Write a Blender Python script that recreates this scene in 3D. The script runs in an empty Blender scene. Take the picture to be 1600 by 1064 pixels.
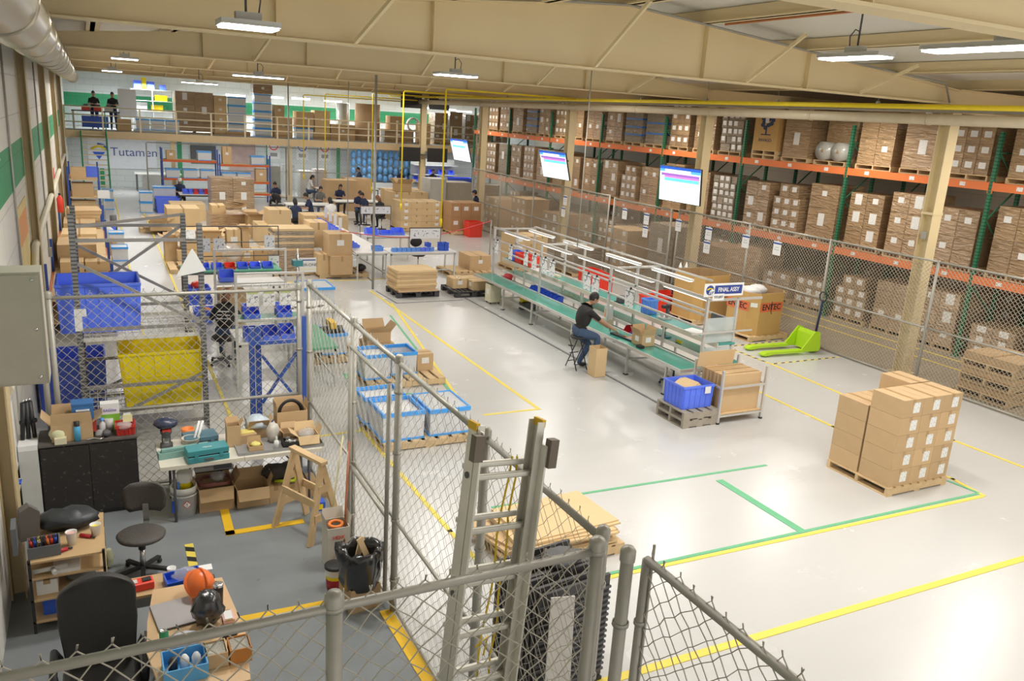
import bpy, math, random
from mathutils import Vector, Matrix
random.seed(11)
SC = bpy.context.scene
COL = SC.collection
PI = math.pi
# ---------------------------------------------------------------- survey of the place (camera solved from the photograph's vanishing points)
F_PX = 1276.825
R_CW = ((0.8922548, 0.0654320, -0.4467661), (-0.4473873, 0.2618689, -0.8551429), (0.0610404, 0.9628828, 0.2629272))
CAM = (0.0, 0.0, 4.8)
def _ray(px, py):
    v = (px - 800.0, -(py - 532.0), -F_PX)
    return [sum(R_CW[i][j] * v[j] for j in range(3)) for i in range(3)]
def P(px, py, z=0.0):
    d = _ray(px, py); t = (z - CAM[2]) / d[2]
    return Vector((d[0] * t, d[1] * t, z))
def PX(px, py, X):
    d = _ray(px, py); t = X / d[0]
    return Vector((X, d[1] * t, CAM[2] + d[2] * t))
def PY(px, py, Y):
    d = _ray(px, py); t = Y / d[1]
    return Vector((d[0] * t, Y, CAM[2] + d[2] * t))
def ztop(x, y, px, py):
    "height of the point seen at px,py when it stands over floor point x,y"
    d = _ray(px, py); t = (x * d[0] + y * d[1]) / (d[0] ** 2 + d[1] ** 2)
    return CAM[2] + d[2] * t
# ---------------------------------------------------------------- materials
MATS = {}
def _nt(name):
    m = bpy.data.materials.new(name); m.use_nodes = True
    nt = m.node_tree; b = nt.nodes['Principled BSDF']
    return m, nt, b
def mat(name, col, rough=0.5, metal=0.0, var=0.08, scale=6.0, bump=0.0, bscale=60.0, emit=0.0, coat=0.0, alpha=1.0, trans=0.0, objvar=0.0, streak=0.0, ecol=None):
    if name in MATS: return MATS[name]
    m, nt, b = _nt(name)
    N, L = nt.nodes, nt.links
    b.inputs['Roughness'].default_value = rough
    b.inputs['Metallic'].default_value = metal
    b.inputs['Coat Weight'].default_value = coat
    b.inputs['Coat Roughness'].default_value = 0.12
    b.inputs['Alpha'].default_value = alpha
    b.inputs['Transmission Weight'].default_value = trans
    tc = N.new('ShaderNodeTexCoord')
    nz = N.new('ShaderNodeTexNoise'); nz.inputs['Scale'].default_value = scale; nz.inputs['Detail'].default_value = 4
    L.new(tc.outputs['Object'], nz.inputs['Vector'])
    mx = N.new('ShaderNodeMix'); mx.data_type = 'RGBA'
    c = list(col)
    mx.inputs['A'].default_value = (*[max(0, k * (1 - var)) for k in c], 1)
    mx.inputs['B'].default_value = (*[min(1, k * (1 + var)) for k in c], 1)
    L.new(nz.outputs['Fac'], mx.inputs['Factor'])
    out = mx.outputs['Result']
    if objvar:
        oi = N.new('ShaderNodeObjectInfo')
        hs = N.new('ShaderNodeHueSaturation')
        mr = N.new('ShaderNodeMapRange'); mr.inputs['To Min'].default_value = 1 - objvar; mr.inputs['To Max'].default_value = 1 + objvar
        L.new(oi.outputs['Random'], mr.inputs['Value']); L.new(mr.outputs['Result'], hs.inputs['Value'])
        L.new(out, hs.inputs['Color']); out = hs.outputs['Color']
    L.new(out, b.inputs['Base Color'])
    if emit:
        b.inputs['Emission Color'].default_value = (*(ecol or col), 1); b.inputs['Emission Strength'].default_value = emit
    if bump or streak:
        bp = N.new('ShaderNodeBump'); bp.inputs['Strength'].default_value = bump or streak
        n2 = N.new('ShaderNodeTexNoise'); n2.inputs['Scale'].default_value = bscale; n2.inputs['Detail'].default_value = 5
        if streak:
            mp = N.new('ShaderNodeMapping'); mp.inputs['Scale'].default_value = (0.6, 0.6, 3.2)
            L.new(tc.outputs['Object'], mp.inputs['Vector']); L.new(mp.outputs['Vector'], n2.inputs['Vector'])
            n2.inputs['Distortion'].default_value = 1.2
            bp.inputs['Distance'].default_value = 0.10
            L.new(n2.outputs['Fac'], bp.inputs['Height']); L.new(bp.outputs['Normal'], b.inputs['Coat Normal']); L.new(bp.outputs['Normal'], b.inputs['Normal']); b.inputs['Coat Roughness'].default_value = 0.22; b.inputs['Coat IOR'].default_value = 1.7
        else:
            L.new(tc.outputs['Object'], n2.inputs['Vector']); bp.inputs['Distance'].default_value = 0.01
            L.new(n2.outputs['Fac'], bp.inputs['Height']); L.new(bp.outputs['Normal'], b.inputs['Normal'])
    MATS[name] = m
    return m
def slotted(name, col, period=0.075, wx=0.3):
    "steel upright with a row of punched slots (procedural, along object Z)"
    m, nt, b = _nt(name); N, L = nt.nodes, nt.links
    tc = N.new('ShaderNodeTexCoord'); sp = N.new('ShaderNodeSeparateXYZ'); L.new(tc.outputs['Object'], sp.inputs[0])
    mo = N.new('ShaderNodeMath'); mo.operation = 'MODULO'; L.new(sp.outputs['Z'], mo.inputs[0]); mo.inputs[1].default_value = period
    gt = N.new('ShaderNodeMath'); gt.operation = 'LESS_THAN'; L.new(mo.outputs[0], gt.inputs[0]); gt.inputs[1].default_value = period * wx
    mx = N.new('ShaderNodeMix'); mx.data_type = 'RGBA'; L.new(gt.outputs[0], mx.inputs['Factor'])
    mx.inputs['A'].default_value = (*col, 1); mx.inputs['B'].default_value = (*[k * 0.35 for k in col], 1)
    L.new(mx.outputs['Result'], b.inputs['Base Color']); b.inputs['Roughness'].default_value = 0.45; b.inputs['Metallic'].default_value = 0.1
    MATS[name] = m; return m
CB = mat('cardboard', (0.56, 0.385, 0.21), 0.85, var=0.07, scale=5, objvar=0.10)
CBL = mat('cardboard_light', (0.66, 0.48, 0.265), 0.85, var=0.06, scale=4, objvar=0.07)
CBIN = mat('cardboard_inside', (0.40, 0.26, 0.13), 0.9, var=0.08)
CBW = mat('wrapped_cardboard', (0.44, 0.29, 0.155), 0.38, var=0.14, scale=4, objvar=0.16, coat=1.0, streak=1.0, bscale=5)
CBG = mat('wrapped_grey_cardboard', (0.38, 0.31, 0.22), 0.5, var=0.2, scale=7, objvar=0.10, coat=1.0, streak=1.0, bscale=7)
TAPE = mat('packing_tape', (0.42, 0.27, 0.12), 0.3, var=0.05, coat=0.4)
PAPER = mat('white_paper', (0.80, 0.80, 0.79), 0.7, var=0.03)
def printed(name, base, ink, sx=18, sy=30, thr=0.55):
    "paper with rows of small unreadable print"
    m, nt, b = _nt(name); N, L = nt.nodes, nt.links
    tc = N.new('ShaderNodeTexCoord'); mp = N.new('ShaderNodeMapping'); mp.inputs['Scale'].default_value = (sx, sx, sy)
    L.new(tc.outputs['Object'], mp.inputs['Vector'])
    v = N.new('ShaderNodeTexNoise'); v.inputs['Scale'].default_value = 1.0; v.inputs['Detail'].default_value = 1; L.new(mp.outputs['Vector'], v.inputs['Vector'])
    g = N.new('ShaderNodeMath'); g.operation = 'GREATER_THAN'; g.inputs[1].default_value = thr; L.new(v.outputs['Fac'], g.inputs[0])
    mx = N.new('ShaderNodeMix'); mx.data_type = 'RGBA'; L.new(g.outputs[0], mx.inputs['Factor'])
    mx.inputs['A'].default_value = (*base, 1); mx.inputs['B'].default_value = (*ink, 1)
    L.new(mx.outputs['Result'], b.inputs['Base Color']); b.inputs['Roughness'].default_value = 0.7
    MATS[name] = m; return m
LBL = printed('shipping_label', (0.82, 0.82, 0.80), (0.55, 0.54, 0.54), 40, 70, 0.62)
SHEET = printed('instruction_sheet', (0.82, 0.83, 0.83), (0.25, 0.27, 0.33), 16, 16, 0.60)
WOOD = mat('pallet_wood', (0.62, 0.45, 0.25), 0.85, var=0.22, scale=9, objvar=0.12)
WOODG = mat('weathered_wood', (0.36, 0.32, 0.26), 0.9, var=0.2, scale=9)
WOODY = mat('lumber', (0.66, 0.47, 0.26), 0.75, var=0.15, scale=6)
PLBLK = mat('black_plastic_pallet', (0.05, 0.05, 0.055), 0.55)
STEELBEIGE = mat('beige_painted_steel', (0.82, 0.68, 0.42), 0.45, var=0.05, scale=1.2)
COLBEIGE = mat('beige_painted_column', (0.72, 0.60, 0.36), 0.5, var=0.06, scale=1.5)
ROOFPAN = mat('white_roof_panel', (0.72, 0.70, 0.64), 0.6, var=0.04)
GREENUP = slotted('green_rack_upright', (0.035, 0.20, 0.10))
GREENBR = mat('green_steel', (0.05, 0.20, 0.11), 0.45)
ORANGE = mat('orange_beam', (0.78, 0.20, 0.055), 0.45, var=0.06, scale=2)
GALV = mat('galvanised_steel', (0.38, 0.365, 0.32), 0.42, metal=0.25, var=0.10, scale=12)
GALVW = mat('fence_wire', (0.44, 0.41, 0.34), 0.5, metal=0.3)
GALVWR = mat('fence_wire_far', (0.47, 0.43, 0.35), 0.5, metal=0.2)
DUCTM = mat('spiral_duct_steel', (0.52, 0.48, 0.38), 0.28, metal=0.8, var=0.10, scale=3)
ALU = mat('aluminium_profile', (0.62, 0.61, 0.58), 0.35, metal=0.45, var=0.04)
ALULAD = mat('ladder_aluminium', (0.66, 0.64, 0.57), 0.38, metal=0.5, var=0.12, scale=8)
GREENMAT = mat('green_bench_mat', (0.045, 0.30, 0.235), 0.22, var=0.10, scale=2, coat=0.3)
BELT = mat('dark_green_belt', (0.10, 0.15, 0.095), 0.07, var=0.2, scale=1.5)
WHITEP = mat('white_laminate', (0.78, 0.77, 0.73), 0.4, var=0.03)
BEIGEP = mat('beige_fascia', (0.66, 0.60, 0.50), 0.5)
BLUEP = mat('blue_plastic', (0.12, 0.22, 0.95), 0.42, var=0.05, objvar=0.08)
BLUEL = mat('light_blue_plastic', (0.13, 0.32, 0.85), 0.4, var=0.05, objvar=0.08)
BLUED = mat('deep_blue_plastic', (0.03, 0.11, 0.62), 0.4, var=0.05)
YELP = mat('yellow_plastic', (0.86, 0.68, 0.01), 0.4, var=0.05)
REDP = mat('red_plastic', (0.80, 0.06, 0.035), 0.4, var=0.06)
SKYB = mat('sky_blue_rim', (0.06, 0.36, 0.88), 0.4)
CLEARP = mat('clear_plastic', (0.80, 0.82, 0.84), 0.25, alpha=0.72, var=0.10, scale=14)
FILM = mat('clear_film', (0.75, 0.76, 0.78), 0.15, alpha=0.35, coat=0.6, bump=0.6, bscale=20)
BLUEST = mat('blue_steel', (0.035, 0.09, 0.36), 0.4)
GREYST = slotted('grey_slotted_steel', (0.235, 0.235, 0.235), 0.05, 0.4)
GREYBR = mat('grey_steel_brace', (0.27, 0.26, 0.25), 0.45)
YPIPE = mat('yellow_gas_pipe', (0.90, 0.70, 0.02), 0.4)
BPIPE = mat('beige_pipe', (0.64, 0.55, 0.40), 0.4)
BLK = mat('black_plastic', (0.022, 0.022, 0.024), 0.5)
DGREY = mat('dark_grey', (0.10, 0.10, 0.105), 0.6)
MGREY = mat('mid_grey', (0.30, 0.30, 0.30), 0.5)
LGREY = mat('light_grey_paint', (0.58, 0.58, 0.55), 0.5)
CREAM = mat('cream_paint', (0.70, 0.66, 0.47), 0.5)
CHROME = mat('chrome', (0.6, 0.6, 0.6), 0.2, metal=0.9)
TEAL = mat('teal_plastic', (0.05, 0.27, 0.30), 0.45)
TEALM = mat('teal_metal', (0.22, 0.40, 0.36), 0.45)
YTAPE = mat('yellow_floor_tape', (0.80, 0.64, 0.10), 0.6, var=0.08, scale=3)
YTAPE2 = mat('bright_yellow_floor_tape', (0.85, 0.52, 0.02), 0.6, var=0.10, scale=4)
GTAPE = mat('green_floor_tape', (0.14, 0.45, 0.24), 0.6, var=0.08)
DTAPE = mat('dark_floor_tape', (0.18, 0.18, 0.19), 0.6)
GREENPT = mat('green_paint', (0.035, 0.30, 0.12), 0.55)
LIGHTON = mat('lit_diffuser', (1, 0.98, 0.95), 0.5, emit=14.0, ecol=(1, 0.97, 0.93))
LIGHTDIM = mat('lit_tube', (1, 1, 1), 0.5, emit=1.6)
LIMEG = mat('lime_green_paint', (0.42, 0.68, 0.02), 0.35)
SKIN = mat('skin', (0.48, 0.27, 0.17), 0.6)
NAVY = mat('navy_cloth', (0.025, 0.035, 0.085), 0.85)
BLKCL = mat('black_cloth', (0.022, 0.021, 0.021), 0.85, bump=0.3)
JEANS = mat('blue_denim', (0.055, 0.095, 0.18), 0.85, var=0.25, scale=20)
GREYCL = mat('grey_cloth', (0.18, 0.18, 0.17), 0.85)
WHITECL = mat('white_cloth', (0.72, 0.72, 0.72), 0.85)
HAIRK = mat('black_hair', (0.015, 0.012, 0.010), 0.55)
HAIRB = mat('brown_hair', (0.20, 0.085, 0.04), 0.5)
RUBBER = mat('rubber', (0.03, 0.03, 0.03), 0.7)
# ---------------------------------------------------------------- mesh builder
class MB:
    def __init__(s): s.v = []; s.f = []; s.m = []; s.sm = []
    def add(s, vs, fs, m=0, smooth=False):
        o = len(s.v); s.v += [tuple(v) for v in vs]
        for f in fs: s.f.append([o + i for i in f]); s.m.append(m); s.sm.append(smooth)
        return s
    def box(s, x0, y0, z0, x1, y1, z1, m=0, rz=0, c=None):
        vs = [(x0,y0,z0),(x1,y0,z0),(x1,y1,z0),(x0,y1,z0),(x0,y0,z1),(x1,y0,z1),(x1,y1,z1),(x0,y1,z1)]
        if rz:
            cx, cy = c or ((x0+x1)/2, (y0+y1)/2); a, b = math.cos(rz), math.sin(rz)
            vs = [(cx+(x-cx)*a-(y-cy)*b, cy+(x-cx)*b+(y-cy)*a, z) for x, y, z in vs]
        return s.add(vs, [(0,3,2,1),(4,5,6,7),(0,1,5,4),(1,2,6,5),(2,3,7,6),(3,0,4,7)], m)
    def bar(s, p, q, w, h, m=0, up=(0,0,1)):
        p, q = Vector(p), Vector(q); d = (q - p)
        if d.length < 1e-6: return s
        d.normalize(); u = Vector(up)
        if abs(d.dot(u)) > 0.97: u = Vector((0,1,0)) if abs(d.z) > 0.7 else Vector((0,0,1))
        r = d.cross(u).normalized(); u = r.cross(d).normalized()
        vs = [c + r*(a*w/2) + u*(b*h/2) for c in (p, q) for a, b in ((-1,-1),(1,-1),(1,1),(-1,1))]
        return s.add(vs, [(0,1,2,3),(7,6,5,4),(0,4,5,1),(1,5,6,2),(2,6,7,3),(3,7,4,0)], m)
    def tube(s, pts, r, n=8, m=0, cap=True, smooth=True):
        pts = [Vector(p) for p in pts]; rr = r if isinstance(r, (list, tuple)) else [r]*len(pts)
        vs = []; fs = []; prev = None
        for i, p in enumerate(pts):
            d = (pts[min(i+1, len(pts)-1)] - pts[max(i-1, 0)]).normalized()
            if prev is None:
                a = Vector((0,0,1)) if abs(d.z) < 0.9 else Vector((1,0,0)); u = d.cross(a).normalized()
            else:
                u = (prev - d*prev.dot(d)).normalized()
            prev = u; w = d.cross(u)
            for k in range(n):
                t = 2*PI*k/n; vs.append(p + (u*math.cos(t) + w*math.sin(t))*rr[i])
        for i in range(len(pts)-1):
            for k in range(n): a = i*n+k; b = i*n+(k+1)%n; fs.append((a, b, b+n, a+n))
        s.add(vs, fs, m, smooth)
        if cap:
            o = len(s.v) - len(vs)
            s.f.append([o+k for k in range(n)][::-1]); s.m.append(m); s.sm.append(False)
            s.f.append([o+(len(pts)-1)*n+k for k in range(n)]); s.m.append(m); s.sm.append(False)
        return s
    def lathe(s, prof, c=(0,0,0), n=20, m=0, smooth=True, sx=1, sy=1):
        vs = []; fs = []; cx, cy, cz = c
        for r, z in prof:
            for k in range(n): t = 2*PI*k/n; vs.append((cx+r*sx*math.cos(t), cy+r*sy*math.sin(t), cz+z))
        for i in range(len(prof)-1):
            for k in range(n): a = i*n+k; b = i*n+(k+1)%n; fs.append((a, b, b+n, a+n))
        return s.add(vs, fs, m, smooth)
    def ball(s, c, r, m=0, sc=(1,1,1), n=12, rings=8, jit=0.0, rnd=None):
        vs = [(c[0], c[1], c[2]-r*sc[2])]; fs = []; rnd = rnd or random
        for i in range(1, rings):
            ph = -PI/2 + PI*i/rings
            for k in range(n):
                t = 2*PI*k/n; q = 1 + (rnd.random()-0.5)*2*jit
                vs.append((c[0]+r*sc[0]*math.cos(ph)*math.cos(t)*q, c[1]+r*sc[1]*math.cos(ph)*math.sin(t)*q, c[2]+r*sc[2]*math.sin(ph)*q))
        vs.append((c[0], c[1], c[2]+r*sc[2])); T = len(vs)-1
        for k in range(n): fs.append((0, 1+(k+1)%n, 1+k))
        for i in range(rings-2):
            for k in range(n): a = 1+i*n+k; b = 1+i*n+(k+1)%n; fs.append((a, b, b+n, a+n))
        for k in range(n): fs.append((T, 1+(rings-2)*n+k, 1+(rings-2)*n+(k+1)%n))
        return s.add(vs, fs, m, True)
    def prism(s, poly, axis, a, b, m=0):
        "polygon (2 coords) extruded along axis 0/1/2 from a to b"
        def mk(p, t):
            q = list(p); q.insert(axis, t); return tuple(q)
        n = len(poly); vs = [mk(p, a) for p in poly] + [mk(p, b) for p in poly]
        fs = [tuple(range(n))[::-1], tuple(range(n, 2*n))] + [(i, (i+1)%n, (i+1)%n+n, i+n) for i in range(n)]
        return s.add(vs, fs, m)
    def quad(s, a, b, c, d, m=0): return s.add([a, b, c, d], [(0,1,2,3)], m)
    def mesh(s, name, mats):
        me = bpy.data.meshes.new(name); me.from_pydata(s.v, [], s.f)
        for mm in (mats if isinstance(mats, (list, tuple)) else [mats]): me.materials.append(mm)
        me.polygons.foreach_set('material_index', s.m); me.polygons.foreach_set('use_smooth', s.sm)
        me.update(); return me
    def build(s, name, mats, parent=None, loc=None, rz=0, bevel=0):
        o = bpy.data.objects.new(name, s.mesh(name, mats)); COL.objects.link(o)
        if parent is not None: child(o, parent)
        if loc: o.location = loc
        if rz: o.rotation_euler = (0, 0, rz)
        if bevel:
            b = o.modifiers.new('bevel', 'BEVEL'); b.width = bevel; b.segments = 2; b.limit_method = 'ANGLE'
        return o
def tag(o, label, cat, group=None):
    o['label'] = label; o['category'] = cat
    if group: o['group'] = group
    return o
def struct(o): o['kind'] = 'structure'; return o
def thing(name, label, cat, loc=(0,0,0), rz=0, group=None):
    o = bpy.data.objects.new(name, None); COL.objects.link(o); o.empty_display_size = 0.1
    o.location = loc; o.rotation_euler = (0, 0, rz)
    return tag(o, label, cat, group)
KIDS = {}
def kids(o): return KIDS.get(o.name, [])
def child(o, parent): o.parent = parent; KIDS.setdefault(parent.name, []).append(o); return o
def copy_tree(o, parent=None, tree=None):
    c = o.copy(); COL.objects.link(c)
    if parent is not None: child(c, parent)
    for ch in kids(o): copy_tree(ch, c)
    return c
def dup(root, loc, rz=0, label=None, group=None, sc=None):
    c = copy_tree(root); c.location = loc; c.rotation_euler = (0, 0, rz)
    if label: c['label'] = label
    if group: c['group'] = group
    elif 'group' in c and label: del c['group']
    if sc: c.scale = sc
    return c
def text(s, size, m, parent, loc, rot, name='lettering', ext=0.002, bold=0.0, align='CENTER', sx=1.0):
    cu = bpy.data.curves.new(name, 'FONT'); cu.body = s; cu.size = size; cu.extrude = ext; cu.offset = bold
    cu.align_x = align; cu.align_y = 'CENTER'; cu.materials.append(m)
    tmp = bpy.data.objects.new(name, cu); COL.objects.link(tmp)
    dg = bpy.context.evaluated_depsgraph_get()
    me = bpy.data.meshes.new_from_object(tmp.evaluated_get(dg))
    bpy.data.objects.remove(tmp); bpy.data.curves.remove(cu)
    o = bpy.data.objects.new(name, me); COL.objects.link(o)
    if not me.materials: me.materials.append(m)
    child(o, parent); o.location = loc; o.rotation_euler = rot; o.scale = (sx, 1, 1)
    return o
# ---------------------------------------------------------------- camera
cd = bpy.data.cameras.new('camera'); cam = bpy.data.objects.new('camera', cd); COL.objects.link(cam)
mw = Matrix([[*R_CW[0], CAM[0]], [*R_CW[1], CAM[1]], [*R_CW[2], CAM[2]], [0, 0, 0, 1]])
cam.matrix_world = mw
cd.sensor_width = 36.0; cd.lens = 36.0 * F_PX / 1600.0; cd.clip_start = 0.05; cd.clip_end = 200
SC.camera = cam
# ================================================================ THE SETTING
YB = 48.3          # back wall
XW = -0.95         # left wall
XC = 15.4          # line of columns
XF = 15.0          # long fence
XR = 17.95         # rack face
def floor_mat(name, c1, c2, rough, spots=0.5):
    m, nt, b = _nt(name); N, L = nt.nodes, nt.links
    tc = N.new('ShaderNodeTexCoord')
    a = N.new('ShaderNodeTexNoise'); a.inputs['Scale'].default_value = 1.3; a.inputs['Detail'].default_value = 6; L.new(tc.outputs['Object'], a.inputs['Vector'])
    mp = N.new('ShaderNodeMapping'); mp.inputs['Scale'].default_value = (0.5, 2.2, 1); mp.inputs['Rotation'].default_value = (0, 0, 0.5); L.new(tc.outputs['Object'], mp.inputs['Vector'])
    s = N.new('ShaderNodeTexNoise'); s.inputs['Scale'].default_value = 1.6; s.inputs['Detail'].default_value = 5; s.inputs['Roughness'].default_value = 0.55; L.new(mp.outputs['Vector'], s.inputs['Vector'])
    mx = N.new('ShaderNodeMix'); mx.data_type = 'RGBA'; L.new(s.outputs['Fac'], mx.inputs['Factor'])
    mx.inputs['A'].default_value = (*c1, 1); mx.inputs['B'].default_value = (*c2, 1)
    v = N.new('ShaderNodeTexNoise'); v.inputs['Scale'].default_value = 9.0; v.inputs['Detail'].default_value = 1; L.new(tc.outputs['Object'], v.inputs['Vector'])
    r = N.new('ShaderNodeMapRange'); r.inputs['From Min'].default_value = 0.74; r.inputs['From Max'].default_value = 0.80; L.new(v.outputs['Fac'], r.inputs['Value'])
    ml = N.new('ShaderNodeMath'); ml.operation = 'MULTIPLY'; ml.inputs[1].default_value = spots; L.new(r.outputs['Result'], ml.inputs[0])
    m2 = N.new('ShaderNodeMix'); m2.data_type = 'RGBA'; L.new(ml.outputs[0], m2.inputs['Factor']); L.new(mx.outputs['Result'], m2.inputs['A']); m2.inputs['B'].default_value = (*[k*0.55 for k in c1], 1)
    L.new(m2.outputs['Result'], b.inputs['Base Color'])
    rr = N.new('ShaderNodeMapRange'); rr.inputs['To Min'].default_value = rough*0.9; rr.inputs['To Max'].default_value = rough*1.2; L.new(a.outputs['Fac'], rr.inputs['Value']); L.new(rr.outputs['Result'], b.inputs['Roughness'])
    return m
FLM = floor_mat('light_epoxy_floor', (0.55, 0.545, 0.53), (0.58, 0.578, 0.565), 0.25, 0.06)
FLC = floor_mat('blue_grey_epoxy_floor', (0.19, 0.21, 0.225), (0.27, 0.29, 0.30), 0.32, 0.6)
FLA = floor_mat('dusty_concrete_floor', (0.25, 0.21, 0.155), (0.34, 0.29, 0.22), 0.55, 0.5)
m = MB()
CX, CY = 2.40, 10.45
def fl(x0, y0, x1, y1, k): m.quad((x0,y0,0), (x1,y0,0), (x1,y1,0), (x0,y1,0), k)
fl(XW, -3, CX, CY, 1); fl(CX, -3, XF, CY, 0); fl(XW, CY, XF, YB, 0); fl(XF, -3, 26, YB, 2)
struct(m.build('floor', [FLM, FLC, FLA]))
def wall_mat(name, horiz, z0, z1, base, lower=None):
    "painted block wall with a green band between z0 and z1"
    m, nt, b = _nt(name); N, L = nt.nodes, nt.links
    tc = N.new('ShaderNodeTexCoord'); sp = N.new('ShaderNodeSeparateXYZ'); L.new(tc.outputs['Object'], sp.inputs[0])
    cb = N.new('ShaderNodeCombineXYZ'); L.new(sp.outputs[horiz], cb.inputs['X']); L.new(sp.outputs['Z'], cb.inputs['Y'])
    bk = N.new('ShaderNodeTexBrick'); bk.inputs['Scale'].default_value = 1.0; bk.inputs['Brick Width'].default_value = 1.6 if horiz == 'Y' else 0.8; bk.inputs['Row Height'].default_value = 0.55 if horiz == 'Y' else 0.3
    bk.inputs['Mortar Size'].default_value = 0.008; bk.inputs['Color1'].default_value = (1,1,1,1); bk.inputs['Color2'].default_value = (0.96,0.96,0.96,1); bk.inputs['Mortar'].default_value = (0.72,0.71,0.68,1)
    L.new(cb.outputs[0], bk.inputs['Vector'])
    def step(thr):
        g = N.new('ShaderNodeMath'); g.operation = 'GREATER_THAN'; g.inputs[1].default_value = thr; L.new(sp.outputs['Z'], g.inputs[0]); return g
    a, c = step(z0), step(z1)
    d = N.new('ShaderNodeMath'); d.operation = 'SUBTRACT'; L.new(a.outputs[0], d.inputs[0]); L.new(c.outputs[0], d.inputs[1])
    mx = N.new('ShaderNodeMix'); mx.data_type = 'RGBA'; L.new(d.outputs[0], mx.inputs['Factor']); mx.inputs['A'].default_value = (*base, 1); mx.inputs['B'].default_value = (0.03, 0.30, 0.13, 1)
    m3 = N.new('ShaderNodeMix'); m3.data_type = 'RGBA'; m3.blend_type = 'MULTIPLY'; m3.inputs['Factor'].default_value = 1
    L.new(mx.outputs['Result'], m3.inputs['A']); L.new(bk.outputs['Color'], m3.inputs['B']); L.new(m3.outputs['Result'], b.inputs['Base Color'])
    b.inputs['Roughness'].default_value = 0.55
    bp = N.new('ShaderNodeBump'); bp.inputs['Strength'].default_value = 0.4; bp.inputs['Distance'].default_value = 0.02; L.new(bk.outputs['Fac'], bp.inputs['Height']); bp.invert = True; L.new(bp.outputs['Normal'], b.inputs['Normal'])
    return m
struct(MB().box(XW-0.2, -3, 0, XW, YB, 6.6).build('wall_left', wall_mat('left_block_wall', 'Y', 3.42, 4.02, (0.70, 0.685, 0.63))))
struct(MB().box(XW-0.2, YB, 0, 26, YB+0.2, 7).build('wall_back', wall_mat('back_block_wall', 'X', 4.05, 4.68, (0.66, 0.70, 0.69))))
struct(MB().box(26, -3, 0, 26.2, YB, 7.5).build('wall_right', wall_mat('right_block_wall', 'Y', -1, -0.5, (0.50, 0.47, 0.40))))
# roof: two gables, ridge over x=7.5 and over x=23
def roofz(x):
    if x <= 7.5: return 6.75 - (7.5 - x) * 0.09
    if x <= XC: return 6.75 - (x - 7.5) * 0.09
    return 6.04 + (x - XC) * 0.09
m = MB()
xs = [XW-0.2, 7.5, XC, 26.2]
for a, b in zip(xs, xs[1:]):
    m.add([(a,-3,roofz(a)),(b,-3,roofz(b)),(b,YB+.2,roofz(b)),(a,YB+.2,roofz(a)),(a,-3,roofz(a)+.1),(b,-3,roofz(b)+.1),(b,YB+.2,roofz(b)+.1),(a,YB+.2,roofz(a)+.1)],
          [(0,3,2,1),(4,5,6,7),(0,1,5,4),(1,2,6,5),(2,3,7,6),(3,0,4,7)])
struct(m.build('ceiling', ROOFPAN))
# purlins under the roof
x = 0.2
k = 0
while x < 25.5:
    z = roofz(x)
    m = MB().box(x-0.04, -3, z-0.2, x+0.04, YB, z-0.005).box(x-0.10, -3, z-0.2, x+0.12, YB, z-0.18)
    o = struct(m.build('trim_%d' % (k+1), STEELBEIGE)); k += 1
    x += 1.45 if x < 7.5 else 2.3
# tapered girders and their columns
GY = [3.9, 11.2, 18.6, 26.0, 33.4, 40.8]
for gy in GY:
    m = MB()
    for (xa, xb) in ((XW, 7.5), (7.5, XC)):
        za, zb = roofz(xa)-0.21, roofz(xb)-0.21
        m.add([(xa,gy-.01,5.6),(xb,gy-.01,5.6),(xb,gy-.01,zb),(xa,gy-.01,za),(xa,gy+.01,5.6),(xb,gy+.01,5.6),(xb,gy+.01,zb),(xa,gy+.01,za)],
              [(0,1,2,3),(7,6,5,4),(0,4,5,1),(3,2,6,7)])
        m.box(xa, gy-.12, 5.575, xb, gy+.12, 5.60)
        m.add([(xa,gy-.12,za),(xb,gy-.12,zb),(xb,gy+.12,zb),(xa,gy+.12,za),(xa,gy-.12,za+.02),(xb,gy-.12,zb+.02),(xb,gy+.12,zb+.02),(xa,gy+.12,za+.02)],
              [(0,3,2,1),(4,5,6,7),(0,1,5,4),(1,2,6,5),(2,3,7,6),(3,0,4,7)])
    m.box(XC, gy-.01, 5.45, 26, gy+.01, 5.85); m.box(XC, gy-.12, 5.43, 26, gy+.12, 5.455); m.box(XC, gy-.12, 5.85, 26, gy+.12, 5.87)
    struct(m.build('ceiling_beam', STEELBEIGE))
    m = MB()
    for x in (2.2, 4.3, 9.0, 11.3):
        m.box(x-.006, gy-.11, 5.6, x+.006, gy-.01, roofz(x)-.215)
    for x in (3.2, 6.9, 9.9, 12.6):                                  # knee braces from the bottom flange up to the purlins
        m.bar((x, gy-.13, 5.62), (x+0.25, gy-1.05, roofz(x)-.2), .05, .05)
    struct(m.build('ceiling_beam_brace', STEELBEIGE))
CAPZ = 5.575
for gy in GY:
    if gy > 5:
        m = MB()
        m.box(XC-.14, gy-.13, 0, XC+.14, gy-.115, 5.43); m.box(XC-.14, gy+.115, 0, XC+.14, gy+.13, 5.43); m.box(XC-.008, gy-.115, 0, XC+.008, gy+.115, 5.43)
        m.box(XC-.2, gy-.2, 0, XC+.2, gy+.2, .02)
        m.box(XC-.15, gy-.14, 3.4, XC+.15, gy+.14, 3.45)
        struct(m.build('column', COLBEIGE))
        m = MB().box(XC-.19, gy-.08, 2.9, XC-.14, gy+.02, 3.06)
        tag(m.build('junction_box', GALV), 'small grey electrical box fixed on the beige column', 'electrical box', 'electrical boxes on the columns')
    if gy > 11:
        pass
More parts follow.
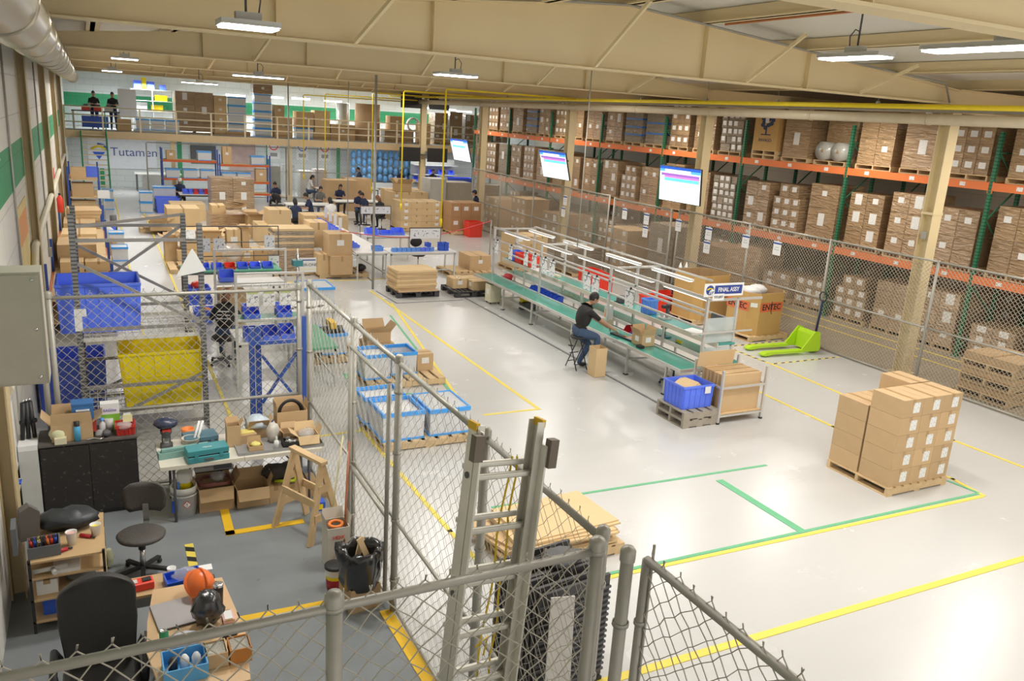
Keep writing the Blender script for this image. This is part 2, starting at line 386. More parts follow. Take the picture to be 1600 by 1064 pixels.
for gy in (8.4, 15.7, 23.0, 30.3, 37.6):
    m = MB().box(XW, gy-.14, 0, XW+.015, gy+.14, 5.56).box(XW+.12, gy-.14, 0, XW+.135, gy+.14, 5.56).box(XW+.015, gy-.006, 0, XW+.12, gy+.006, 5.56)
    struct(m.build('column', mat('tan_painted_column', (0.56, 0.45, 0.26), 0.5)))
# mezzanine
MZ, MY = 3.07, 42.5
struct(MB().box(XW, MY, MZ-.04, 26, YB, MZ).box(XW, MY-.02, MZ-.30, 26, MY, MZ, 1).box(XW, MY-.12, MZ-.33, 26, MY, MZ-.30, 1).build('floor_mezzanine', [mat('mezzanine_deck', (0.40, 0.40, 0.38), 0.7), mat('mezzanine_fascia', (0.72, 0.56, 0.34), 0.5)]))
for i, x in enumerate((3.55, 9.0, 20.9)):
    struct(MB().box(x-.09, MY+.1, 0, x+.09, MY+.28, MZ-.05).build('column', COLBEIGE))
rl = thing('mezzanine_railing', 'beige three bar steel railing along the edge of the mezzanine', 'railing', (0, MY+.06, MZ))
x = -0.9
while x < 21:
    MB().box(x-.035, -.03, 0, x+.035, .03, 1.04).build('railing_post', mat('beige_railing', (0.88, 0.76, 0.54), 0.5), rl); x += 1.55
for z in (.36, .68, 1.04):
    MB().tube([(-.93, 0, z), (20.8, 0, z)], .03, 6).build('railing_bar', MATS['beige_railing'], rl)
for z in (.36, 1.04):
    pass
# under the mezzanine: doors and panels of the back wall
m = MB(); zz = 2.55
struct(MB().box(-.05, YB-.06, .95, 3.2, YB-.005, 2.75).build('trim_50', mat('sign_board_white', (0.78,0.80,0.85), 0.5)))
# lights of the mezzanine and the hall -----------------------------------------------------------
def area(loc, sx, sy, power, col=(1, .965, .915), rz=0):
    ld = bpy.data.lights.new('area_light', 'AREA'); ld.shape = 'RECTANGLE'; ld.size = sx; ld.size_y = sy; ld.energy = power; ld.color = col
    o = bpy.data.objects.new('area_light', ld); COL.objects.link(o); o.location = loc; o.rotation_euler = (0, 0, rz); return o
def highbay(loc, L, rz, label, rod=None, W=.3, power=90, group=None):
    t = thing('high_bay_light', label, 'ceiling light', loc, rz, group)
    MB().box(-L/2, -W/2, 0, L/2, W/2, .05).box(-L/2+.02, -W/2-.01, .0, L/2-.02, W/2+.01, .012).build('housing', LGREY, t)
    MB().box(-L/2+.02, -W/2+.02, -.02, L/2-.02, W/2-.02, 0).build('diffuser', LIGHTON, t)
    MB().box(-.12, -.06, .05, .12, .06, .13).build('driver_box', LGREY, t)
    zr = roofz(loc[0]) - loc[2]
    MB().tube([(-.02, 0, .12), (-.02, 0, zr)], .012, 6).build('hanger_rod', DGREY, t)
    MB().tube([(.1, 0, .12), (.12, 0, .25), (.05, 0, .33), (-.02, 0, .3)], .008, 5).build('power_cord', DGREY, t)
    area((loc[0], loc[1], loc[2]-.04), L, W, power, rz=rz)
def LP(px, py, z): p = P(px, py, z); return (p.x, p.y, z)
highbay(PX(388, 42, 1.45)[:], .55, 0, 'bright square high bay light hanging nearest the silver duct', W=.42)
highbay(PY(404, 120, 22.4)[:], 1.25, 0, 'bright linear high bay light in front of the third ceiling beam')
highbay(PY(312, 130, 33)[:], 1.25, 0, 'long bright light hanging over the mezzanine railing end')
highbay(PY(195, 92, 24.5)[:], .65, 0, 'small round ended light high on the left by the duct')
highbay(PY(175, 111, 30)[:], .6, 0, 'smallest ceiling light, far along the left wall by the duct')
highbay(PY(712, 118, 16.3)[:], .85, 0, 'high bay light with curled black cord above the middle of the hall', W=.45)
highbay(PX(1335, 90, 8.5)[:], .95, PI/2, 'slim high bay light hanging in front of the tapered beam', W=.3)
highbay(PX(1575, 74, 7.8)[:], 1.7, PI/2, 'largest bright linear light hanging on a dark rod', W=.3)
highbay(PX(1650, 12, 11.5)[:], 1.2, PI/2, 'ceiling light partly cut off at the top corner of the hall', W=.3)
# more fixtures of the same rows that only show as light: over the floor between the beams
for (x, y) in ((3.5, 7.2), (9.5, 14.5), (13.2, 7.5), (5.0, 27.5), (10.0, 30), (12.8, 22), (5.5, 38), (11.5, 38), (12.5, 14.8), (9, 3)):
    area((x, y, 5.62), 1.2, .35, 95)
for (x, y) in ((16.4, 9), (16.4, 15), (16.4, 22.5), (16.4, 30), (16.4, 38)):
    area((x, y, 5.4), 1.0, .3, 85, (1, .92, .82))
for (x, y) in ((21.8, 14), (21.8, 28)):
    area((x, y, 5.3), 1.0, .3, 75, (1, .92, .8))
# fluorescent rows over the mezzanine and under it
n = 0
for (px, py) in ((310, 146), (368, 149), (428, 152), (470, 154), (520, 158), (660, 168), (700, 171), (725, 174)):
    p = PY(px, py, 46.3)
    t = thing('fluorescent_light', 'white fluorescent batten hanging in the row over the mezzanine stock', 'ceiling light', p[:], 0, 'fluorescent battens over the mezzanine')
    MB().box(-.5, -.04, 0, .5, .04, .05).build('housing', WHITEP, t)
    MB().tube([(-.48, 0, -.025), (.48, 0, -.025)], .025, 8).build('tube', LIGHTON, t)
for x in (2, 6, 10, 14, 18, 22):
    area((x, 45.6, 5.3), 2.5, .3, 130, (.93, .97, 1))
    area((x, 45.2, 2.70), 2.5, .3, 60, (.97, 1, 1))
W = bpy.data.worlds.new('world'); SC.world = W; W.use_nodes = True
W.node_tree.nodes['Background'].inputs[0].default_value = (1.0, 0.96, 0.90, 1); W.node_tree.nodes['Background'].inputs[1].default_value = 1.0
SC.view_settings.view_transform = 'Standard'; SC.view_settings.look = 'None'; SC.view_settings.exposure = 0.30
SC.cycles.max_bounces = 6; SC.cycles.diffuse_bounces = 4; SC.cycles.glossy_bounces = 3; SC.cycles.transparent_max_bounces = 12; SC.cycles.transmission_bounces = 3
SC.cycles.sample_clamp_indirect = 4; SC.cycles.caustics_reflective = False; SC.cycles.caustics_refractive = False
SC.cycles.use_denoising = True
# duct, pipes ---------------------------------------------------------------------------------------
t = thing('spiral_duct', 'shiny silver round duct running high along the left wall', 'duct', (-.43, 0, 5.305))
MB().tube([(0, y, 0) for y in range(1, 43, 3)] + [(0, 43, 0)], .215, 28, cap=True).build('duct_tube', DUCTM, t)
y = 2.2
while y < 42:
    MB().lathe([(.216, -.025), (.229, -.018), (.229, .018), (.216, .025)], n=28).build('duct_collar', DUCTM, t, (0, y, 0)).rotation_euler = (PI/2, 0, 0); y += 1.9
yp = thing('gas_pipe', 'yellow gas pipe running the length of the hall above the beige pipe', 'pipe', (14.8, 0, 5.5))
MB().tube([(0, 1, 0), (0, 44.5, 0)], .052, 10).build('main_pipe', YPIPE, yp)
for yh in (5, 8.7, 12.5, 15.4, 18, 21, 24, 27, 30, 34):
    MB().tube([(0, yh, .04), (0, yh, roofz(14.8)-5.5)], .006, 5).build('hanger_rod', GALV, yp); MB().box(-.03, yh-.03, .03, .03, yh+.03, .09).build('hanger_clamp', GALV, yp)
for k, (px, py, yy, zb, name) in enumerate(((697, 139, 24.7, 1.25, 'nearest'), (631, 142, 31.0, 1.0, 'second nearest'), (583, 145, 37.5, 1.0, 'third'), (508, 147, 40.0, 1.0, 'fourth'), (474, 148, 41.5, 1.2, 'farthest'))):
    q = PY(px, py, yy); 
    o = MB().tube([(14.75, yy, q.z), (q.x+.05, yy, q.z), (q.x, yy, q.z-.05), (q.x, yy, zb)], .03 if k < 3 else .026, 8).tube([(q.x, yy, zb+.25), (q.x, yy, zb)], .042, 8).build('pipe_drop', YPIPE)
    tag(o, 'yellow pipe branch that turns down toward the work benches, %s of the drops' % name, 'pipe')
bp = thing('beige_pipe', 'thick beige round pipe running along the row of columns', 'pipe', (15.05, 0, 5.27))
MB().tube([(0, 1, 0), (0, 41, 0)], .105, 14).build('pipe_run', BPIPE, bp)
for yh in (4, 7.5, 11.4, 14.5, 18, 21.5, 25, 29, 33): MB().lathe([(.106, -.03), (.116, -.03), (.116, .03), (.106, .03)], n=14).build('pipe_band', BPIPE, bp, (0, yh, 0)).rotation_euler = (PI/2, 0, 0)
ct = thing('cable_tray', 'wire basket tray of blue and grey cables above the beige pipe', 'cable tray', (15.16, 0, 5.41))
MB().box(-.07, 1, 0, .07, 38, .008).box(-.075, 1, 0, -.068, 38, .05).box(.068, 1, 0, .075, 38, .05).build('tray', GALV, ct)
MB().tube([(-.02+.02*math.sin(i*1.1), 1+i*.75, .03+.012*math.sin(i*.9)) for i in range(50)], .012, 6).build('blue_cable', mat('blue_cable', (.03,.12,.55), .5), ct)
MB().tube([(.02+.02*math.sin(i*.8), 1+i*.75, .03) for i in range(50)], .012, 6).build('grey_cable', MGREY, ct)
o = MB().tube([PY(800, -4, 11.05), PY(985, 8, 11.05), PY(1180, 58, 11.05), PY(1350, 102, 11.05), PY(1478, 130, 11.05), PY(1484, 160, 11.05)], .02, 8).build('conduit', GALV)
tag(o, 'grey conduit clipped along the sloping top of the tapered beam', 'conduit')
o = MB().tube([(8.9, -1, roofz(8.9)-.24), (8.9, 10.6, roofz(8.9)-.24)], .018, 8).build('conduit', mat('orange_conduit', (.62,.22,.08), .5))
tag(o, 'orange conduit running under the white roof panels', 'conduit')
# thin service poles dropping from the roof
for k, (pt, pb, y, z0, r, l) in enumerate((((925, 107), (905, 380), 16.6, 1.9, .012, 'thin grey conduit dropping from the beam to the assembly line frame'),
        ((588, 117), (577, 430), 21.4, 0.0, .035, 'thick grey service pole standing on the floor beside the white benches'),
        ((545, 112), (541, 330), 30, .9, .02, 'thin grey pole dropping to the benches behind the carton stacks'),
        ((450, 130), (448, 330), 36, 1.0, .03, 'grey pole beside the seated workers under the mezzanine edge'))):
    a = PY(*pt, y)
    o = MB().tube([(a.x, y, z0), (a.x, y, min(a.z, 6.0))], r, 8).build('service_pole', GALV); tag(o, l, 'pole')
# ================================================================ FLOOR MARKINGS
TZ = [.003]
def tape(pts, w, m, label, z=None, cat='floor tape', name='floor_tape', group=None):
    TZ[0] += .0003; z = TZ[0]; b = MB(); q = [Vector((p[0], p[1], 0)) for p in pts]
    for a, c in zip(q, q[1:]):
        d = (c - a).normalized(); n = Vector((-d.y, d.x, 0)) * w/2; a2 = a - d*w/2; c2 = c + d*w/2
        b.add([a2-n+Vector((0,0,.0005)), c2-n+Vector((0,0,.0005)), c2+n+Vector((0,0,.0005)), a2+n+Vector((0,0,.0005)), a2-n+Vector((0,0,z)), c2-n+Vector((0,0,z)), c2+n+Vector((0,0,z)), a2+n+Vector((0,0,z))], [(0,3,2,1),(4,5,6,7),(0,1,5,4),(1,2,6,5),(2,3,7,6),(3,0,4,7)])
    return tag(b.build(name, m), label, cat, group)
def T(pix, w, m, label, **k): return tape([P(*p) for p in pix], w, m, label, **k)
XY = 6.61
tape([(XY, 21.2), (XY, 11.5)], .07, YTAPE, 'yellow tape line running from the stacked flat cartons to the ladder top')
tape([(XY-.04, 11.5), (5.6, 11.52)], .06, YTAPE, 'short yellow tape line meeting the long aisle line in a corner')
tape([(1.9, 11.4), (4.0, 11.5)], .06, YTAPE, 'yellow tape line beyond the cage back fence near the bins')
T([(562, 619), (540, 585)], .09, GTAPE, 'green tape strip beside the wooden pallet near the cage fence')
T([(612, 474), (715, 621), (640, 622)], .06, YTAPE, 'yellow tape corner around the pallet of blue rimmed bins')
T([(610, 493), (704, 613), (560, 618)], .05, GTAPE, 'green tape inside the yellow corner under the pallet of bins')
T([(564, 669), (617, 730), (703, 830), (762, 893), (799, 935)], .06, YTAPE, 'yellow tape line running past the cage fence toward the ladder')
tape([P(745, 871), P(786, 918)], .06, GTAPE, 'short green tape beside the yellow line behind the ladder')
tape([(4.3, 8.45), (8.75, 8.3)], .05, GTAPE, 'thin green tape line toward the pallet of labelled cartons')
T([(1128, 753), (1251, 829)], .12, GTAPE, 'wide green tape joining the two parallel green lines')
tape([P(950, 897), P(1530, 771)], .05, GTAPE, 'green tape line along the near side of the marked bay')
tape([P(953, 902), P(1533, 776)], .06, YTAPE, 'yellow tape line doubled with green along the marked bay')
tape([P(1185, 612), P(1302, 667), P(1489, 749), P(1536, 774)], .06, YTAPE, 'yellow tape line passing under the pallet of labelled cartons')
tape([P(1482, 752), P(1528, 770)], .045, GTAPE, 'green tape end piece at the corner of the marked bay')
tape([P(935, 1068), P(1640, 861)], .09, YTAPE, 'broad yellow tape line crossing the empty floor in front')
tape([P(1205, 569), P(1324, 619.6), P(1489, 688), P(1640, 746)], .06, YTAPE, 'yellow tape line between the cartons and the long fence')
def hazard(a, b, w, label):
    t = thing('hazard_tape', label, 'floor tape', (a.x, a.y, 0), math.atan2(b.y-a.y, b.x-a.x)); L = (b-a).length
    MB().box(0, -w/2, .0005, L, w/2, .003).build('yellow_base', YTAPE, t)
    m = MB(); x = .05
    while x < L-.15: m.add([(x, -w/2, .0036), (x+.1, -w/2, .0036), (x+.15, w/2, .0036), (x+.05, w/2, .0036)], [(0,1,2,3)]); x += .22
    m.build('black_stripes', BLK, t)
hazard(P(1143, 541), P(1236, 531), .05, 'yellow and black striped tape in front of the printed octagonal carton')
hazard(P(1142, 545), P(1205, 569), .06, 'yellow and black striped tape leading away from the assembly line end')
hazard(P(1205, 569), P(1310, 558), .05, 'yellow and black striped tape in front of the green pallet truck')
hazard(P(295, 850), P(302, 884), .09, 'short black and yellow striped tape on the cage floor')
tape([(1.18, 9.5), (1.16, 8.9), (1.95, 8.9)], .1, YTAPE2, 'wide yellow tape corner beside the carton under the cage table')
tape([(.9, 7.17), (2.1, 7.13)], .1, YTAPE2, 'wide yellow tape strip ending at the waste bag')
tape([(2.33, 6.75), (2.36, 5.3)], .12, YTAPE2, 'wide yellow tape running under the foot of the ladder')
tape([(2.30, 9.5), (2.28, 7.5)], .06, YTAPE2, 'yellow tape along the inside of the cage fence')
tape([(.95, 43), (.72, 13.2)], .05, YTAPE, 'yellow tape edge of the far aisle beside the wall shelving')
tape([(1.93, 42), (1.70, 10.9)], .05, YTAPE, 'yellow tape edge of the far aisle beside the carton pallets')
tape([(8.85, 20.0), (8.85, 10.7)], .05, DTAPE, 'dark strip along the floor in front of the assembly line')
T([(588, 455), (620, 474), (722, 469)], .03, DTAPE, 'thin dark outline on the floor around the stacked flat cartons')
tape([(16.9, 8), (16.9, 30)], .05, YTAPE, 'yellow line behind the long fence nearest to it')
tape([(17.6, 8), (17.6, 30)], .06, YTAPE, 'yellow line at the foot of the tall racks')
tape([(15.9, 8.8), (17.4, 8.3)], .05, YTAPE, 'yellow line crossing the rack aisle by the plank pile')
T([(432, 442), (600, 436)], .04, YTAPE, 'thin yellow line across the floor behind the carton pallets')
T([(575, 434), (582, 440)], .04, DTAPE, 'dark tape corner near the service pole foot')
# ================================================================ LIBRARY OF GOODS
def carton_mb(w, d, h, flat_top=True, tape_=True):
    m = MB().box(-w/2, -d/2, 0, w/2, d/2, h, 0)
    if tape_:
        e = .0015
        if w >= d: m.box(-w/2-e, -.028, h*.72, w/2+e, .028, h+e, 1)
        else: m.box(-.028, -d/2-e, h*.72, .028, d/2+e, h+e, 1)
    return m
def add_label(parent, w, d, h, faces, name='shipping_label', lw=.12, lh=.1, z=None, off=0.0):
    for f in faces:
        zz = h*.6 if z is None else z; e = .003
        m = MB()
        if f == 'x-': m.box(-w/2-e, -lw/2+off, zz-lh/2, -w/2-.001, lw/2+off, zz+lh/2)
        if f == 'y-': m.box(-lw/2+off, -d/2-e, zz-lh/2, lw/2+off, -d/2-.001, zz+lh/2)
        if f == 'x+': m.box(w/2+.001, -lw/2+off, zz-lh/2, w/2+e, lw/2+off, zz+lh/2)
        m.build(name, LBL, parent)
def carton(loc, w, d, h, label, rz=0, lab=('y-',), material=None, group=None, cat='carton', name='carton', lw=.14, lh=.11, lz=None, loff=0.0):
    o = carton_mb(w, d, h).build(name, [material or CB, TAPE], None, loc, rz)
    tag(o, label, cat, group)
    if lab: add_label(o, w, d, h, lab, lw=min(lw, w*.5), lh=min(lh, h*.6), z=lz, off=loff)
    return o
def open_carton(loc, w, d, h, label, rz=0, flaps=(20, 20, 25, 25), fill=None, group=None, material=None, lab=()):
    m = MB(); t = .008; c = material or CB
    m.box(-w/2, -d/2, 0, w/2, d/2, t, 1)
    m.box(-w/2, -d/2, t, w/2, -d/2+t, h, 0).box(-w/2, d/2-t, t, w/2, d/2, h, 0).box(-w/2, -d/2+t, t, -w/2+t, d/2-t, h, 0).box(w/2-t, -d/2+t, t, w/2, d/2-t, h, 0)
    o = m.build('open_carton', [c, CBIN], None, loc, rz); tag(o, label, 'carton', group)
    if lab: add_label(o, w, d, h, lab)
    L = min(w, d)*.48
    for i, a in enumerate(flaps):
        if a is None: continue
        r = math.radians(a); dz = math.sin(r)*L; dx = math.cos(r)*L; f = MB()
        if i == 0: q = [(-w/2, -d/2, h), (w/2, -d/2, h), (w/2-.01, -d/2-dx, h+dz), (-w/2+.01, -d/2-dx, h+dz)]
        if i == 1: q = [(w/2, d/2, h), (-w/2, d/2, h), (-w/2+.01, d/2+dx, h+dz), (w/2-.01, d/2+dx, h+dz)]
        if i == 2: q = [(-w/2, d/2, h), (-w/2, -d/2, h), (-w/2-dx, -d/2+.01, h+dz), (-w/2-dx, d/2-.01, h+dz)]
        if i == 3: q = [(w/2, -d/2, h), (w/2, d/2, h), (w/2+dx, d/2-.01, h+dz), (w/2+dx, -d/2+.01, h+dz)]
        n = Vector((0, 0, .006)); f.add([Vector(v) for v in q] + [Vector(v)+n for v in q], [(0,3,2,1),(4,5,6,7),(0,1,5,4),(1,2,6,5),(2,3,7,6),(3,0,4,7)])
        f.build('flap', c, o)
    if fill: fill(o, w, d, h)
    return o
def pallet_mb(w=1.1, d=1.1, h=.13, n=7):
    m = MB(); bw = w/(n*1.35)
    for i in range(n): x = -w/2 + bw/2 + i*(w-bw)/(n-1); m.box(x-bw/2, -d/2, h-.02, x+bw/2, d/2, h)
    for y in (-d/2+.02, 0, d/2-.02): m.box(-w/2, y-.02, .02, w/2, y+.02, h-.02)
    for x in (-w/2+bw/2, 0, w/2-bw/2): m.box(x-bw/2, -d/2, 0, x+bw/2, d/2, .02)
    return m
def pallet(loc, w, d, label, rz=0, h=.13, n=7, material=None, group=None, parts=True):
    "stringer pallet: boards run along y, stringers along x"
    mt = material or WOOD
    t = thing('pallet', label, 'pallet', loc, rz, group); bw = w/(n*1.35); m = MB()
    for i in range(n): x = -w/2 + bw/2 + i*(w-bw)/(n-1); m.box(x-bw/2, -d/2, h-.02, x+bw/2, d/2, h)
    m.build('top_deck', mt, t)
    for y in (-d/2+.025, 0, d/2-.025): MB().box(-w/2, y-.025, .021, w/2, y+.025, h-.021).build('stringer', mt, t)
    m = MB()
    for x in (-w/2+bw/2, 0, w/2-bw/2): m.box(x-bw/2, -d/2, 0, x+bw/2, d/2, .02)
    m.build('bottom_deck', mt, t); return t
def black_pallet(loc, w, d, label, rz=0, group=None):
    t = thing('plastic_pallet', label, 'pallet', loc, rz, group); h = .15
    m = MB()
    for i in range(9): x = -w/2+.03+i*(w-.06)/8; m.box(x-.03, -d/2, h-.03, x+.03, d/2, h-.005)
    m.box(-w/2, -d/2, h-.03, w/2, -d/2+.08, h).box(-w/2, d/2-.08, h-.03, w/2, d/2, h)
    m.build('top_deck', PLBLK, t); m = MB()
    for x in (-w/2, -.07, w/2-.14):
        for y in (-d/2, -.07, d/2-.14): m.box(x, y, .02, x+.14, y+.14, h-.03)
    m.build('feet', PLBLK, t)
    m = MB()
    for y in (-d/2, -.07, d/2-.14): m.box(-w/2, y, 0, w/2, y+.14, .02)
    m.build('skids', PLBLK, t); return t
_tote = {}
def tote(loc, w, d, h, label, material=BLUEP, rz=0, group=None, taper=.05, ribs=True, cat='tote', name='plastic_tote', nx=5):
    "stacking tote with ribs, rim and open top"
    key = (w, d, h, material.name, nx)
    if key in _tote:
        o = _tote[key]; c = dup(o, loc, rz, label, group); c['category'] = cat; return c
    m = MB(); t = .012; a = taper*min(w, d)
    def ring(w2, d2, z): return [(-w2/2,-d2/2,z),(w2/2,-d2/2,z),(w2/2,d2/2,z),(-w2/2,d2/2,z)]
    vs = ring(w-2*a, d-2*a, 0) + ring(w-.03, d-.03, h) + ring(w-.03-2*t, d-.03-2*t, h) + ring(w-2*a-2*t, d-2*a-2*t, t)
    fs = [(3,2,1,0)]
    for k in range(4):
        n = (k+1) % 4; fs += [(k, n, 4+n, 4+k), (4+k, 4+n, 8+n, 8+k), (8+k, 8+n, 12+n, 12+k)]
    fs.append((12,13,14,15)); m.add(vs, fs)
    o = m.build(name, material, None, loc, rz); tag(o, label, cat, group)
    m = MB()
    m.box(-w/2, -d/2, h-.035, w/2, -d/2+.022, h).box(-w/2, d/2-.022, h-.035, w/2, d/2, h).box(-w/2, -d/2+.022, h-.035, -w/2+.022, d/2-.022, h).box(w/2-.022, -d/2+.022, h-.035, w/2, d/2-.022, h)
    m.build('rim', material, o)
    m = MB(); e = .012
    for i in range(nx):
        f = -.46 + .92*i/(nx-1)
        for s in (-1, 1):
            m.bar((f*(w-2*a), s*((d-2*a)/2+e*.3), .01), (f*(w-.03), s*((d-.03)/2+e*.3), h-.03), .012, e, 0, up=(0, 1, 0))
            m.bar((s*((w-2*a)/2+e*.3), f*(d-2*a), .01), (s*((w-.03)/2+e*.3), f*(d-.03), h-.03), e, .012, 0, up=(0, 1, 0))
    zz = h*.55; q = a*(1-zz/h)
    m.box(-w/2+q+.004, -d/2+q+.004, zz-.008, w/2-q-.004, -d/2+q+.022, zz+.008).box(-w/2+q+.004, d/2-q-.022, zz-.008, w/2-q-.004, d/2-q-.004, zz+.008)
    m.box(-w/2+q+.004, -d/2+q+.02, zz-.008, -w/2+q+.022, d/2-q-.02, zz+.008).box(w/2-q-.022, -d/2+q+.02, zz-.008, w/2-q-.004, d/2-q-.02, zz+.008)
    m.build('ribs', material, o)
    _tote[key] = o
    return o
_bin = {}
def bin_(loc, w, d, h, label, material=BLUEP, rz=0, group=None):
    "small open fronted parts bin, mouth toward -y"
    key = (w, d, h, material.name)
    if key in _bin: return dup(_bin[key], loc, rz, label, group)
    t = .006; m = MB()
    m.box(-w/2, -d/2+.02, 0, w/2, d/2, t)
    m.box(-w/2, d/2-t, t, w/2, d/2, h)
    for s in (-1, 1):
        x = s*w/2; m.prism([(-d/2+.02, t), (d/2-t, t), (d/2-t, h), (-d/2+d*.42, h), (-d/2+d*.22, h*.5), (-d/2, h*.45)], 0, min(x, x-s*t), max(x, x-s*t))
    m.prism([(-d/2+.02, t), (-d/2+.028, t), (-d/2+.008, h*.45), (-d/2, h*.45)], 0, -w/2+t, w/2-t)
    o = m.build('parts_bin', material, None, loc, rz); tag(o, label, 'parts bin', group)
    MB().box(-w/2-.004, d/2-.012, h-.012, w/2+.004, d/2+.004, h+.002).box(-w/2-.004, -d/2+d*.42, h-.012, -w/2+t, d/2-.012, h+.002).box(w/2-t, -d/2+d*.42, h-.012, w/2+.004, d/2-.012, h+.002).build('rim', material, o)
    _bin[key] = o; return o
_cb = {}
def clear_bin(loc, w, d, h, label, lid=True, rz=0, group=None, fillcol=None):
    "clear storage bin with a blue rim, optional contents"
    key = (w, d, h, lid, fillcol.name if fillcol else '')
    if key in _cb: return dup(_cb[key], loc, rz, label, group)
    t = .006; m = MB(); a = .02
    def ring(w2, d2, z): return [(-w2/2,-d2/2,z),(w2/2,-d2/2,z),(w2/2,d2/2,z),(-w2/2,d2/2,z)]
    vs = ring(w-2*a, d-2*a, .01) + ring(w-.02, d-.02, h-.03) + ring(w-.02-2*t, d-.02-2*t, h-.03) + ring(w-2*a-2*t, d-2*a-2*t, .016)
    fs = [(3,2,1,0)]
    for k in range(4):
        n = (k+1) % 4; fs += [(k, n, 4+n, 4+k), (4+k, 4+n, 8+n, 8+k), (8+k, 8+n, 12+n, 12+k)]
    fs.append((12,13,14,15)); m.add(vs, fs)
    o = m.build('clear_bin', CLEARP, None, loc, rz); tag(o, label, 'storage bin', group)
    m = MB(); z0, z1 = h-.06, h
    m.box(-w/2, -d/2, z0, w/2, -d/2+.03, z1).box(-w/2, d/2-.03, z0, w/2, d/2, z1).box(-w/2, -d/2+.03, z0, -w/2+.03, d/2-.03, z1).box(w/2-.03, -d/2+.03, z0, w/2, d/2-.03, z1)
    m.build('rim', SKYB, o)
    MB().box(-w/2+.005, -d/2+.005, 0, w/2-.005, d/2-.005, .03).build('base', SKYB, o)
    if lid: MB().box(-w/2+.03, -d/2+.03, h-.02, w/2-.03, d/2-.03, h-.012).build('lid', CLEARP, o)
    if fillcol:
        MB().box(-w/2+.04, -d/2+.04, .02, w/2-.04, d/2-.04, h*.86).build('contents', fillcol, o)
    _cb[key] = o; return o
# ---------------------------------------------------------------- wrapped loads
def load(loc, kind, label, rz=0, w=1.05, dp=1.05, H=1.45, group=None, wrapped=True, rnd=None, pal=True, base_h=.13):
    """a pallet load seen from -x (front) and -y; w = width along y, dp = depth along x"""
    R_ = rnd or random
    t = thing('wrapped_pallet_load' if wrapped else 'pallet_load', label, 'pallet load', loc, rz, group)
    z = 0
    if pal:
        pallet_mb(dp, w+.04, base_h).build('pallet', WOOD, t); z = base_h
    mt = CBW if wrapped else CB
    def put(x0, y0, z0, dx, dy, dz, mm=None, lab=0, big=0):
        o = carton_mb(dx-.012, dy-.012, dz-.006, tape_=False).build('carton', [mm or mt, TAPE], t, (x0+dx/2, y0+dy/2, z0))
        W2, D2 = dx-.012, dy-.012
        if lab:
            a = .17 if not big else .22; b = .14 if not big else .34
            a = min(a, dy*.6); b = min(b, dz*.6)
            MB().box(-W2/2-.004, -a/2, dz*.62-b/2, -W2/2-.001, a/2, dz*.62+b/2).build('shipping_label', LBL, o)
    if kind == 'big2':          # two by two tall cartons
        for j in range(2):
            zz = z
            for k in range(2): put(-dp/2, -w/2+j*w/2, zz, dp, w/2, H/2, lab=R_.random() < .75); zz += H/2
    elif kind == 'big3':
        for j in range(2):
            for k in range(3): put(-dp/2, -w/2+j*w/2, z+k*H/3, dp, w/2, H/3, lab=R_.random() < .8, big=R_.random() < .3)
    elif kind == 'small':       # three across, many rows
        n = 4 if H > 1.1 else 3
        for j in range(3):
            for k in range(n): put(-dp/2, -w/2+j*w/3, z+k*H/n, dp, w/3, H/n, lab=R_.random() < .85)
    elif kind == 'steps':       # a broad block with a smaller block on it
        n = 3
        for j in range(3):
            for k in range(n): put(-dp/2, -w/2+j*w/3, z+k*H*.22, dp, w/3, H*.22, lab=1)
        for j in range(2): put(-dp/2+.05, -w*.36+j*w*.36, z+n*H*.22, dp-.1, w*.36, H*.26, lab=1)
    elif kind == 'giant':
        put(-dp/2, -w/2, z, dp, w, H*.55, lab=1, big=1); put(-dp/2, -w/2, z+H*.55, dp, w, H*.45, lab=R_.random() < .5)
    elif kind == 'flat':
        n = 9
        for k in range(n): put(-dp/2+R_.uniform(0, .03), -w/2+R_.uniform(0, .03), z+k*H/n, dp-.03, w-.03, H/n, CBG, lab=0)
        MB().box(-dp/2-.006, -.12, z+H*.5, -dp/2, .12, z+H*.75).build('shipping_label', LBL, t)
    elif kind == 'bales':
        for j in range(4):
            for k in range(6): put(-dp/2+R_.uniform(0, .06), -w/2+j*w/4, z+k*H/6, dp-.06, w/4, H/6, CBG, lab=R_.random() < .6)
    elif kind == 'blueband':
        for j in range(2):
            for k in range(4): put(-dp/2, -w/2+j*w/2, z+k*H/4, dp, w/2, H/4, CBG)
        for k in range(1, 4): MB().box(-dp/2-.008, -w/2-.004, z+k*H/4-.03, dp/2, w/2+.004, z+k*H/4+.03).build('blue_band', mat('blue_strap', (.04, .17, .52), .35), t)
    elif kind == 'rolls':
        put(-dp/2+.35, -w/2, z, dp-.35, w, H*.95)
        for s in (-.27, .27):
            o = MB().lathe([(0, -.35), (.25, -.35), (.25, .35), (0, .35)], n=20).build('film_roll', CLEARP2, t, (-dp/2+.33, s, z+.25)); o.rotation_euler = (0, PI/2, 0)
            MB().lathe([(0, -.356), (.045, -.356), (.045, -.35)], n=12).build('core', CBIN, o)
    elif kind == 'gaylord':
        put(-dp/2, -w/2, z, dp, w, H, CB)
    return t
CLEARP2 = mat('film_roll_end', (.42, .42, .38), .25, coat=.6, bump=.5, bscale=30)
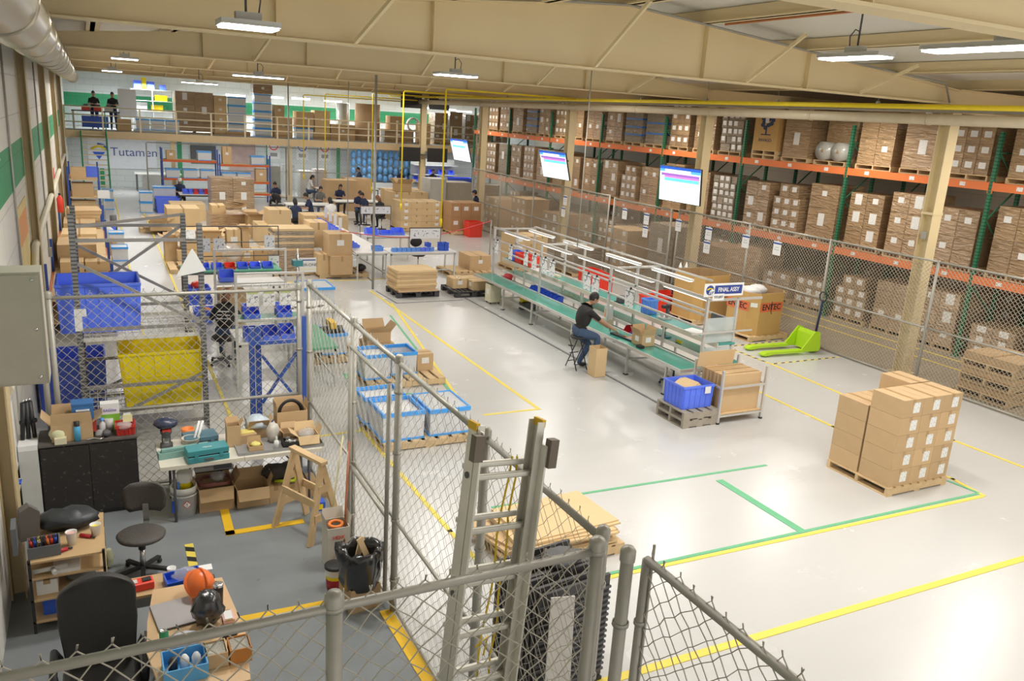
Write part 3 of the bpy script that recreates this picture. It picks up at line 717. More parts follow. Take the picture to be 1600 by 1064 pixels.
# ================================================================ THE TALL RACKS ON THE RIGHT
def rack(name, label, X0, depth, ups, levels, htop=5.15, labels=True):
    t = thing(name, label, 'pallet rack', (0, 0, 0))
    for y in ups:
        for x in (X0+.04, X0+depth-.04):
            u = MB().box(-.04, -.04, 0, .04, .04, htop).build('upright', GREENUP, t, (x, y, 0))
            MB().box(-.08, -.08, 0, .08, .08, .012).build('foot_plate', GREENBR, u)
        m = MB(); z = .2; s = 0
        while z < htop-.9:
            a, b = (X0+.08, X0+depth-.08) if s % 2 == 0 else (X0+depth-.08, X0+.08)
            m.bar((a, y, z), (b, y, z+.75), .03, .03); z += .75; s += 1
        for z in (.2, htop-.45): m.bar((X0+.08, y, z), (X0+depth-.08, y, z), .03, .03)
        m.build('bracing', GREENBR, t)
    for a, b in zip(ups, ups[1:]):
        for z0, z1 in levels:
            for x in (X0-.012, X0+depth-.03):
                bm_ = MB().box(x, a+.045, z0, x+.045, b-.045, z1).box(x+.01, a+.04, z0-.06, x+.035, a+.06, z1+.02).box(x+.01, b-.06, z0-.06, x+.035, b-.04, z1+.02).build('beam', ORANGE, t)
                if x < X0 and labels:
                    for k in range(3):
                        yy = a + (b-a)*(k+.5)/3
                        MB().box(x-.003, yy-.07, z0+.05, x-.0005, yy+.07, z1-.04).build('location_label', LBL, bm_)
            
    return t
UPS = [7.7 + 4.05*k for k in range(10)]   # 7.7 ... 44.15
UPS = [u for u in UPS if u < 41]
LEV = [(1.77, 1.95), (3.87, 4.05)]
RD = 1.1
rack('pallet_rack', 'long green and orange pallet rack facing the hall behind the fence', XR, RD, UPS, LEV)
rack('pallet_rack', 'second green and orange pallet rack standing behind the front one', XR+2.3, RD, UPS[:7], LEV, labels=False)
bayname = ['nearest bay', 'second bay', 'third bay', 'fourth bay', 'fifth bay', 'sixth bay', 'seventh bay', 'eighth bay', 'last bay']
slotname = ['near slot', 'middle slot', 'far slot']
TOPK = {0: ['small', 'big2', 'big3'], 1: ['small', 'giant', 'big2'], 2: ['rolls', 'giant', None], 3: ['bales', 'big2', 'small'], 4: ['blueband', 'blueband', 'big3'], 5: ['big2', 'big2', 'small'], 6: ['big3', 'blueband', 'giant'], 7: ['small', 'small', 'flat'], 8: ['small', 'big3', 'small']}
MIDK = {0: ['small', 'big3', 'big2'], 1: ['big2', 'big3', 'big3'], 2: ['giant', 'steps', 'big3'], 3: ['bales', 'giant', 'big2'], 4: ['big2', 'steps', 'big3'], 5: ['big2', 'big3', 'big2'], 6: ['giant', 'small', 'big3'], 7: ['flat', 'small', 'giant'], 8: ['small', 'flat', 'small']}
LOWK = {0: ['giant', 'small', 'big3'], 1: ['big3', 'big2', 'steps'], 2: ['small', 'big3', 'giant'], 3: ['bales', 'bales', 'steps'], 4: ['flat', 'giant', 'small'], 5: ['small', 'flat', 'small'], 6: ['small', 'big3', 'small'], 7: ['small', 'small', 'big3'], 8: ['small', 'big3', 'small']}
desc = {'big2': 'four tall brown cartons', 'big3': 'six labelled cartons', 'small': 'many small labelled cartons', 'steps': 'stepped small cartons', 'giant': 'two very large brown cartons',
        'flat': 'layered grey flat cartons', 'bales': 'small grey wrapped packs', 'blueband': 'grey packs with blue straps', 'rolls': 'two round film rolls'}
rr = random.Random(5)
for lev, (K, z, lname, hh) in enumerate(((TOPK, 4.052, 'top rack level', 1.22), (MIDK, 1.952, 'middle rack level', 1.5), (LOWK, 0.0, 'floor under the rack', 1.35))):
    for b in range(len(UPS)-1):
        for s in range(3):
            k = K[b][s]
            if k is None: continue
            y = UPS[b] + .72 + 1.3*s
            H = hh * rr.uniform(.86, 1.02)
            if lev == 0 and min(abs(y-g_) for g_ in GY) > .72 and k not in ('rolls',): H = 1.62*rr.uniform(.82, 1.0)
            if lev == 2: H *= rr.choice([.55, .8, .95]) if b not in (1,) else .95
            if lev == 1: H = min(H, 1.66)
            load((XR+.60+rr.uniform(-.03, .03), y+rr.uniform(-.03, .03), z), k, 'pallet load of %s, %s, %s, %s' % (desc[k], lname, slotname[s], bayname[b]), H=H, w=rr.uniform(.98, 1.08), rnd=rr, dp=1.0)
# goods of the second rack, only glimpsed through the first
for lev, z in enumerate((4.052, 1.952, 0.0)):
    for b in range(0, 6):
        for s in range(3):
            k = rr.choice(['big2', 'giant', 'big3'])
            load((XR+2.3+.58, UPS[b]+.72+1.3*s, z), k, 'brown wrapped load on the second rack, mostly hidden behind the front rack', H=1.12*rr.uniform(.9, 1.1), group='loads on the second rack', rnd=rr, dp=1.0)
# the printed tree carton on the top level beyond the green upright
t = thing('printed_carton', 'tall tan carton with a blue tree print on the top rack level', 'carton', (XR+.55, UPS[2]+.62+2.6, 4.052))
pallet_mb(1.0, 1.0, .13).build('pallet', WOOD, t); pallet_mb(1.0, 1.0, .13).build('pallet', WOOD, t, (0, 0, .131))
MB().box(-.5, -.5, .262, .5, .5, 1.35).build('carton_body', mat('tan_carton', (.55, .34, .12), .8), t)
m = MB(); x = -.503
for i in range(9):
    a = i*0.7; r = .10+.13*((i*37) % 10)/10
    m.ball((x, math.cos(a)*r*1.2, 1.08+math.sin(a)*r*.8), .09, sc=(.02, 1, .7), n=10, rings=6)
m.box(x-.001, -.03, .72, x+.001, .03, 1.0).box(x-.001, -.2, .70, x+.001, .2, .73)
m.build('tree_print', mat('dark_blue_print', (.03, .05, .12), .7), t)
text('RAVAGO', .13, MATS['dark_blue_print'], t, (-.504, 0, .55), (PI/2, 0, -PI/2))
MB().box(-.508, -.07, 1.05, -.504, .07, 1.2).build('shipping_label', LBL, t)
# ================================================================ CHAIN LINK FENCES
def mesh_panel(parent, a, b, z0, z1, pitch, r, material, barbs=True, wob=0.0, rise=.05, name='wire_mesh'):
    "zig-zag woven wires between floor points a and b"
    a, b = Vector((a[0], a[1], 0)), Vector((b[0], b[1], 0)); L = (b-a).length; d = (b-a)/L; n = Vector((-d.y, d.x, 0))
    nx = max(1, round(L/pitch)); p = L/nx; nz = max(1, round((z1-z0+rise)/(pitch))); q = (z1-z0+rise)/nz; m = MB()
    R_ = random.Random(3)
    offs = {}
    def pt(i2, j2):
        k = (i2, j2)
        if k not in offs: offs[k] = (R_.uniform(-wob, wob), R_.uniform(-wob, wob))
        w = offs[k]
        return a + d*(min(max(i2*p/2+w[0], 0), L)) + n*(.006 if (i2+j2) % 4 < 2 else -.006) + Vector((0, 0, z0+j2*q/2+w[1]))
    # two families of wires crossing at every diamond corner
    for i in range(nx+1):
        for s in (1, -1):
            x2 = 2*i; j = 0; pts = [pt(x2, 0)] if i <= nx else []
            side = s
            while j < 2*nz:
                nxp = x2 + side
                if nxp < 0 or nxp > 2*nx: break
                pts.append(pt(nxp, j+1)); j += 1
                if j >= 2*nz: break
                pts.append(pt(x2, j+1)); j += 1
            for u, v in zip(pts, pts[1:]):
                if (u-v).length > 1e-5: m.bar(u, v, r*2, r*2)
            if barbs and len(pts) > 2:
                e = pts[-1]; m.bar(e, e + Vector((0, 0, pitch*.22)) + d*R_.uniform(-.01, .01), r*2.2, r*2.2)
    m.build(name, material, parent)
def mesh_far(parent, a, b, z0, z1, pitch, r, material, name='wire_mesh'):
    a, b = Vector((a[0], a[1], 0)), Vector((b[0], b[1], 0)); L = (b-a).length; d = (b-a)/L; H = z1-z0; m = MB()
    k = -int(H/pitch)-1
    while k*pitch < L:
        x0 = k*pitch
        for s in (0, 1):
            u0, u1 = (x0, x0+H) if s == 0 else (x0+H, x0)
            # clip line from (u0,z0) to (u1,z1)
            t0, t1 = 0.0, 1.0; du = u1-u0
            for lim, sg in ((0, 1), (L, -1)):
                f0 = (u0-lim)*sg; f1 = (u1-lim)*sg
                if f0 < 0 and f1 < 0: t0 = 2; break
                if f0 < 0: t0 = max(t0, f0/(f0-f1))
                elif f1 < 0: t1 = min(t1, f0/(f0-f1))
            if t1 - t0 > .01:
                m.bar(a+d*(u0+du*t0)+Vector((0,0,z0+H*t0)), a+d*(u0+du*t1)+Vector((0,0,z0+H*t1)), r*2, r*2)
        k += 1
    m.build(name, material, parent)
FH = 2.54
fp = [8.0, 10.75, 13.45, 16.15]
fn = thing('chain_link_fence', 'long chain link fence between the white floor and the tall racks', 'fence', (XF, 0, 0))
posts = [5.2, 8.0, 10.55, 13.3, 15.95, 18.85]
for y in posts: MB().tube([(0, y, 0), (0, y, FH+.03)], .03, 10).build('fence_post', GALV, fn)
for a, b in zip(posts, posts[1:]):
    for z in (.04, 1.18, FH): MB().tube([(0, a, z), (0, b, z)], .021, 8).build('fence_rail', GALV, fn)
    mesh_far(fn, (0, a), (0, b), .04, FH, .092, .0034, GALVWR)
gt = thing('fence_gate', 'chain link double gate with round posts behind the assembly line', 'gate', (XF, 0, 0))
for y in (19.2, 22.2): MB().tube([(0, y, .04), (0, y, FH-.02)], .034, 10).build('gate_post', GALV, gt)
for z in (.08, 1.18, FH-.05): MB().tube([(0, 19.2, z), (0, 22.2, z)], .02, 8).build('gate_rail', GALV, gt)
mesh_far(gt, (0, 19.2), (0, 22.2), .08, FH-.05, .092, .0034, GALVWR)
fn = thing('chain_link_fence', 'farther chain link fence running on past the double gate', 'fence', (XF, 0, 0))
posts = [22.5, 25.0, 27.7, 30.6, 33.4]
for y in posts: MB().tube([(0, y, 0), (0, y, FH+.03)], .03, 10).build('fence_post', GALV, fn)
for a, b in zip(posts, posts[1:]):
    for z in (.04, 1.18, FH): MB().tube([(0, a, z), (0, b, z)], .021, 8).build('fence_rail', GALV, fn)
    mesh_far(fn, (0, a), (0, b), .04, FH, .10, .003, GALVWR)
# white notices hung on the fence
for k, (px, py) in enumerate(((976, 334), (1010, 342), (1008, 362), (1060, 352), (1107, 365), (1104, 386), (1165, 377), (1214, 388), (883, 313), (880, 331))):
    q = PX(px, py, XF-.04)
    w = ('the first notice beyond the fence post', )
    t = thing('fence_notice', 'white notice sheet with a blue stripe, %s' % ('on the far gate beside the grey flat cartons|on the gate above another notice|on the gate, lower of two notices|on the gate post next to the column|upper of two notices just past the column|lower of two notices just past the column|on the fence by the shiny slanted wrapped load|on the fence above the printed octagonal carton|upper notice on the farthest fence panel|lower notice on the farthest fence panel'.split('|')[k]), 'notice', q[:], 0)
    MB().box(-.002, -.13, -.17, .002, .13, .17).build('sheet', PAPER, t); MB().box(-.005, -.13, .10, -.0025, .13, .14).build('blue_stripe', BLUEST, t)
    MB().box(-.004, -.08, -.04, -.0025, .08, -.03).box(-.004, -.06, .02, -.0025, .06, .03).build('print_line', MGREY, t)
    MB().box(0, -.01, .15, .035, .01, .19).build('tie', PAPER, t)
# hanging screens --------------------------------------------------------------------------------
def screen(y, label, kind, tilt=-.1, yaw=0.06, cy=None, zc=3.27, X=14.6, colY=None):
    t = thing('hanging_screen', label, 'screen', (X, y, zc), 0)
    t.rotation_euler = (0, tilt, yaw)
    MB().box(0, -.86, -.49, .05, .86, .49).build('screen_case', BLK, t)
    MB().box(-.003, -.845, -.475, -.0005, .845, .475).build('display', mat('screen_white', (.85, .93, 1), .3, emit=.72, ecol=(.86, .93, 1)), t)
    MB().box(-.005, -.845, .40, -.0032, .845, .475).build('title_bar', mat('screen_blue', (.02, .12, .7), .3, emit=.5, ecol=(.03, .15, .75)), t)
    MB().box(-.0065, -.35, .34, -.0052, .62, .40).build('ribbon', mat('screen_pale', (.9, .9, .98), .3, emit=.9, ecol=(.8, .85, 1)), t)
    for a_, b_ in ((.62, .845), (-.845, -.45)): MB().box(-.0065, a_, .33, -.0052, b_, .40).build('icon_block', mat('screen_sky', (.1, .45, .95), .3, emit=.7, ecol=(.1, .45, .95)), t)
    if kind: 
        MB().box(-.005, -.80, .22, -.0035, .78, .29).build('purple_row', mat('screen_purple', (.35, .15, .6), .3, emit=.5, ecol=(.5, .2, .7)), t)
        MB().box(-.005, -.80, .17, -.0035, .64, .218).build('magenta_row', mat('screen_magenta', (.7, .2, .7), .3, emit=.6, ecol=(.8, .25, .8)), t)
        MB().box(-.005, -.80, .08, -.0035, .64, .168).build('cyan_row', mat('screen_cyan', (.1, .8, .85), .3, emit=.7, ecol=(.2, .85, .9)), t)
        m = MB()
        for i in range(9): yy = -.75+i*.16; m.box(-.0045, yy, -.42, -.0035, yy+.006, .07)
        m.build('grid_lines', mat('screen_line', (.6, .65, .8), .3, emit=.5, ecol=(.6, .66, .8)), t)
    else:
        MB().box(-.005, -.55, .12, -.0035, .72, .2).build('cyan_row', mat('screen_cyan', (.1, .8, .85), .3, emit=.7, ecol=(.2, .85, .9)), t)
        for a_ in (-.4, .2): MB().box(-.005, a_, -.25, -.0035, a_+.3, .1).build('pink_column', mat('screen_pink', (.75, .7, .9), .3, emit=.8, ecol=(.82, .76, .95)), t)
    MB().box(.05, -.1, -.1, .10, .1, .1).bar((.08, 0, 0), (XC-.19-X, 0, 0), .05, .05).build('wall_arm', DGREY, t)
    return t
screen(18.5, 'largest hanging screen showing a white table with purple and cyan rows', 1, tilt=-.08, yaw=.05)
screen(25.6, 'middle hanging screen tilted down, white table with magenta row', 1, tilt=-.27, yaw=.05)
screen(34.0, 'farthest hanging screen, white with pink columns', 0, tilt=-.27, yaw=.05)
# ================================================================ THE ASSEMBLY LINE
def S(xl, yb, xr, yt, z=0.0):
    a = P(xl, yb, z); yr = yb + (345 - yb)/(3350 - xl)*(xr - xl); x1 = PY(xr, yr, a.y).x
    return a.x, x1, a.y, PY(xl, yt, a.y).z - z
L0, L1 = 11.0, 19.95
ln = thing('assembly_line', 'long double assembly bench with green tops and aluminium light frame', 'work bench', (0, 0, 0))
MB().box(9.18, L0, .61, 9.66, L1, .64).build('front_bench_top', GREENMAT, ln)
MB().box(9.155, L0-.02, .585, 9.18, L1+.02, .645).box(9.18, L0-.02, .585, 9.66, L0, .645).build('front_edge', ALU, ln)
MB().box(9.66, L0, .60, 9.70, L1, .665).build('side_rail', ALU, ln)
MB().box(9.70, L0, .54, 9.98, L1, .57).build('conveyor_belt', BELT, ln)
MB().box(9.98, L0, .66, 10.02, L1, .73).build('side_rail', WHITEP, ln)
MB().box(10.02, L0, .66, 10.50, L1, .70).build('lower_rear_top', GREENMAT, ln)
MB().box(9.955, L0, .985, 9.975, L1, 1.075).build('fascia', BEIGEP, ln)
MB().box(9.975, L0, 1.03, 10.36, L1, 1.07).build('upper_shelf', mat('teal_green_mat', (.06, .34, .30), .25, coat=.3), ln)
yy = [L0+.04, 14.15, 17.2, 19.85]
for y in yy:
    MB().box(9.62, y-.025, .0, 9.665, y+.025, 1.9).build('tall_post', ALU, ln)
    MB().box(10.30, y-.025, 0, 10.345, y+.025, 1.9).build('tall_post', ALU, ln)
    MB().box(9.66, y-.02, 1.86, 10.9, y+.02, 1.9).build('cross_bar', ALU, ln)
for y in (12.6, 15.7, 18.6):
    MB().box(9.94, y-.02, .57, 9.98, y+.02, 1.0).build('short_post', ALU, ln)
for y in (14.15, 17.2, 19.85): MB().box(10.86, y-.025, 0, 10.905, y+.025, 1.9).build('tall_post', ALU, ln)
for y in (11.5, 12.75, 14.9, 16.8, 18.35): 
    g = MB().box(9.24, y-.02, .02, 9.28, y+.02, .6).build('leg', ALU, ln); MB().box(9.22, y-.04, 0, 9.30, y+.04, .02).build('foot', BLK, g)
    g = MB().box(10.42, y-.02, .02, 10.46, y+.02, .66).build('leg', ALU, ln); MB().box(10.40, y-.04, 0, 10.48, y+.04, .02).build('foot', BLK, g)
    MB().box(9.28, y-.015, .3, 10.42, y+.015, .33).build('leg_stretcher', ALU, ln)
MB().box(9.50, L0+.3, .18, 9.54, L1, .22).build('foot_rail', ALU, ln); MB().box(10.36, L0+.3, .25, 10.4, L1, .29).build('foot_rail', ALU, ln)
for (x, z) in ((9.62, 1.9), (9.62, 1.58), (9.62, 1.33), (10.30, 1.45), (10.86, 1.9)):
    MB().box(x, L0+.05 if x < 10.8 else 12.4, z, x+.035, L1-.05, z+.035).build('long_rail', ALU, ln)
for x, y0 in ((9.82, 11.2), (9.82, 12.9), (9.82, 14.4), (9.82, 16.1), (9.82, 18.2), (10.7, 12.8), (10.7, 14.6), (10.7, 16.6), (10.7, 18.5)):
    h = MB().box(x-.05, y0, 1.83, x+.05, y0+1.35, 1.87).build('light_housing', WHITEP, ln)
    MB().box(x-.04, y0+.03, 1.815, x+.04, y0+1.32, 1.83).build('tube_light', LIGHTDIM, h)
MB().box(9.66, L0+.02, .74, 10.30, L0+.03, 1.0).box(9.66, L0+.02, 1.09, 10.30, L0+.03, 1.55).build('frosted_panel', mat('frosted_glass', (.62, .70, .70), .35, alpha=.55), ln)
MB().box(9.3, L0-.04, 1.28, 10.7, L0-.02, 1.31).build('cross_bar', ALU, ln)
MB().box(9.5, L0-.04, .2, 10.4, L0, .24).build('end_stretcher', ALU, ln)
sx0 = PY(1100, 455, L0-.06).x; sx1 = PY(1161, 452, L0-.06).x; sz0 = PY(1100, 464, L0-.06).z; sz1 = PY(1100, 443.7, L0-.06).z
t = thing('station_sign', 'white and blue sign reading FINAL ASSY at the end of the assembly line', 'sign', ((sx0+sx1)/2, L0-.07, (sz0+sz1)/2)); w, h = sx1-sx0, sz1-sz0
MB().box(-w/2, 0, -h/2, w/2, .01, h/2).build('sign_board', PAPER, t)
MB().box(-w*.24, -.003, -h*.34, w*.46, -.0005, h*.34).build('blue_field', mat('sign_navy', (.03, .06, .28), .5), t)
text('FINAL ASSY', h*.46, PAPER, t, (w*.11, -.005, 0), (PI/2, 0, 0), bold=.0015, sx=.88)
m = MB().ball((-w*.36, -.003, 0), h*.38, sc=(1, .01, 1), n=20); m.build('emblem', MATS['sign_navy'], t)
MB().tube([(-w*.44, -.009, h*.03), (-w*.38, -.009, h*.15), (-w*.30, -.009, h*.08)], .012, 6).build('yellow_stroke', YELP, t)
MB().tube([(-w*.38, -.011, -h*.3), (-w*.36, -.011, -h*.05), (-w*.30, -.011, h*.05)], .012, 6).tube([(-w*.33, -.011, -h*.3), (-w*.32, -.011, -h*.08), (-w*.27, -.011, 0)], .01, 6).build('white_stroke', PAPER, t)
for sx_ in (-.3, .3): MB().box(sx_-.01, .01, -.05, sx_+.01, .07, .0).build('bracket', ALU, t)
t = thing('name_plate', 'small white plate reading TITLEIST under the FINAL ASSY sign', 'sign', (sx0+.36*w, L0-.085, sz0-.01))
MB().box(-.13, 0, -.06, .13, .006, .06).build('plate', PAPER, t); text('TITLEIST', .055, DGREY, t, (0, -.003, 0), (PI/2, 0, 0), bold=.001)
# sheets hung along the front rail
for k, (px, w_, g) in enumerate(((777, .2, 0), (799, .2, 0), (823, .22, 0), (836, .24, 0), (852, .24, 0), (864, .26, 0), (919, .28, 0), (932, .28, 0), (985, .3, 0))):
    q = None
    for i in range(600):
        y = 11 + i*.015; d = _ray(px, 0)
    # find y along the rail where it projects to px
    lo, hi = 10.5, 20.5
    for _ in range(40):
        mid = (lo+hi)/2; v = [9.6-CAM[0], mid-CAM[1], 1.5-CAM[2]]
        c3 = [sum(R_CW[i][j]*v[i] for i in range(3)) for j in range(3)]; xx = 800 - F_PX*c3[0]/c3[2]
        if xx > px: lo = mid
        else: hi = mid
    nm = 'farthest|second|third|fourth|fifth, blue printed,|sixth|seventh|eighth|nearest'.split('|')[k]
    o = MB().box(-.003, -w_/2, -.36, 0, w_/2, 0).build('instruction_sheet', SHEET, None, (9.585, mid, 1.60)); tag(o, '%s instruction sheet hanging from the front rail of the assembly line' % nm, 'sheet', None)
    MB().box(-.006, -w_/2, -.06, -.0035, w_/2, -.045).build('header_line', DGREY, o)
    MB().box(-.004, -.012, -.02, .034, .012, .035).build('clip', BLK, o)
# on the benches
for i in range(8):
    y = 17.95 - i*.165*1.05
    bin_((9.86, 17.9-i*.18, .575), .155, .24, .13, 'deep blue parts bin in the row on the belt, %s' % ('farthest|second from the far end|third from the far end|fourth from the far end|fourth from the seated man|third from the seated man|second from the seated man|nearest the seated man'.split('|')[i]), BLUED, -PI/2)
for i, (y, l) in enumerate(((19.1, 'red tote on the upper shelf beside the blue tote'), (18.62, 'second red tote on the upper shelf, nearer'))):
    tote((10.16, y, 1.075), .34, .4, .26, l, REDP)
tote((10.16, 19.5, 1.075), .3, .34, .26, 'blue tote at the far end of the upper shelf', BLUEP)
o = MB().lathe([(0, 0), (.11, 0), (.14, .1), (.1, .16), (0, .17)], n=14).build('wire_coil', mat('dark_red_plastic', (.45,.02,.03), .4), None, (9.84, 19.3, .575)); tag(o, 'round dark red coil at the far end of the belt', 'coil')
o = MB().box(-.18, -.25, 0, .18, .25, .004).build('paper_sheet', PAPER, None, (10.15, 18.1, 1.073)); tag(o, 'white paper lying by the red totes on the upper shelf', 'paper')
t = thing('hand_press', 'cream and grey hand tool lying on the upper shelf near the blue bins', 'tool', (10.12, 17.2, 1.073)); MB().box(-.05, -.14, 0, .05, .1, .05).build('body', CREAM, t); MB().tube([(0, .08, .05), (.02, .2, .06)], .02, 8).build('handle', LGREY, t)
o = tote((10.12, 13.35, 1.075), .26, .26, .3, 'single sky blue bin standing on the shelf beside the hanging sheets', BLUEL)
t = thing('press_fixture', 'small upright machine fixture on the shelf next to the sky blue bin', 'machine', (10.15, 12.85, 1.073))
MB().box(-.12, -.1, 0, .1, .1, .04).build('base', ALU, t); MB().box(.03, -.03, .04, .08, .03, .3).build('column_bar', DGREY, t); MB().box(-.08, -.04, .22, .08, .04, .28).build('press_head', BLK, t); MB().lathe([(.03, 0), (.03, .1)], n=10).build('cup', CHROME, t, (-.07, 0, .04))
t = thing('bench_scale', 'black printer block on the shelf behind the seated man', 'machine', (10.12, 14.35, 1.073)); MB().box(-.08, -.09, 0, .08, .09, .14).build('body', DGREY, t); MB().box(-.11, -.12, 0, .11, .12, .015).build('base', BLK, t)
t = thing('dispenser', 'orange and white dispenser box with thin stand behind the seated man', 'machine', (9.88, 14.45, .575)); MB().box(-.07, -.07, .12, .07, .07, .42).build('body', PAPER, t); MB().box(-.072, -.04, .16, -.0705, .04, .34).build('orange_panel', mat('orange_plastic', (.85,.25,.05), .5), t); MB().box(-.09, -.09, 0, .09, .09, .12).build('base', CREAM, t); MB().tube([(.03, .1, 0), (.03, .1, .6)], .012, 6).build('stand_rod', CHROME, t)
t = thing('electric_driver', 'yellow and black hand tool on the lower green top', 'tool', (10.16, 12.35, .705)); MB().tube([(0, -.1, .03), (0, .05, .03)], .028, 10).build('body', YELP, t); MB().tube([(0, .05, .03), (.05, .12, .02)], .02, 8).build('handle', BLK, t)
t = thing('clamp_fixture', 'small green clamp fixture on the lower top left of the yellow tool', 'machine', (10.16, 12.8, .705)); MB().box(-.1, -.1, 0, .1, .1, .02).build('base', TEAL, t); MB().tube([(0, 0, .02), (0, 0, .22)], .015, 8).tube([(.05, .05, .02), (.05, .05, .2)], .012, 8).build('posts', CHROME, t); MB().box(-.05, -.03, .18, .08, .08, .21).build('clamp', GREENBR, t)
for k, (y, c, l) in enumerate(((13.55, mat('dark_red_plastic', (.45,.02,.03), .4), 'dark red parts bin in front of the seated man'), (13.28, BLUED, 'deep blue parts bin between the red bin and the ragged carton'))):
    bin_((9.84, y, .575), .26, .26, .17, l, c, -PI/2)
open_carton((9.50, 12.62, .645), .3, .34, .22, 'ragged open carton with white labels on the green bench', flaps=(70, 80, 60, 75), lab=('x-', 'y-'))
t = thing('part_tray', 'black slotted part being worked on by the seated man', 'part', (9.40, 13.15, .645), .1); MB().box(-.06, -.35, 0, .06, .35, .03).build('body', BLK, t); MB().box(-.045, -.3, .03, .045, -.1, .035).build('grey_inset', MGREY, t)
t = thing('cleaning_brush', 'orange brush lying by the worker hands', 'tool', (9.50, 12.98, .645), .5); MB().box(-.03, -.08, .0, .03, .08, .04).build('body', MATS['orange_plastic'], t); MB().tube([(0, .08, .02), (0, .18, .05)], .012, 8).build('handle', MATS['orange_plastic'], t)
o = MB().box(-.05, -.07, 0, .05, .07, .05).build('small_black_box', BLK, None, (9.30, 12.42, .645)); tag(o, 'small black block by the ragged carton', 'part')
o = MB().box(-.15, -.2, 0, .15, .2, .006).box(-.13, -.1, .006, .17, .28, .012).build('paper_sheets', PAPER, None, (10.14, 11.75, 1.073), .3); tag(o, 'loose white papers on the upper shelf near the frosted panel', 'paper')
t = thing('monitor_stand', 'grey monitor on a stand behind the frosted panel', 'monitor', (10.16, 11.3, 1.073)); MB().box(-.12, -.1, 0, .12, .1, .015).build('base', LGREY, t); MB().box(-.02, -.02, .015, .02, .02, .3).build('neck', LGREY, t); MB().box(-.02, -.18, .2, .02, .18, .45).build('screen', DGREY, t)
t = thing('control_box', 'cream electrical box standing under the far end of the bench', 'control box', (9.35, 19.15, 0)); MB().box(-.16, -.16, .05, .16, .16, .52).build('box_body', CREAM, t)
for a in (-.12, .12):
    for b in (-.12, .12): MB().lathe([(.02, 0), (.02, .05)], n=8).build('foot', BLK, t, (a, b, 0))
MB().box(-.163, -.06, .25, -.161, .06, .4).build('label_plate', PAPER, t); MB().tube([(-.02, 0, .52), (.02, .1, .58), (.3, .1, .56)], .02, 6).build('cable', BLK, t)
t = thing('drive_motor', 'yellow and black drive motors under the assembly bench', 'motor', (9.95, 18.3, .0)); MB().tube([(-.2, 0, .28), (.1, 0, .28)], .09, 12).build('motor_body', YELP, t); MB().tube([(.1, 0, .28), (.25, 0, .28)], .06, 10).build('gearbox', DGREY, t); MB().box(-.2, -.1, 0, .2, .1, .19).build('mounting', DGREY, t)
t = thing('office_chair', 'grey five legged swivel base under the near end of the bench', 'chair', (9.85, 12.0, 0))
for k in range(5):
    a = k*2*PI/5+.3; g = MB().bar((0, 0, .1), (math.cos(a)*.26, math.sin(a)*.26, .07), .035, .03).build('leg', DGREY, t); MB().ball((math.cos(a)*.26, math.sin(a)*.26, .027), .027).build('caster', BLK, g)
MB().tube([(0, 0, .1), (0, 0, .42)], .02, 8).build('gas_lift', DGREY, t); MB().lathe([(0, 0), (.18, .0), (.19, .04), (0, .05)], n=16).build('seat', BLK, t, (0, 0, .42))
# stool, tall carton
t = thing('folding_stool', 'black folding stool the man in the polo shirt sits on', 'stool', (8.50, 13.42, 0), .1)
MB().lathe([(0, .63), (.15, .63), (.165, .645), (.165, .665), (.15, .68), (0, .68)], n=20).build('seat', BLK, t)
for s in (-1, 1):
    g = MB().tube([(s*.13, -.2, 0), (s*.13, .12, .63)], .011, 8).build('leg', BLK, t); g = MB().tube([(s*.11, .2, 0), (s*.11, -.12, .63)], .011, 8).build('leg', BLK, t)
MB().tube([(-.13, -.15, .12), (.13, -.15, .12)], .009, 6).tube([(-.11, .15, .12), (.11, .15, .12)], .009, 6).tube([(-.11, .1, .3), (.11, .1, .3)], .009, 6).build('stretcher', BLK, t)
a = P(928, 590)
open_carton((a.x+.13, a.y+.13, 0), .25, .27, .58, 'tall narrow open carton standing beside the seated man', flaps=(None,)*4, material=CBL)
# ================================================================ PALLET OF LABELLED CARTONS (front right)
px0, px1, py0, py1 = 9.64, 10.90, 6.86, 7.94
pallet(((px0+px1)/2, (py0+py1)/2, 0), px1-px0, py1-py0, 'light wooden pallet under the square stack of labelled cartons', n=8)
cw, cdp, ch = .412, .52, .258
rows = ['bottom', 'second', 'middle', 'fourth', 'top']
cols = ['left', 'middle', 'right']
for c in range(3):
    for r in range(5):
        carton((px0+.02+cw*(c+.5), py0+.02+cdp/2, .1302+r*ch), cw-.004, cdp-.004, ch-.003, 'labelled carton on the front pallet, near face, %s layer, %s column' % (rows[r], cols[c]), lab=('y-',), lw=.13, lh=.15, lz=.13, loff=.07 if c < 2 else .06)
for c in range(3):
    for r in range(4 if c < 2 else 5):
        carton((px0+.02+cw*(c+.5), py0+.05+cdp*1.5, .1302+r*ch), cw-.004, cdp-.004, ch-.003, 'plain sided carton on the front pallet, rear row, %s layer, %s column' % (rows[r], cols[c]), lab=())
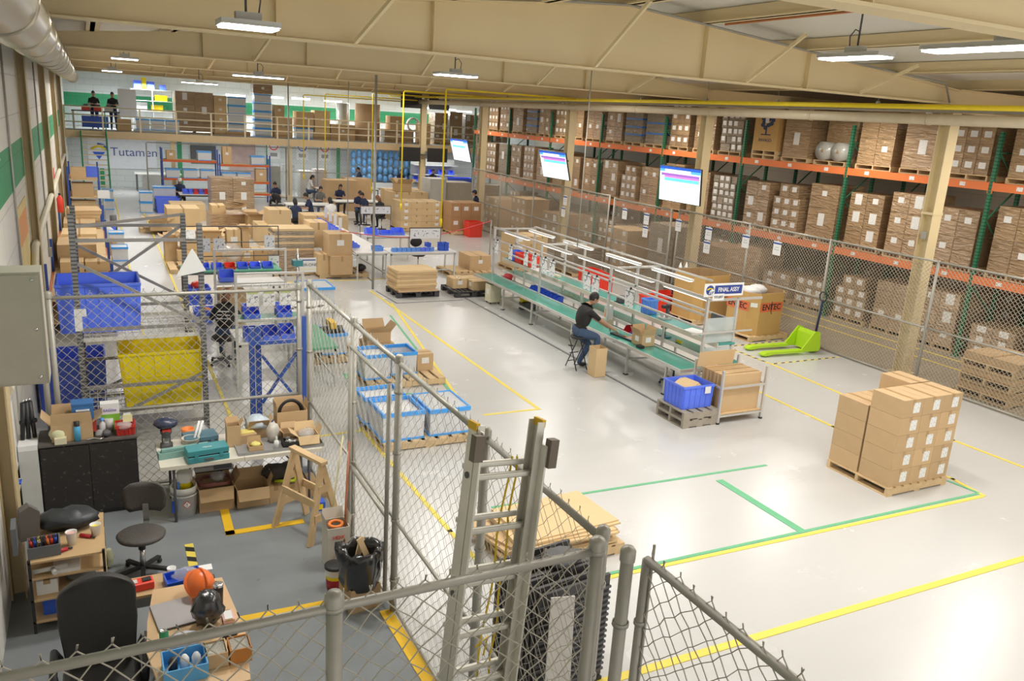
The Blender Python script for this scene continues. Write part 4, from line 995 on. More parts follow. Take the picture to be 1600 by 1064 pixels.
# blue tote on two grey pallets
for k in range(2):
    pallet((8.83, 10.3, .14*k), .72, .74, 'small weathered grey pallet, %s of two under the blue tote' % ('lower' if k == 0 else 'upper'), h=.138, n=4, material=WOODG)
tote((8.83, 10.32, .282), .66, .56, .40, 'blue ribbed tote with cardboard sheets on two grey pallets', BLUEP, nx=6)
for k in range(4):
    o = MB().box(-.2, -.16, 0, .2, .16, .006).build('cardboard_sheet', CBL, None, (8.85-.01*k, 10.36+.01*k, .55+.022*k)); o.rotation_euler = (.05*k, -.12, .2+.1*k); tag(o, 'cardboard sheet lying in the blue tote on grey pallets, %s' % ('lowest|second|third|topmost'.split('|')[k]), 'sheet')
o = MB().box(-.06, -.003, -.06, .06, 0, .06).build('paper_note', PAPER, None, (9.0, 10.030, .60)); tag(o, 'white note stuck on the blue ribbed tote', 'note')
# cart with upright cartons
t = thing('carton_cart', 'aluminium frame cart holding large upright cartons', 'cart', (9.68, 10.28, 0)); W2, D2 = .48, .36
for s in (-1, 1):
    for q in (-1, 1):
        g = MB().box(s*W2-.02, q*D2-.02, .03, s*W2+.02, q*D2+.02, .95).build('post', ALU, t); MB().box(s*W2-.025, q*D2-.025, 0, s*W2+.025, q*D2+.025, .03).build('foot', BLK, g)
for z in (.12, .62):
    MB().box(-W2+.02, -D2-.015, z, W2-.02, -D2+.015, z+.035).build('rail', ALU, t)
    for s in (-1, 1): MB().box(s*W2-.015, -D2+.02, z, s*W2+.015, D2-.02, z+.035).build('rail', ALU, t)
MB().box(-W2+.02, -D2, .16, W2-.02, D2, .18).build('shelf', WOODY, t)
for k in range(3):
    carton((9.68, 10.06+.19*k, .181), .84, .17, .66+.0*k, 'large upright carton in the aluminium cart, %s' % ('front one|middle one|back one'.split('|')[k]), lab=(), material=CB)
o = MB().box(-.40, -.004, 0, .40, .004, .27).build('carton_flap_sheet', CBL, None, (9.52, 10.52, .85)); o.rotation_euler = (.12, 0, 0); tag(o, 'raised cardboard flap standing above the cartons in the cart', 'sheet')
# ================================================================ PRINTED OCTAGONAL CARTONS AND PALLET TRUCK
def octa(loc, w, d, h, label, rz, printed_=True):
    t = thing('octagonal_carton', label, 'carton', (loc[0], loc[1], loc[2]), rz); a = w/2; b = d/2; c = .2
    pts = [(-a+c, -b), (a-c, -b), (a, -b+c), (a, b-c), (a-c, b), (-a+c, b), (-a, b-c), (-a, -b+c)]; m = MB(); tk = .02
    ins = [(x*(1-tk/a), y*(1-tk/b)) for x, y in pts]; n = 8
    vs = [(x, y, 0) for x, y in pts] + [(x, y, h) for x, y in pts] + [(x, y, h) for x, y in ins] + [(x, y, .02) for x, y in ins]
    fs = [tuple(range(8))[::-1]] ; ms = []
    for k in range(8):
        q = (k+1) % 8; fs += [(k, q, n+q, n+k), (n+k, n+q, 2*n+q, 2*n+k)]
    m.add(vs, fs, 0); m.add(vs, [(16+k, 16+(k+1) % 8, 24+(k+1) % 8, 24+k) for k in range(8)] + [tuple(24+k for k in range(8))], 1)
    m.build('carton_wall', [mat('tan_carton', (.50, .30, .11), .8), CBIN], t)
    if printed_:
        om = mat('orange_print', (.72, .16, .06), .7)
        MB().box(-.36, -b-.003, h*.56, .36, -b-.0005, h*.78).build('orange_band', om, t)
        text('ENTEC', .20, BLK, t, (0, -b-.005, h*.665), (PI/2, 0, 0), bold=.003)
        MB().tube([(.0, -b-.006, h*.80), (-.03, -b-.006, h*.66), (.02, -b-.006, h*.5)], .008, 5).build('letter_swash', BLK, t)
        MB().box(-a-.003, -.36, h*.56, -a-.0005, .36, h*.78).build('orange_band', om, t)
        text('ENTEC', .20, BLK, t, (-a-.005, 0, h*.665), (PI/2, 0, -PI/2), bold=.003)
        o = MB().box(-.08, -.002, -.05, .08, .002, .05).build('shipping_label', LBL, t, (-a+c/2-.004, -b+c/2-.004, h*.72)); o.rotation_euler = (0, 0, -PI/4)
    return t
p_ = pallet((14.27, 14.62, 0), 1.3, 1.1, 'wooden pallet under the octagonal carton printed ENTEC', n=7, rz=.05)
octa((14.28, 14.66, .131), 1.16, 1.06, 1.02, 'open octagonal tan carton printed ENTEC on an orange band', .05)
for k, (dx, dy, z, r) in enumerate(((-.15, 0, 1.08, .2), (.12, .1, 1.10, .22), (.0, .25, 1.06, .2))):
    o = MB().ball((0, 0, 0), r, sc=(1.2, 1, .6), n=12, jit=.12).build('plastic_bag', WHITECL, None, (14.28+dx, 14.66+dy, z)); tag(o, 'white plastic bag showing over the rim of the printed octagonal carton', 'bag', 'white bags in the printed octagonal carton')
pallet((13.95, 16.3, 0), 1.3, 1.1, 'wooden pallet under the plain open octagonal carton', n=7, rz=.05)
octa((13.95, 16.3, .131), 1.22, 1.12, 1.13, 'plain open octagonal tan carton behind the printed one', .05, False)
a, b = P(1168, 545), P(1195, 558)
t = thing('pallet_truck', 'lime green hand pallet truck with two forks and dark upright handle', 'pallet truck', (13.08, 13.28, 0), -.07)
for s in (-.26, .26):
    g = MB().prism([(0, .035), (.10, .02), (.35, .055), (1.15, .055), (1.15, .11), (.12, .10), (0, .06)], 1, s-.08, s+.08).build('fork', LIMEG, t); MB().tube([(.16, s-.05, .036), (.16, s+.05, .036)], .036, 10).build('fork_roller', BLK, g)
MB().prism([(1.10, .05), (1.62, .05), (1.66, .12), (1.60, .50), (1.46, .52), (1.38, .42), (1.15, .14)], 1, -.30, -.26).prism([(1.10, .05), (1.62, .05), (1.66, .12), (1.60, .50), (1.46, .52), (1.38, .42), (1.15, .14)], 1, .26, .30).prism([(1.40, .05), (1.62, .05), (1.62, .46), (1.5, .5), (1.44, .42)], 1, -.26, .26).build('body', LIMEG, t)
MB().box(1.62, -.1, .2, 1.665, .1, .4).build('warning_label', PAPER, t)
MB().tube([(1.74, -.06, .085), (1.74, .06, .085)], .085, 16).build('steer_wheel', RUBBER, t); MB().bar((1.60, 0, .25), (1.74, 0, .2), .1, .1).bar((1.74, 0, .1), (1.74, 0, .42), .08, .06).build('pump', DGREY, t)
h_ = MB().tube([(1.74, 0, .36), (1.79, 0, .9), (1.80, 0, 1.16)], .025, 8).build('tow_bar', NAVY, t)
MB().tube([(1.80, math.sin(a_)*.11, 1.26+math.cos(a_)*.11) for a_ in [k*PI/8 for k in range(17)]], .014, 6).build('loop_handle', BLK, h_)
# red totes behind the line
for k, (x, y, l) in enumerate(((13.0, 17.0, 'red ribbed tote on the floor behind the near end of the line'), (13.62, 17.3, 'second red tote right behind the near one'), (13.1, 20.3, 'red tote behind the middle of the assembly line'), (13.0, 19.6, 'red tote on the floor beside another red tote behind the middle frame'))):
    tote((x, y, 0), .55, .6, .52 if k < 2 else .6, l, REDP, nx=7)
# ================================================================ FLAT CARTONS, BLACK PALLETS, WHITE BENCHES
black_pallet((7.62, 20.62, 0), 1.2, .95, 'black plastic pallet under the high stack of flat cartons')
rr = random.Random(8)
for k in range(10):
    hh = rr.uniform(.045, .075)
    z = .151 + sum([.058]*k)
    o = MB().box(-.56, -.42, 0, .56, .42, .054).build('flat_carton', CBL if k % 2 else CB, None, (7.58+rr.uniform(-.03, .03), 20.6+rr.uniform(-.03, .03), z), rr.uniform(-.03, .03)); tag(o, 'flat folded carton in the stack on the black pallet, %s from the bottom' % ('first second third fourth fifth sixth seventh eighth ninth tenth'.split()[k]), 'flat carton')
    MB().box(-.57, -.43, .05, -.5, -.30, .062).build('loose_flap', CBL, o)
bx, by = 9.15, 20.45
black_pallet((bx, by, 0), 1.1, 1.1, 'black plastic pallet carrying three low cartons', rz=.0)
carton((bx-.23, by+.18, .151), .42, .5, .27, 'low carton on the black pallet, left one with a label', lab=('y-',), material=CBL)
carton((bx+.2, by+.3, .151), .4, .4, .24, 'low carton at the back of the black pallet', lab=(), material=CBL)
carton((bx+.27, by-.22, .151), .52, .4, .25, 'low carton on the black pallet, nearest corner', lab=('x-',), material=CBL)
pallet((10.3, 23.2, 0), 1.5, 1.1, 'wooden pallet with scraps beside the white bench', n=7)
o = MB().box(-.35, -.5, 0, .3, .5, .02).box(-.3, -.4, .02, .1, .45, .035).build('cardboard_sheet', CBL, None, (9.92, 23.2, .131), .1); tag(o, 'flat cardboard scraps on the pallet beside the white bench', 'sheet')
carton((10.66, 23.3, .131), .72, .9, .46, 'large carton alone on a pallet beyond the white bench', lab=('y-',), material=CB)
def table(loc, w, d, h, label, top=WHITEP, leg=LGREY, rz=0, shelf=False, name='work_bench', th=.04):
    t = thing(name, label, 'table', loc, rz)
    MB().box(-w/2, -d/2, h-th, w/2, d/2, h).build('table_top', top, t)
    MB().box(-w/2+.03, -d/2+.03, h-th-.05, w/2-.03, -d/2+.06, h-th).box(-w/2+.03, d/2-.06, h-th-.05, w/2-.03, d/2-.03, h-th).build('apron', leg, t)
    for s in (-1, 1):
        for q in (-1, 1): MB().box(s*(w/2-.05)-.02, q*(d/2-.05)-.02, 0, s*(w/2-.05)+.02, q*(d/2-.05)+.02, h-th).build('leg', leg, t)
    for s in (-1, 1): MB().box(s*(w/2-.05)-.015, -d/2+.07, .15, s*(w/2-.05)+.015, d/2-.07, .18).build('stretcher', leg, t)
    if shelf: MB().box(-w/2+.05, -.015, .16, w/2-.05, .015, .19).build('stretcher', leg, t)
    return t
table((8.66, 22.95, 0), 2.1, .85, .8, 'white bench across the middle holding a row of blue bins', shelf=True)
table((7.1, 25.4, 0), .95, 5.6, .8, 'long white bench running away with blue bins along it')
table((8.6, 26.1, 0), 1.5, .9, .8, 'white bench with large open blue bins behind the long one')
bn = ['farthest left', 'second', 'third', 'fourth', 'fifth', 'sixth', 'seventh', 'eighth', 'ninth']
for i in range(9):
    bin_((7.78+i*.145, 22.72, .802), .13, .2, .12, '%s light blue bin in the row on the white cross bench' % bn[i], BLUEL if i not in (6, 7) else BLUEP, PI)
for i, (x, z) in enumerate(((8.86, .925), (9.28, .802), (9.43, .802), (9.28, .925), (9.43, .925))):
    tote((x, 22.78, z), .14, .22, .12, ('deep blue bin stacked on the row of light blue bins', 'lower left deep blue bin at the right end of the cross bench', 'lower right deep blue bin at the right end of the cross bench', 'upper left deep blue bin at the right end of the cross bench', 'upper right deep blue bin at the right end of the cross bench')[i], BLUED, nx=3)
for i in range(12):
    for r_ in range(2 if i > 3 else 1):
        bin_((6.86, 23.6+i*.36, .802+.16*r_), .3, .26, .155, 'blue parts bin in the long row on the receding white bench, %s layer' % ('upper' if r_ else 'lower'), BLUEP, PI/2, group='blue bins along the receding bench %s layer' % ('upper' if r_ else 'lower'))
for i in range(4):
    o = MB().box(-.05, -.003, -.18, .05, .003, .18).build('card_sleeve', PAPER, None, (6.7+.08*i, 24.6+.9*i, 1.36)); tag(o, 'narrow white card standing above the blue bins, %s from the near end' % ('first second third fourth'.split()[i]), 'card')
    MB().tube([(0, 0, -.558), (0, 0, -.18)], .006, 5).build('card_stand', DGREY, o)
tote((7.35, 22.95, .802), .3, .3, .13, 'flat light blue tray at the near end of the receding bench', BLUEL, nx=3)
for i, x in enumerate((8.12, 8.62, 9.02)):
    bin_((x, 26.0, .802), .38, .42, .2 if i != 1 else .12, 'large open blue bin on the rear white bench, %s one' % ('left middle right'.split()[i]), BLUEP, 0)
def stand_sign(px0_, py0_, px1_, py1_, Y, label, bars=True, h0=.8, cols=5, name='notice_stand'):
    a, b = PY(px0_, py0_, Y), PY(px1_, py1_, Y); w = b.x-a.x; h = abs(a.z-b.z)
    t = thing(name, label, 'notice', ((a.x+b.x)/2, Y, min(a.z, b.z)))
    MB().box(-w/2, -.003, 0, w/2, .003, h).build('sheet', PAPER, t)
    n = max(2, int(w/.28)); m = MB(); g = MB()
    for i in range(n):
        x = -w/2+w*(i+.5)/n
        MB().box(x-w/n*.32, -.006, h*.2, x+w/n*.32, -.0035, h*.82).build('printed_area', SHEET, t)
    if bars:
        dz = min(a.z, b.z) - h0
        for s in (-1, 1): MB().tube([(s*(w/2+.02), .015, -dz), (s*(w/2+.02), .015, h+.02)], .012, 6).build('frame_post', DGREY, t)
        MB().tube([(-w/2-.02, .015, h+.02), (w/2+.02, .015, h+.02)], .012, 6).build('frame_bar', DGREY, t)
    return t
stand_sign(641, 373, 688, 357, 23.3, 'white notice sheet hung in a thin black frame over the cross bench')
stand_sign(564, 334, 610, 323, 26.4, 'row of printed sheets framed over the rear white bench')
t = thing('office_chair', 'black swivel chair tucked behind the white cross bench', 'chair', (8.95, 23.8, 0))
def swivel(t, seat_z=.48, back=True, mt=BLK, rz=0, bh=.34):
    for k in range(5):
        a = k*2*PI/5+.2; g = MB().bar((0, 0, .09), (math.cos(a)*.27, math.sin(a)*.27, .07), .04, .03).build('leg', CHROME if mt is not BLK else DGREY, t); MB().ball((math.cos(a)*.27, math.sin(a)*.27, .027), .027, n=8, rings=6).build('caster', BLK, g)
    MB().tube([(0, 0, .09), (0, 0, seat_z-.02)], .022, 8).build('gas_lift', CHROME, t)
    MB().lathe([(0, -.02), (.19, -.02), (.23, .01), (.22, .05), (0, .07)], n=18, sy=.95).build('seat', mt, t, (0, 0, seat_z))
    if back:
        m = MB()
        for i in range(9):
            pass
        o = MB().ball((0, 0, 0), .2, sc=(1, .17, .75), n=16, rings=8).build('backrest', mt, t, (0, -.22, seat_z+.38)); MB().bar((0, -.12, seat_z), (0, -.24, seat_z+.08), .05, .015).bar((0, -.24, seat_z+.08), (0, -.25, seat_z+.35), .05, .015).build('back_bracket', CHROME, t)
swivel(t)
t.rotation_euler = (0, 0, PI)
# rope
pts = [P(530, 360, 1.25)] ; q0, q1 = Vector((6.35, 23.3, 1.33)), Vector((11.6, 24.2, 1.5))
o = MB().tube([q0.lerp(q1, k/24) + Vector((0, 0, -.35*math.sin(PI*k/24))) for k in range(25)], .014, 6).build('barrier_rope', mat('red_rope', (.65, .08, .10), .6)); tag(o, 'red barrier rope sagging in front of the white benches', 'rope')
for x, y, z, l in ((6.35, 23.3, 1.34, 'slim grey post holding the left end of the red rope'), (11.6, 24.2, 1.52, 'slim grey post holding the right end of the red rope')):
    o = MB().tube([(0, 0, 0), (0, 0, z)], .02, 8).lathe([(.12, 0), (.12, .015), (0, .02)], n=14).build('rope_post', GALV, None, (x, y, 0)); tag(o, l, 'post')
# ================================================================ THE MAINTENANCE CAGE
FX, FY0, FY1, FZ = 2.40, 3.26, 10.42, 2.58
def fence_post(t, x, y, h=FZ+.05, r=.032, cap=True):
    o = MB().tube([(x, y, 0), (x, y, h)], r, 12).build('fence_post', GALV, t)
    if cap: MB().lathe([(r*1.18, -.05), (r*1.18, .01), (r*.8, .03), (0, .035)], n=12).build('post_cap', GALV, o, (x, y, h))
    return o
def rail(t, a, b, r=.021): MB().tube([a, b], r, 10).build('fence_rail', GALV, t)
def clamps(t, x, y, zs, r=.036):
    for z in zs: MB().lathe([(r, -.012), (r*1.12, -.012), (r*1.12, .012), (r, .012)], n=12).build('rail_clamp', GALV, t, (x, y, z))
t = thing('cage_back_fence', 'chain link fence closing the back of the maintenance cage behind the black cabinet', 'fence', (0, 0, 0))
for x in (-.62, -.52, 2.30): fence_post(t, x, FY1, h=2.55)
for z in (2.5, 1.08, .06): rail(t, (-.58, FY1, z), (2.30, FY1, z))
for x in (-.62, 2.3): clamps(t, x, FY1, (.3, 1.0, 1.7, 2.35))
mesh_panel(t, (-.55, FY1), (2.28, FY1), .06, 2.5, .115, .0024, GALVW, wob=.004)
t = thing('cage_side_fence', 'chain link fence along the long side of the cage with a gate leaf in it', 'fence', (0, 0, 0))
sp = [10.28, 8.25, 6.78, 4.90, FY0+.10]
for y in sp: fence_post(t, FX, y, r=.034)
for a, b in zip(sp, sp[1:]):
    rail(t, (FX, a, FZ), (FX, b, FZ), .024)
    for z in (1.0, .06): rail(t, (FX, a-.03, z), (FX, b+.03, z), .018)
    mesh_panel(t, (FX, a-.04), (FX, b+.04), .06, FZ, .11, .0013, GALVW, wob=.008)
for y in sp: clamps(t, FX, y, (.35, 1.0, 1.7, 2.3), .038)
g = MB().tube([(FX-.06, 8.16, .1), (FX-.06, 8.16, 2.36)], .022, 10).build('gate_post', GALV, t)
MB().tube([(FX-.06, 6.87, .1), (FX-.06, 6.87, 2.36)], .022, 10).build('gate_post', GALV, t)
for z in (2.36, 1.0, .1): rail(t, (FX-.06, 8.16, z), (FX-.06, 6.87, z), .02)
t = thing('cage_front_fence', 'nearest chain link fence crossing the bottom of the view', 'fence', (0, 0, 0))
for x in (.87, 2.30): fence_post(t, x, FY0, r=.04)
for z in (FZ, 1.2, .06): rail(t, (XW+.01, FY0, z), (2.30, FY0, z), .024)
clamps(t, .87, FY0, (FZ, 1.6, .8), .044); clamps(t, 2.30, FY0, (FZ, 1.6, .8), .044)
mesh_panel(t, (XW+.02, FY0), (.83, FY0), .06, FZ, .13, .0024, GALVW, wob=.006)
mesh_panel(t, (.91, FY0), (2.26, FY0), .06, FZ, .13, .0024, GALVW, wob=.006)
t = thing('cage_gate', 'open chain link gate leaf swinging toward the viewer with its hinge post', 'gate', (0, 0, 0))
fence_post(t, 2.40, FY0-.14, r=.036)
MB().tube([(2.505, FY0-.17, .1), (2.505, FY0-.17, FZ)], .025, 12).build('gate_stile', GALV, t); MB().tube([(2.535, .7, .1), (2.535, .7, FZ)], .025, 12).build('gate_stile', GALV, t)
MB().tube([(2.525, FY0-.2, .12), (2.52, FY0-.2, FZ+.1)], .008, 6).build('tension_bar', GALV, t)
for z in (FZ, .1): rail(t, (2.505, FY0-.17, z), (2.535, .7, z), .024)
clamps(t, 2.40, FY0-.14, (2.2, 1.6, .9), .042); clamps(t, 2.505, FY0-.17, (2.2, 1.7, 1.1), .03)
mesh_panel(t, (2.505, FY0-.2), (2.535, .72), .1, FZ, .115, .0022, GALVW, wob=.012)
# ---- ladder leaning on the front fence
A, B = Vector((1.71, 3.64, 3.24)), Vector((1.36, 3.40, 0.02)); D = (B-A).normalized(); Wd = Vector((1, .12, -.115)).normalized(); Nn = D.cross(Wd).normalized()
if Nn.y > 0: Nn = -Nn     # Nn points toward the viewer
t = thing('extension_ladder', 'aluminium extension ladder with yellow rope leaning inside the front fence', 'ladder', (0, 0, 0)); WL = .43
def lp(u, v, w): return A + D*u + Wd*v + Nn*w
LL = (B-A).length
for v, nm in ((0, 'ladder_rail'), (WL, 'ladder_rail')):
    s = 1 if v == 0 else -1
    m = MB().bar(lp(.0, v, 0), lp(LL, v, 0), .012, .085, 0, up=Nn).bar(lp(.0, v+s*.02, .04), lp(LL, v+s*.02, .04), .045, .008, 0, up=Nn).bar(lp(.0, v+s*.02, -.04), lp(LL, v+s*.02, -.04), .045, .008, 0, up=Nn)
    r_ = m.build(nm, ALULAD, t)
    for u in (.28, .95, 1.5, 2.2): 
        MB().tube([lp(u, v-s*.012, 0), lp(u, v-s*.004, 0)], .018, 12).build('rung_end_plug', DGREY, r_)
    m = MB().bar(lp(.12 if s < 0 else .02, v+s*.0, .075), lp(LL-.3, v+s*.0, .075), .012, .05, 0, up=Nn).build('fly_rail', ALULAD, t)
    MB().bar(lp(-.012, v, 0), lp(.03, v, 0), .022, .085, 0, up=Nn).build('yellow_tip', YTAPE2, t)
    k = MB().bar(lp(.03 if s > 0 else .08, v-s*.03, .10), lp(.17 if s > 0 else .24, v-s*.03, .10), .055, .05, 0, up=Nn).build('end_bracket', mat('bracket_dark', (.16,.13,.10), .5, metal=.4), t)
    m = MB()
    for a_ in (-.015, .015):
        for b_ in (.03, .13): m.tube([lp((.03 if s > 0 else .08)+b_, v-s*.03+a_, -.0+.074), lp((.03 if s > 0 else .08)+b_, v-s*.03+a_, .068)], .006, 8)
    m.build('rivets', CHROME, k)
u = .30
while u < LL-.15:
    for w in (0, 1):
        r_ = MB().bar(lp(u-.05*w, .0, -.06*w), lp(u-.05*w, WL, -.06*w), .034, .034, 0, up=Nn).build('rung', ALULAD, t)
        rb_ = r_.modifiers.new('bevel', 'BEVEL'); rb_.width = .010; rb_.segments = 3
    u += .305
MB().tube([lp(.22+i*.12, WL-.08+.01*math.sin(i*1.7), -.06) for i in range(24)], .006, 6).tube([lp(.22+i*.12, WL-.12+.012*math.sin(i*1.1+1)-.004*i, -.065) for i in range(16)], .006, 6).tube([lp(1.35, WL-.2, -.06), lp(1.32, WL-.1, -.09), lp(1.42, WL-.13, -.07)], .006, 6).build('yellow_rope', mat('yellow_rope', (.72,.50,.02), .7), t)
for v in (0, WL): MB().bar(lp(LL-.06, v, 0), lp(LL, v, 0), .06, .12, 0, up=Nn).build('ladder_foot', RUBBER, t)
# ---- grey bundle and foil outside the side fence behind the ladder
t = thing('radiator_bundle', 'bundle of dark grey ribbed metal sheets standing behind the cage fence', 'equipment', (3.38, 5.45, 0), .12)
MB().box(-.33, -.35, .06, .33, .35, 1.0).build('core', mat('charcoal_metal', (.06,.058,.06), .5), t)
for i in range(11): MB().box(-.37, -.36+.065*i, .04, .37, -.36+.065*i+.03, 1.05+.035*math.sin(i*2.3)).build('ribbed_sheet', MATS['charcoal_metal'], t)
m = MB()
for i in range(16): m.box(-.375, -.38, .1+i*.055, .375, -.362, .12+i*.055)
m.build('ribs', DGREY, t); MB().box(-.36, -.39, 0, .36, .37, .04).build('base_plate', BLK, t); MB().ball((.1, 0, 1.10), .1, sc=(1.8, 1.6, .5), jit=.2).build('crumpled_top', DGREY, t)
o = MB().add([(0,0,0),(.26,.02,0),(.34,.20,1.05),(.10,.18,1.1),(0,.012,0),(.26,.032,0),(.34,.212,1.05),(.10,.192,1.1)], [(0,1,2,3),(7,6,5,4),(0,4,5,1),(1,5,6,2),(2,6,7,3),(3,7,4,0)]).build('foil_sheet', mat('wrapped_foil', (.50,.48,.44), .3, metal=.4, bump=.5, bscale=8), None, (2.98, 4.75, 0)); tag(o, 'silvery plastic wrapped sheet leaning against the grey ribbed bundle', 'sheet')
# ---- pallet of flattened cartons outside the fence
pallet((4.5, 7.45, 0), 1.45, 1.15, 'wooden pallet under flattened cartons just outside the cage', n=8, rz=.05)
rr = random.Random(4)
for k in range(6):
    o = MB().box(-.62, -.42, 0, .62, .42, .035).box(-.62, -.46, .0, .62, -.42, .02).build('flat_carton', CBL, None, (4.55+rr.uniform(-.05, .05), 7.4+rr.uniform(-.05, .05), .131+.037*k), rr.uniform(-.06, .10)); tag(o, 'flattened carton on the pallet outside the cage, %s layer' % ('bottom second third fourth fifth top'.split()[k]), 'flat carton')
for k in range(4):
    o = MB().box(-.1, -.4, 0, .1, .4, .03).build('carton_strip', CB, None, (3.86-.03*k+.05*(k % 2), 7.45, .131+.032*k), .1+.15*k-.2); tag(o, 'narrow folded carton strip beside the flattened cartons, %s' % ('lowest second third topmost'.split()[k]), 'flat carton')
# ---- blue steel frame standing outside the back fence
t = thing('blue_rack_frame', 'blue steel upright frame with crossed braces outside the back fence', 'rack frame', (0, 0, 0)); y = 11.06
for x in (1.80, 1.90, 2.44, 2.52): MB().box(x-.035, y-.03 if x in (1.8, 2.44) else y+.06, 0, x+.035, y+.03 if x in (1.8, 2.44) else y+.12, 1.85 if x < 2 else 1.95).build('upright', BLUEST, t)
MB().bar((1.93, y, 1.45), (2.41, y, .75), .03, .04).build('brace', BLUEST, t); MB().bar((1.93, y+.02, .75), (2.41, y+.02, 1.45), .03, .04).build('brace', BLUEST, t)
for z in (.30, .45, 1.6): MB().box(1.84, y-.015, z, 2.4, y+.015, z+.05).build('cross_bar', BLUEST, t)
# ---- grey slotted rack with big totes
t = thing('slotted_rack', 'grey slotted steel rack frame holding large blue and yellow totes', 'rack', (0, 0, 0))
RX0, RX1, RY0, RY1 = -.27, 1.28, 11.9, 13.3
for x, y, h in ((RX0, RY0, 3.26), (RX1, RY0, 3.14), (RX0, RY1, 3.2), (RX1-.08, RY1, 3.1)):
    u = MB().box(-.035, -.035, 0, .035, .035, h).build('upright', GREYST, t, (x, y, 0)); MB().box(-.06, -.06, 0, .06, .06, .01).build('foot_plate', GREYBR, u)
for y, s in ((RY0, 1), (RY1, -1)):
    for z in (2.92, 1.72, .9, .3): MB().bar((RX0+.035, y, z), (RX1-.035, y, z), .03, .045).build('cross_bar', GREYBR, t)
    MB().bar((RX0+.04, y-.02*s, 2.62), (RX1-.04, y-.02*s, 1.75), .03, .04).build('brace', GREYBR, t)
    MB().bar((RX0+.04, y-.02*s, .32), (RX1-.04, y-.02*s, 1.0), .03, .04).build('brace', GREYBR, t)
MB().bar((RX0+.04, RY1+.01, 1.9), (RX1-.12, RY1+.01, 2.9), .03, .04).build('brace', GREYBR, t)
MB().bar((RX0+.04, RY0, 3.10), (RX1-.1, RY1, 3.08), .03, .04).build('cross_bar', GREYBR, t)
for z in (1.60, .5):
    m = MB()
    for i in range(15): x = RX0+.05+(RX1-RX0-.14)*i/14; m.bar((x, RY0+.03, z), (x, RY1-.03, z), .009, .009)
    for i in range(8): y = RY0+.04+(RY1-RY0-.08)*i/7; m.bar((RX0+.04, y, z-.01), (RX1-.05, y, z-.01), .012, .012)
    m.bar((RX0+.04, RY0+.04, z-.03), (RX1-.05, RY0+.04, z-.03), .02, .05).bar((RX0+.04, RY1-.04, z-.03), (RX1-.05, RY1-.04, z-.03), .02, .05)
    m.build('wire_deck', mat('white_wire', (.66,.65,.60), .4), t)
a = PY(80, 440, 12.05); b = PY(218, 437, 12.05)
tote(((a.x+b.x)/2+.02, 12.55, 1.612), b.x-a.x, .85, .68, 'large blue tote on the upper deck of the slotted rack', BLUEP, nx=7)
tote(((PY(184,558,12.0).x+PY(316,545,12.0).x)/2+.02, 12.5, .51), 1.14, .95, .80, 'large yellow tote on the lower deck of the slotted rack', YELP, nx=6, taper=.08)
tote((-.45, 13.9, 0.0), .95, .8, .85, 'dark blue tote on the floor behind the slotted rack, left', BLUEP, nx=6)
tote((.72, 14.0, 0.0), .95, .75, .80, 'blue tote on the floor behind the yellow tote', BLUEP, nx=6)
o = MB().add([(0,0,0),(-.22,-.02,-.38),(.18,-.02,-.30),(.02,.004,0),(-.22,-.012,-.38),(.18,-.012,-.30)], [(0,1,2),(5,4,3),(0,3,4,1),(1,4,5,2),(2,5,3,0)]).build('paper_sheet', PAPER, None, (1.16, 11.83, 2.80)); tag(o, 'white triangular paper hanging crooked from the slotted rack', 'paper')
o = MB().box(-.06, -.01, -.06, .06, 0, .06).build('paper_tag', LBL, None, (1.16, 11.85, 3.0)); tag(o, 'small white tag taped high on the slotted rack upright', 'tag')
o = MB().box(-.045, -.045, -.30, .045, -.036, .0).box(-.02, -.05, -.1, .1, -.04, -.0).build('paper_wrap', PAPER, None, (-.27, 11.9, 2.02)); tag(o, 'white paper wrapped round the left upright in front of the blue tote', 'paper')
# ---- black cabinet and what stands on it
BC, nt_, b_ = _nt('scuffed_black_paint'); N_, L_ = nt_.nodes, nt_.links
tc_ = N_.new('ShaderNodeTexCoord'); n_ = N_.new('ShaderNodeTexNoise'); n_.inputs['Scale'].default_value = 16; n_.inputs['Detail'].default_value = 9; n_.inputs['Roughness'].default_value = .75; L_.new(tc_.outputs['Object'], n_.inputs['Vector'])
r_ = N_.new('ShaderNodeValToRGB'); r_.color_ramp.elements[0].position = .58; r_.color_ramp.elements[0].color = (.028,.024,.022,1); r_.color_ramp.elements[1].position = .67; r_.color_ramp.elements[1].color = (.20,.18,.15,1)
L_.new(n_.outputs['Fac'], r_.inputs['Fac']); L_.new(r_.outputs['Color'], b_.inputs['Base Color']); b_.inputs['Roughness'].default_value = .45
t = thing('steel_cabinet', 'scuffed black two door steel cabinet against the back of the cage', 'cabinet', (-.22, 10.12, 0)); w, d, h = 1.0, .5, .93
MB().box(-w/2, -d/2+.02, .04, w/2, d/2, h-.02).build('cabinet_body', BC, t); MB().box(-w/2-.01, -d/2-.005, h-.02, w/2+.01, d/2+.005, h).build('cabinet_top', mat('dusty_black', (.10,.09,.08), .6, var=.5), t)
for s in (-1, 1):
    g = MB().box(min(0, s*(w/2-.01))+.003, -d/2, .06, max(0, s*(w/2-.01))-.003, -d/2+.02, h-.04).build('door', BC, t)
MB().box(-w/2+.02, -d/2+.03, 0, w/2-.02, d/2-.02, .04).build('plinth', BLK, t)
zc = .931
def bag(loc, r, label, m_, sc=(1,1,.8), name='plastic_bag', jit=.16, cat='bag', seed=1, group=None):
    R_ = random.Random(seed); o = MB().ball((0, 0, r*sc[2]), r, sc=sc, n=14, rings=9, jit=jit, rnd=R_).build(name, m_, None, loc); tag(o, label, cat, group); return o
def C_(px, py, z=zc): return P(px, py, z)
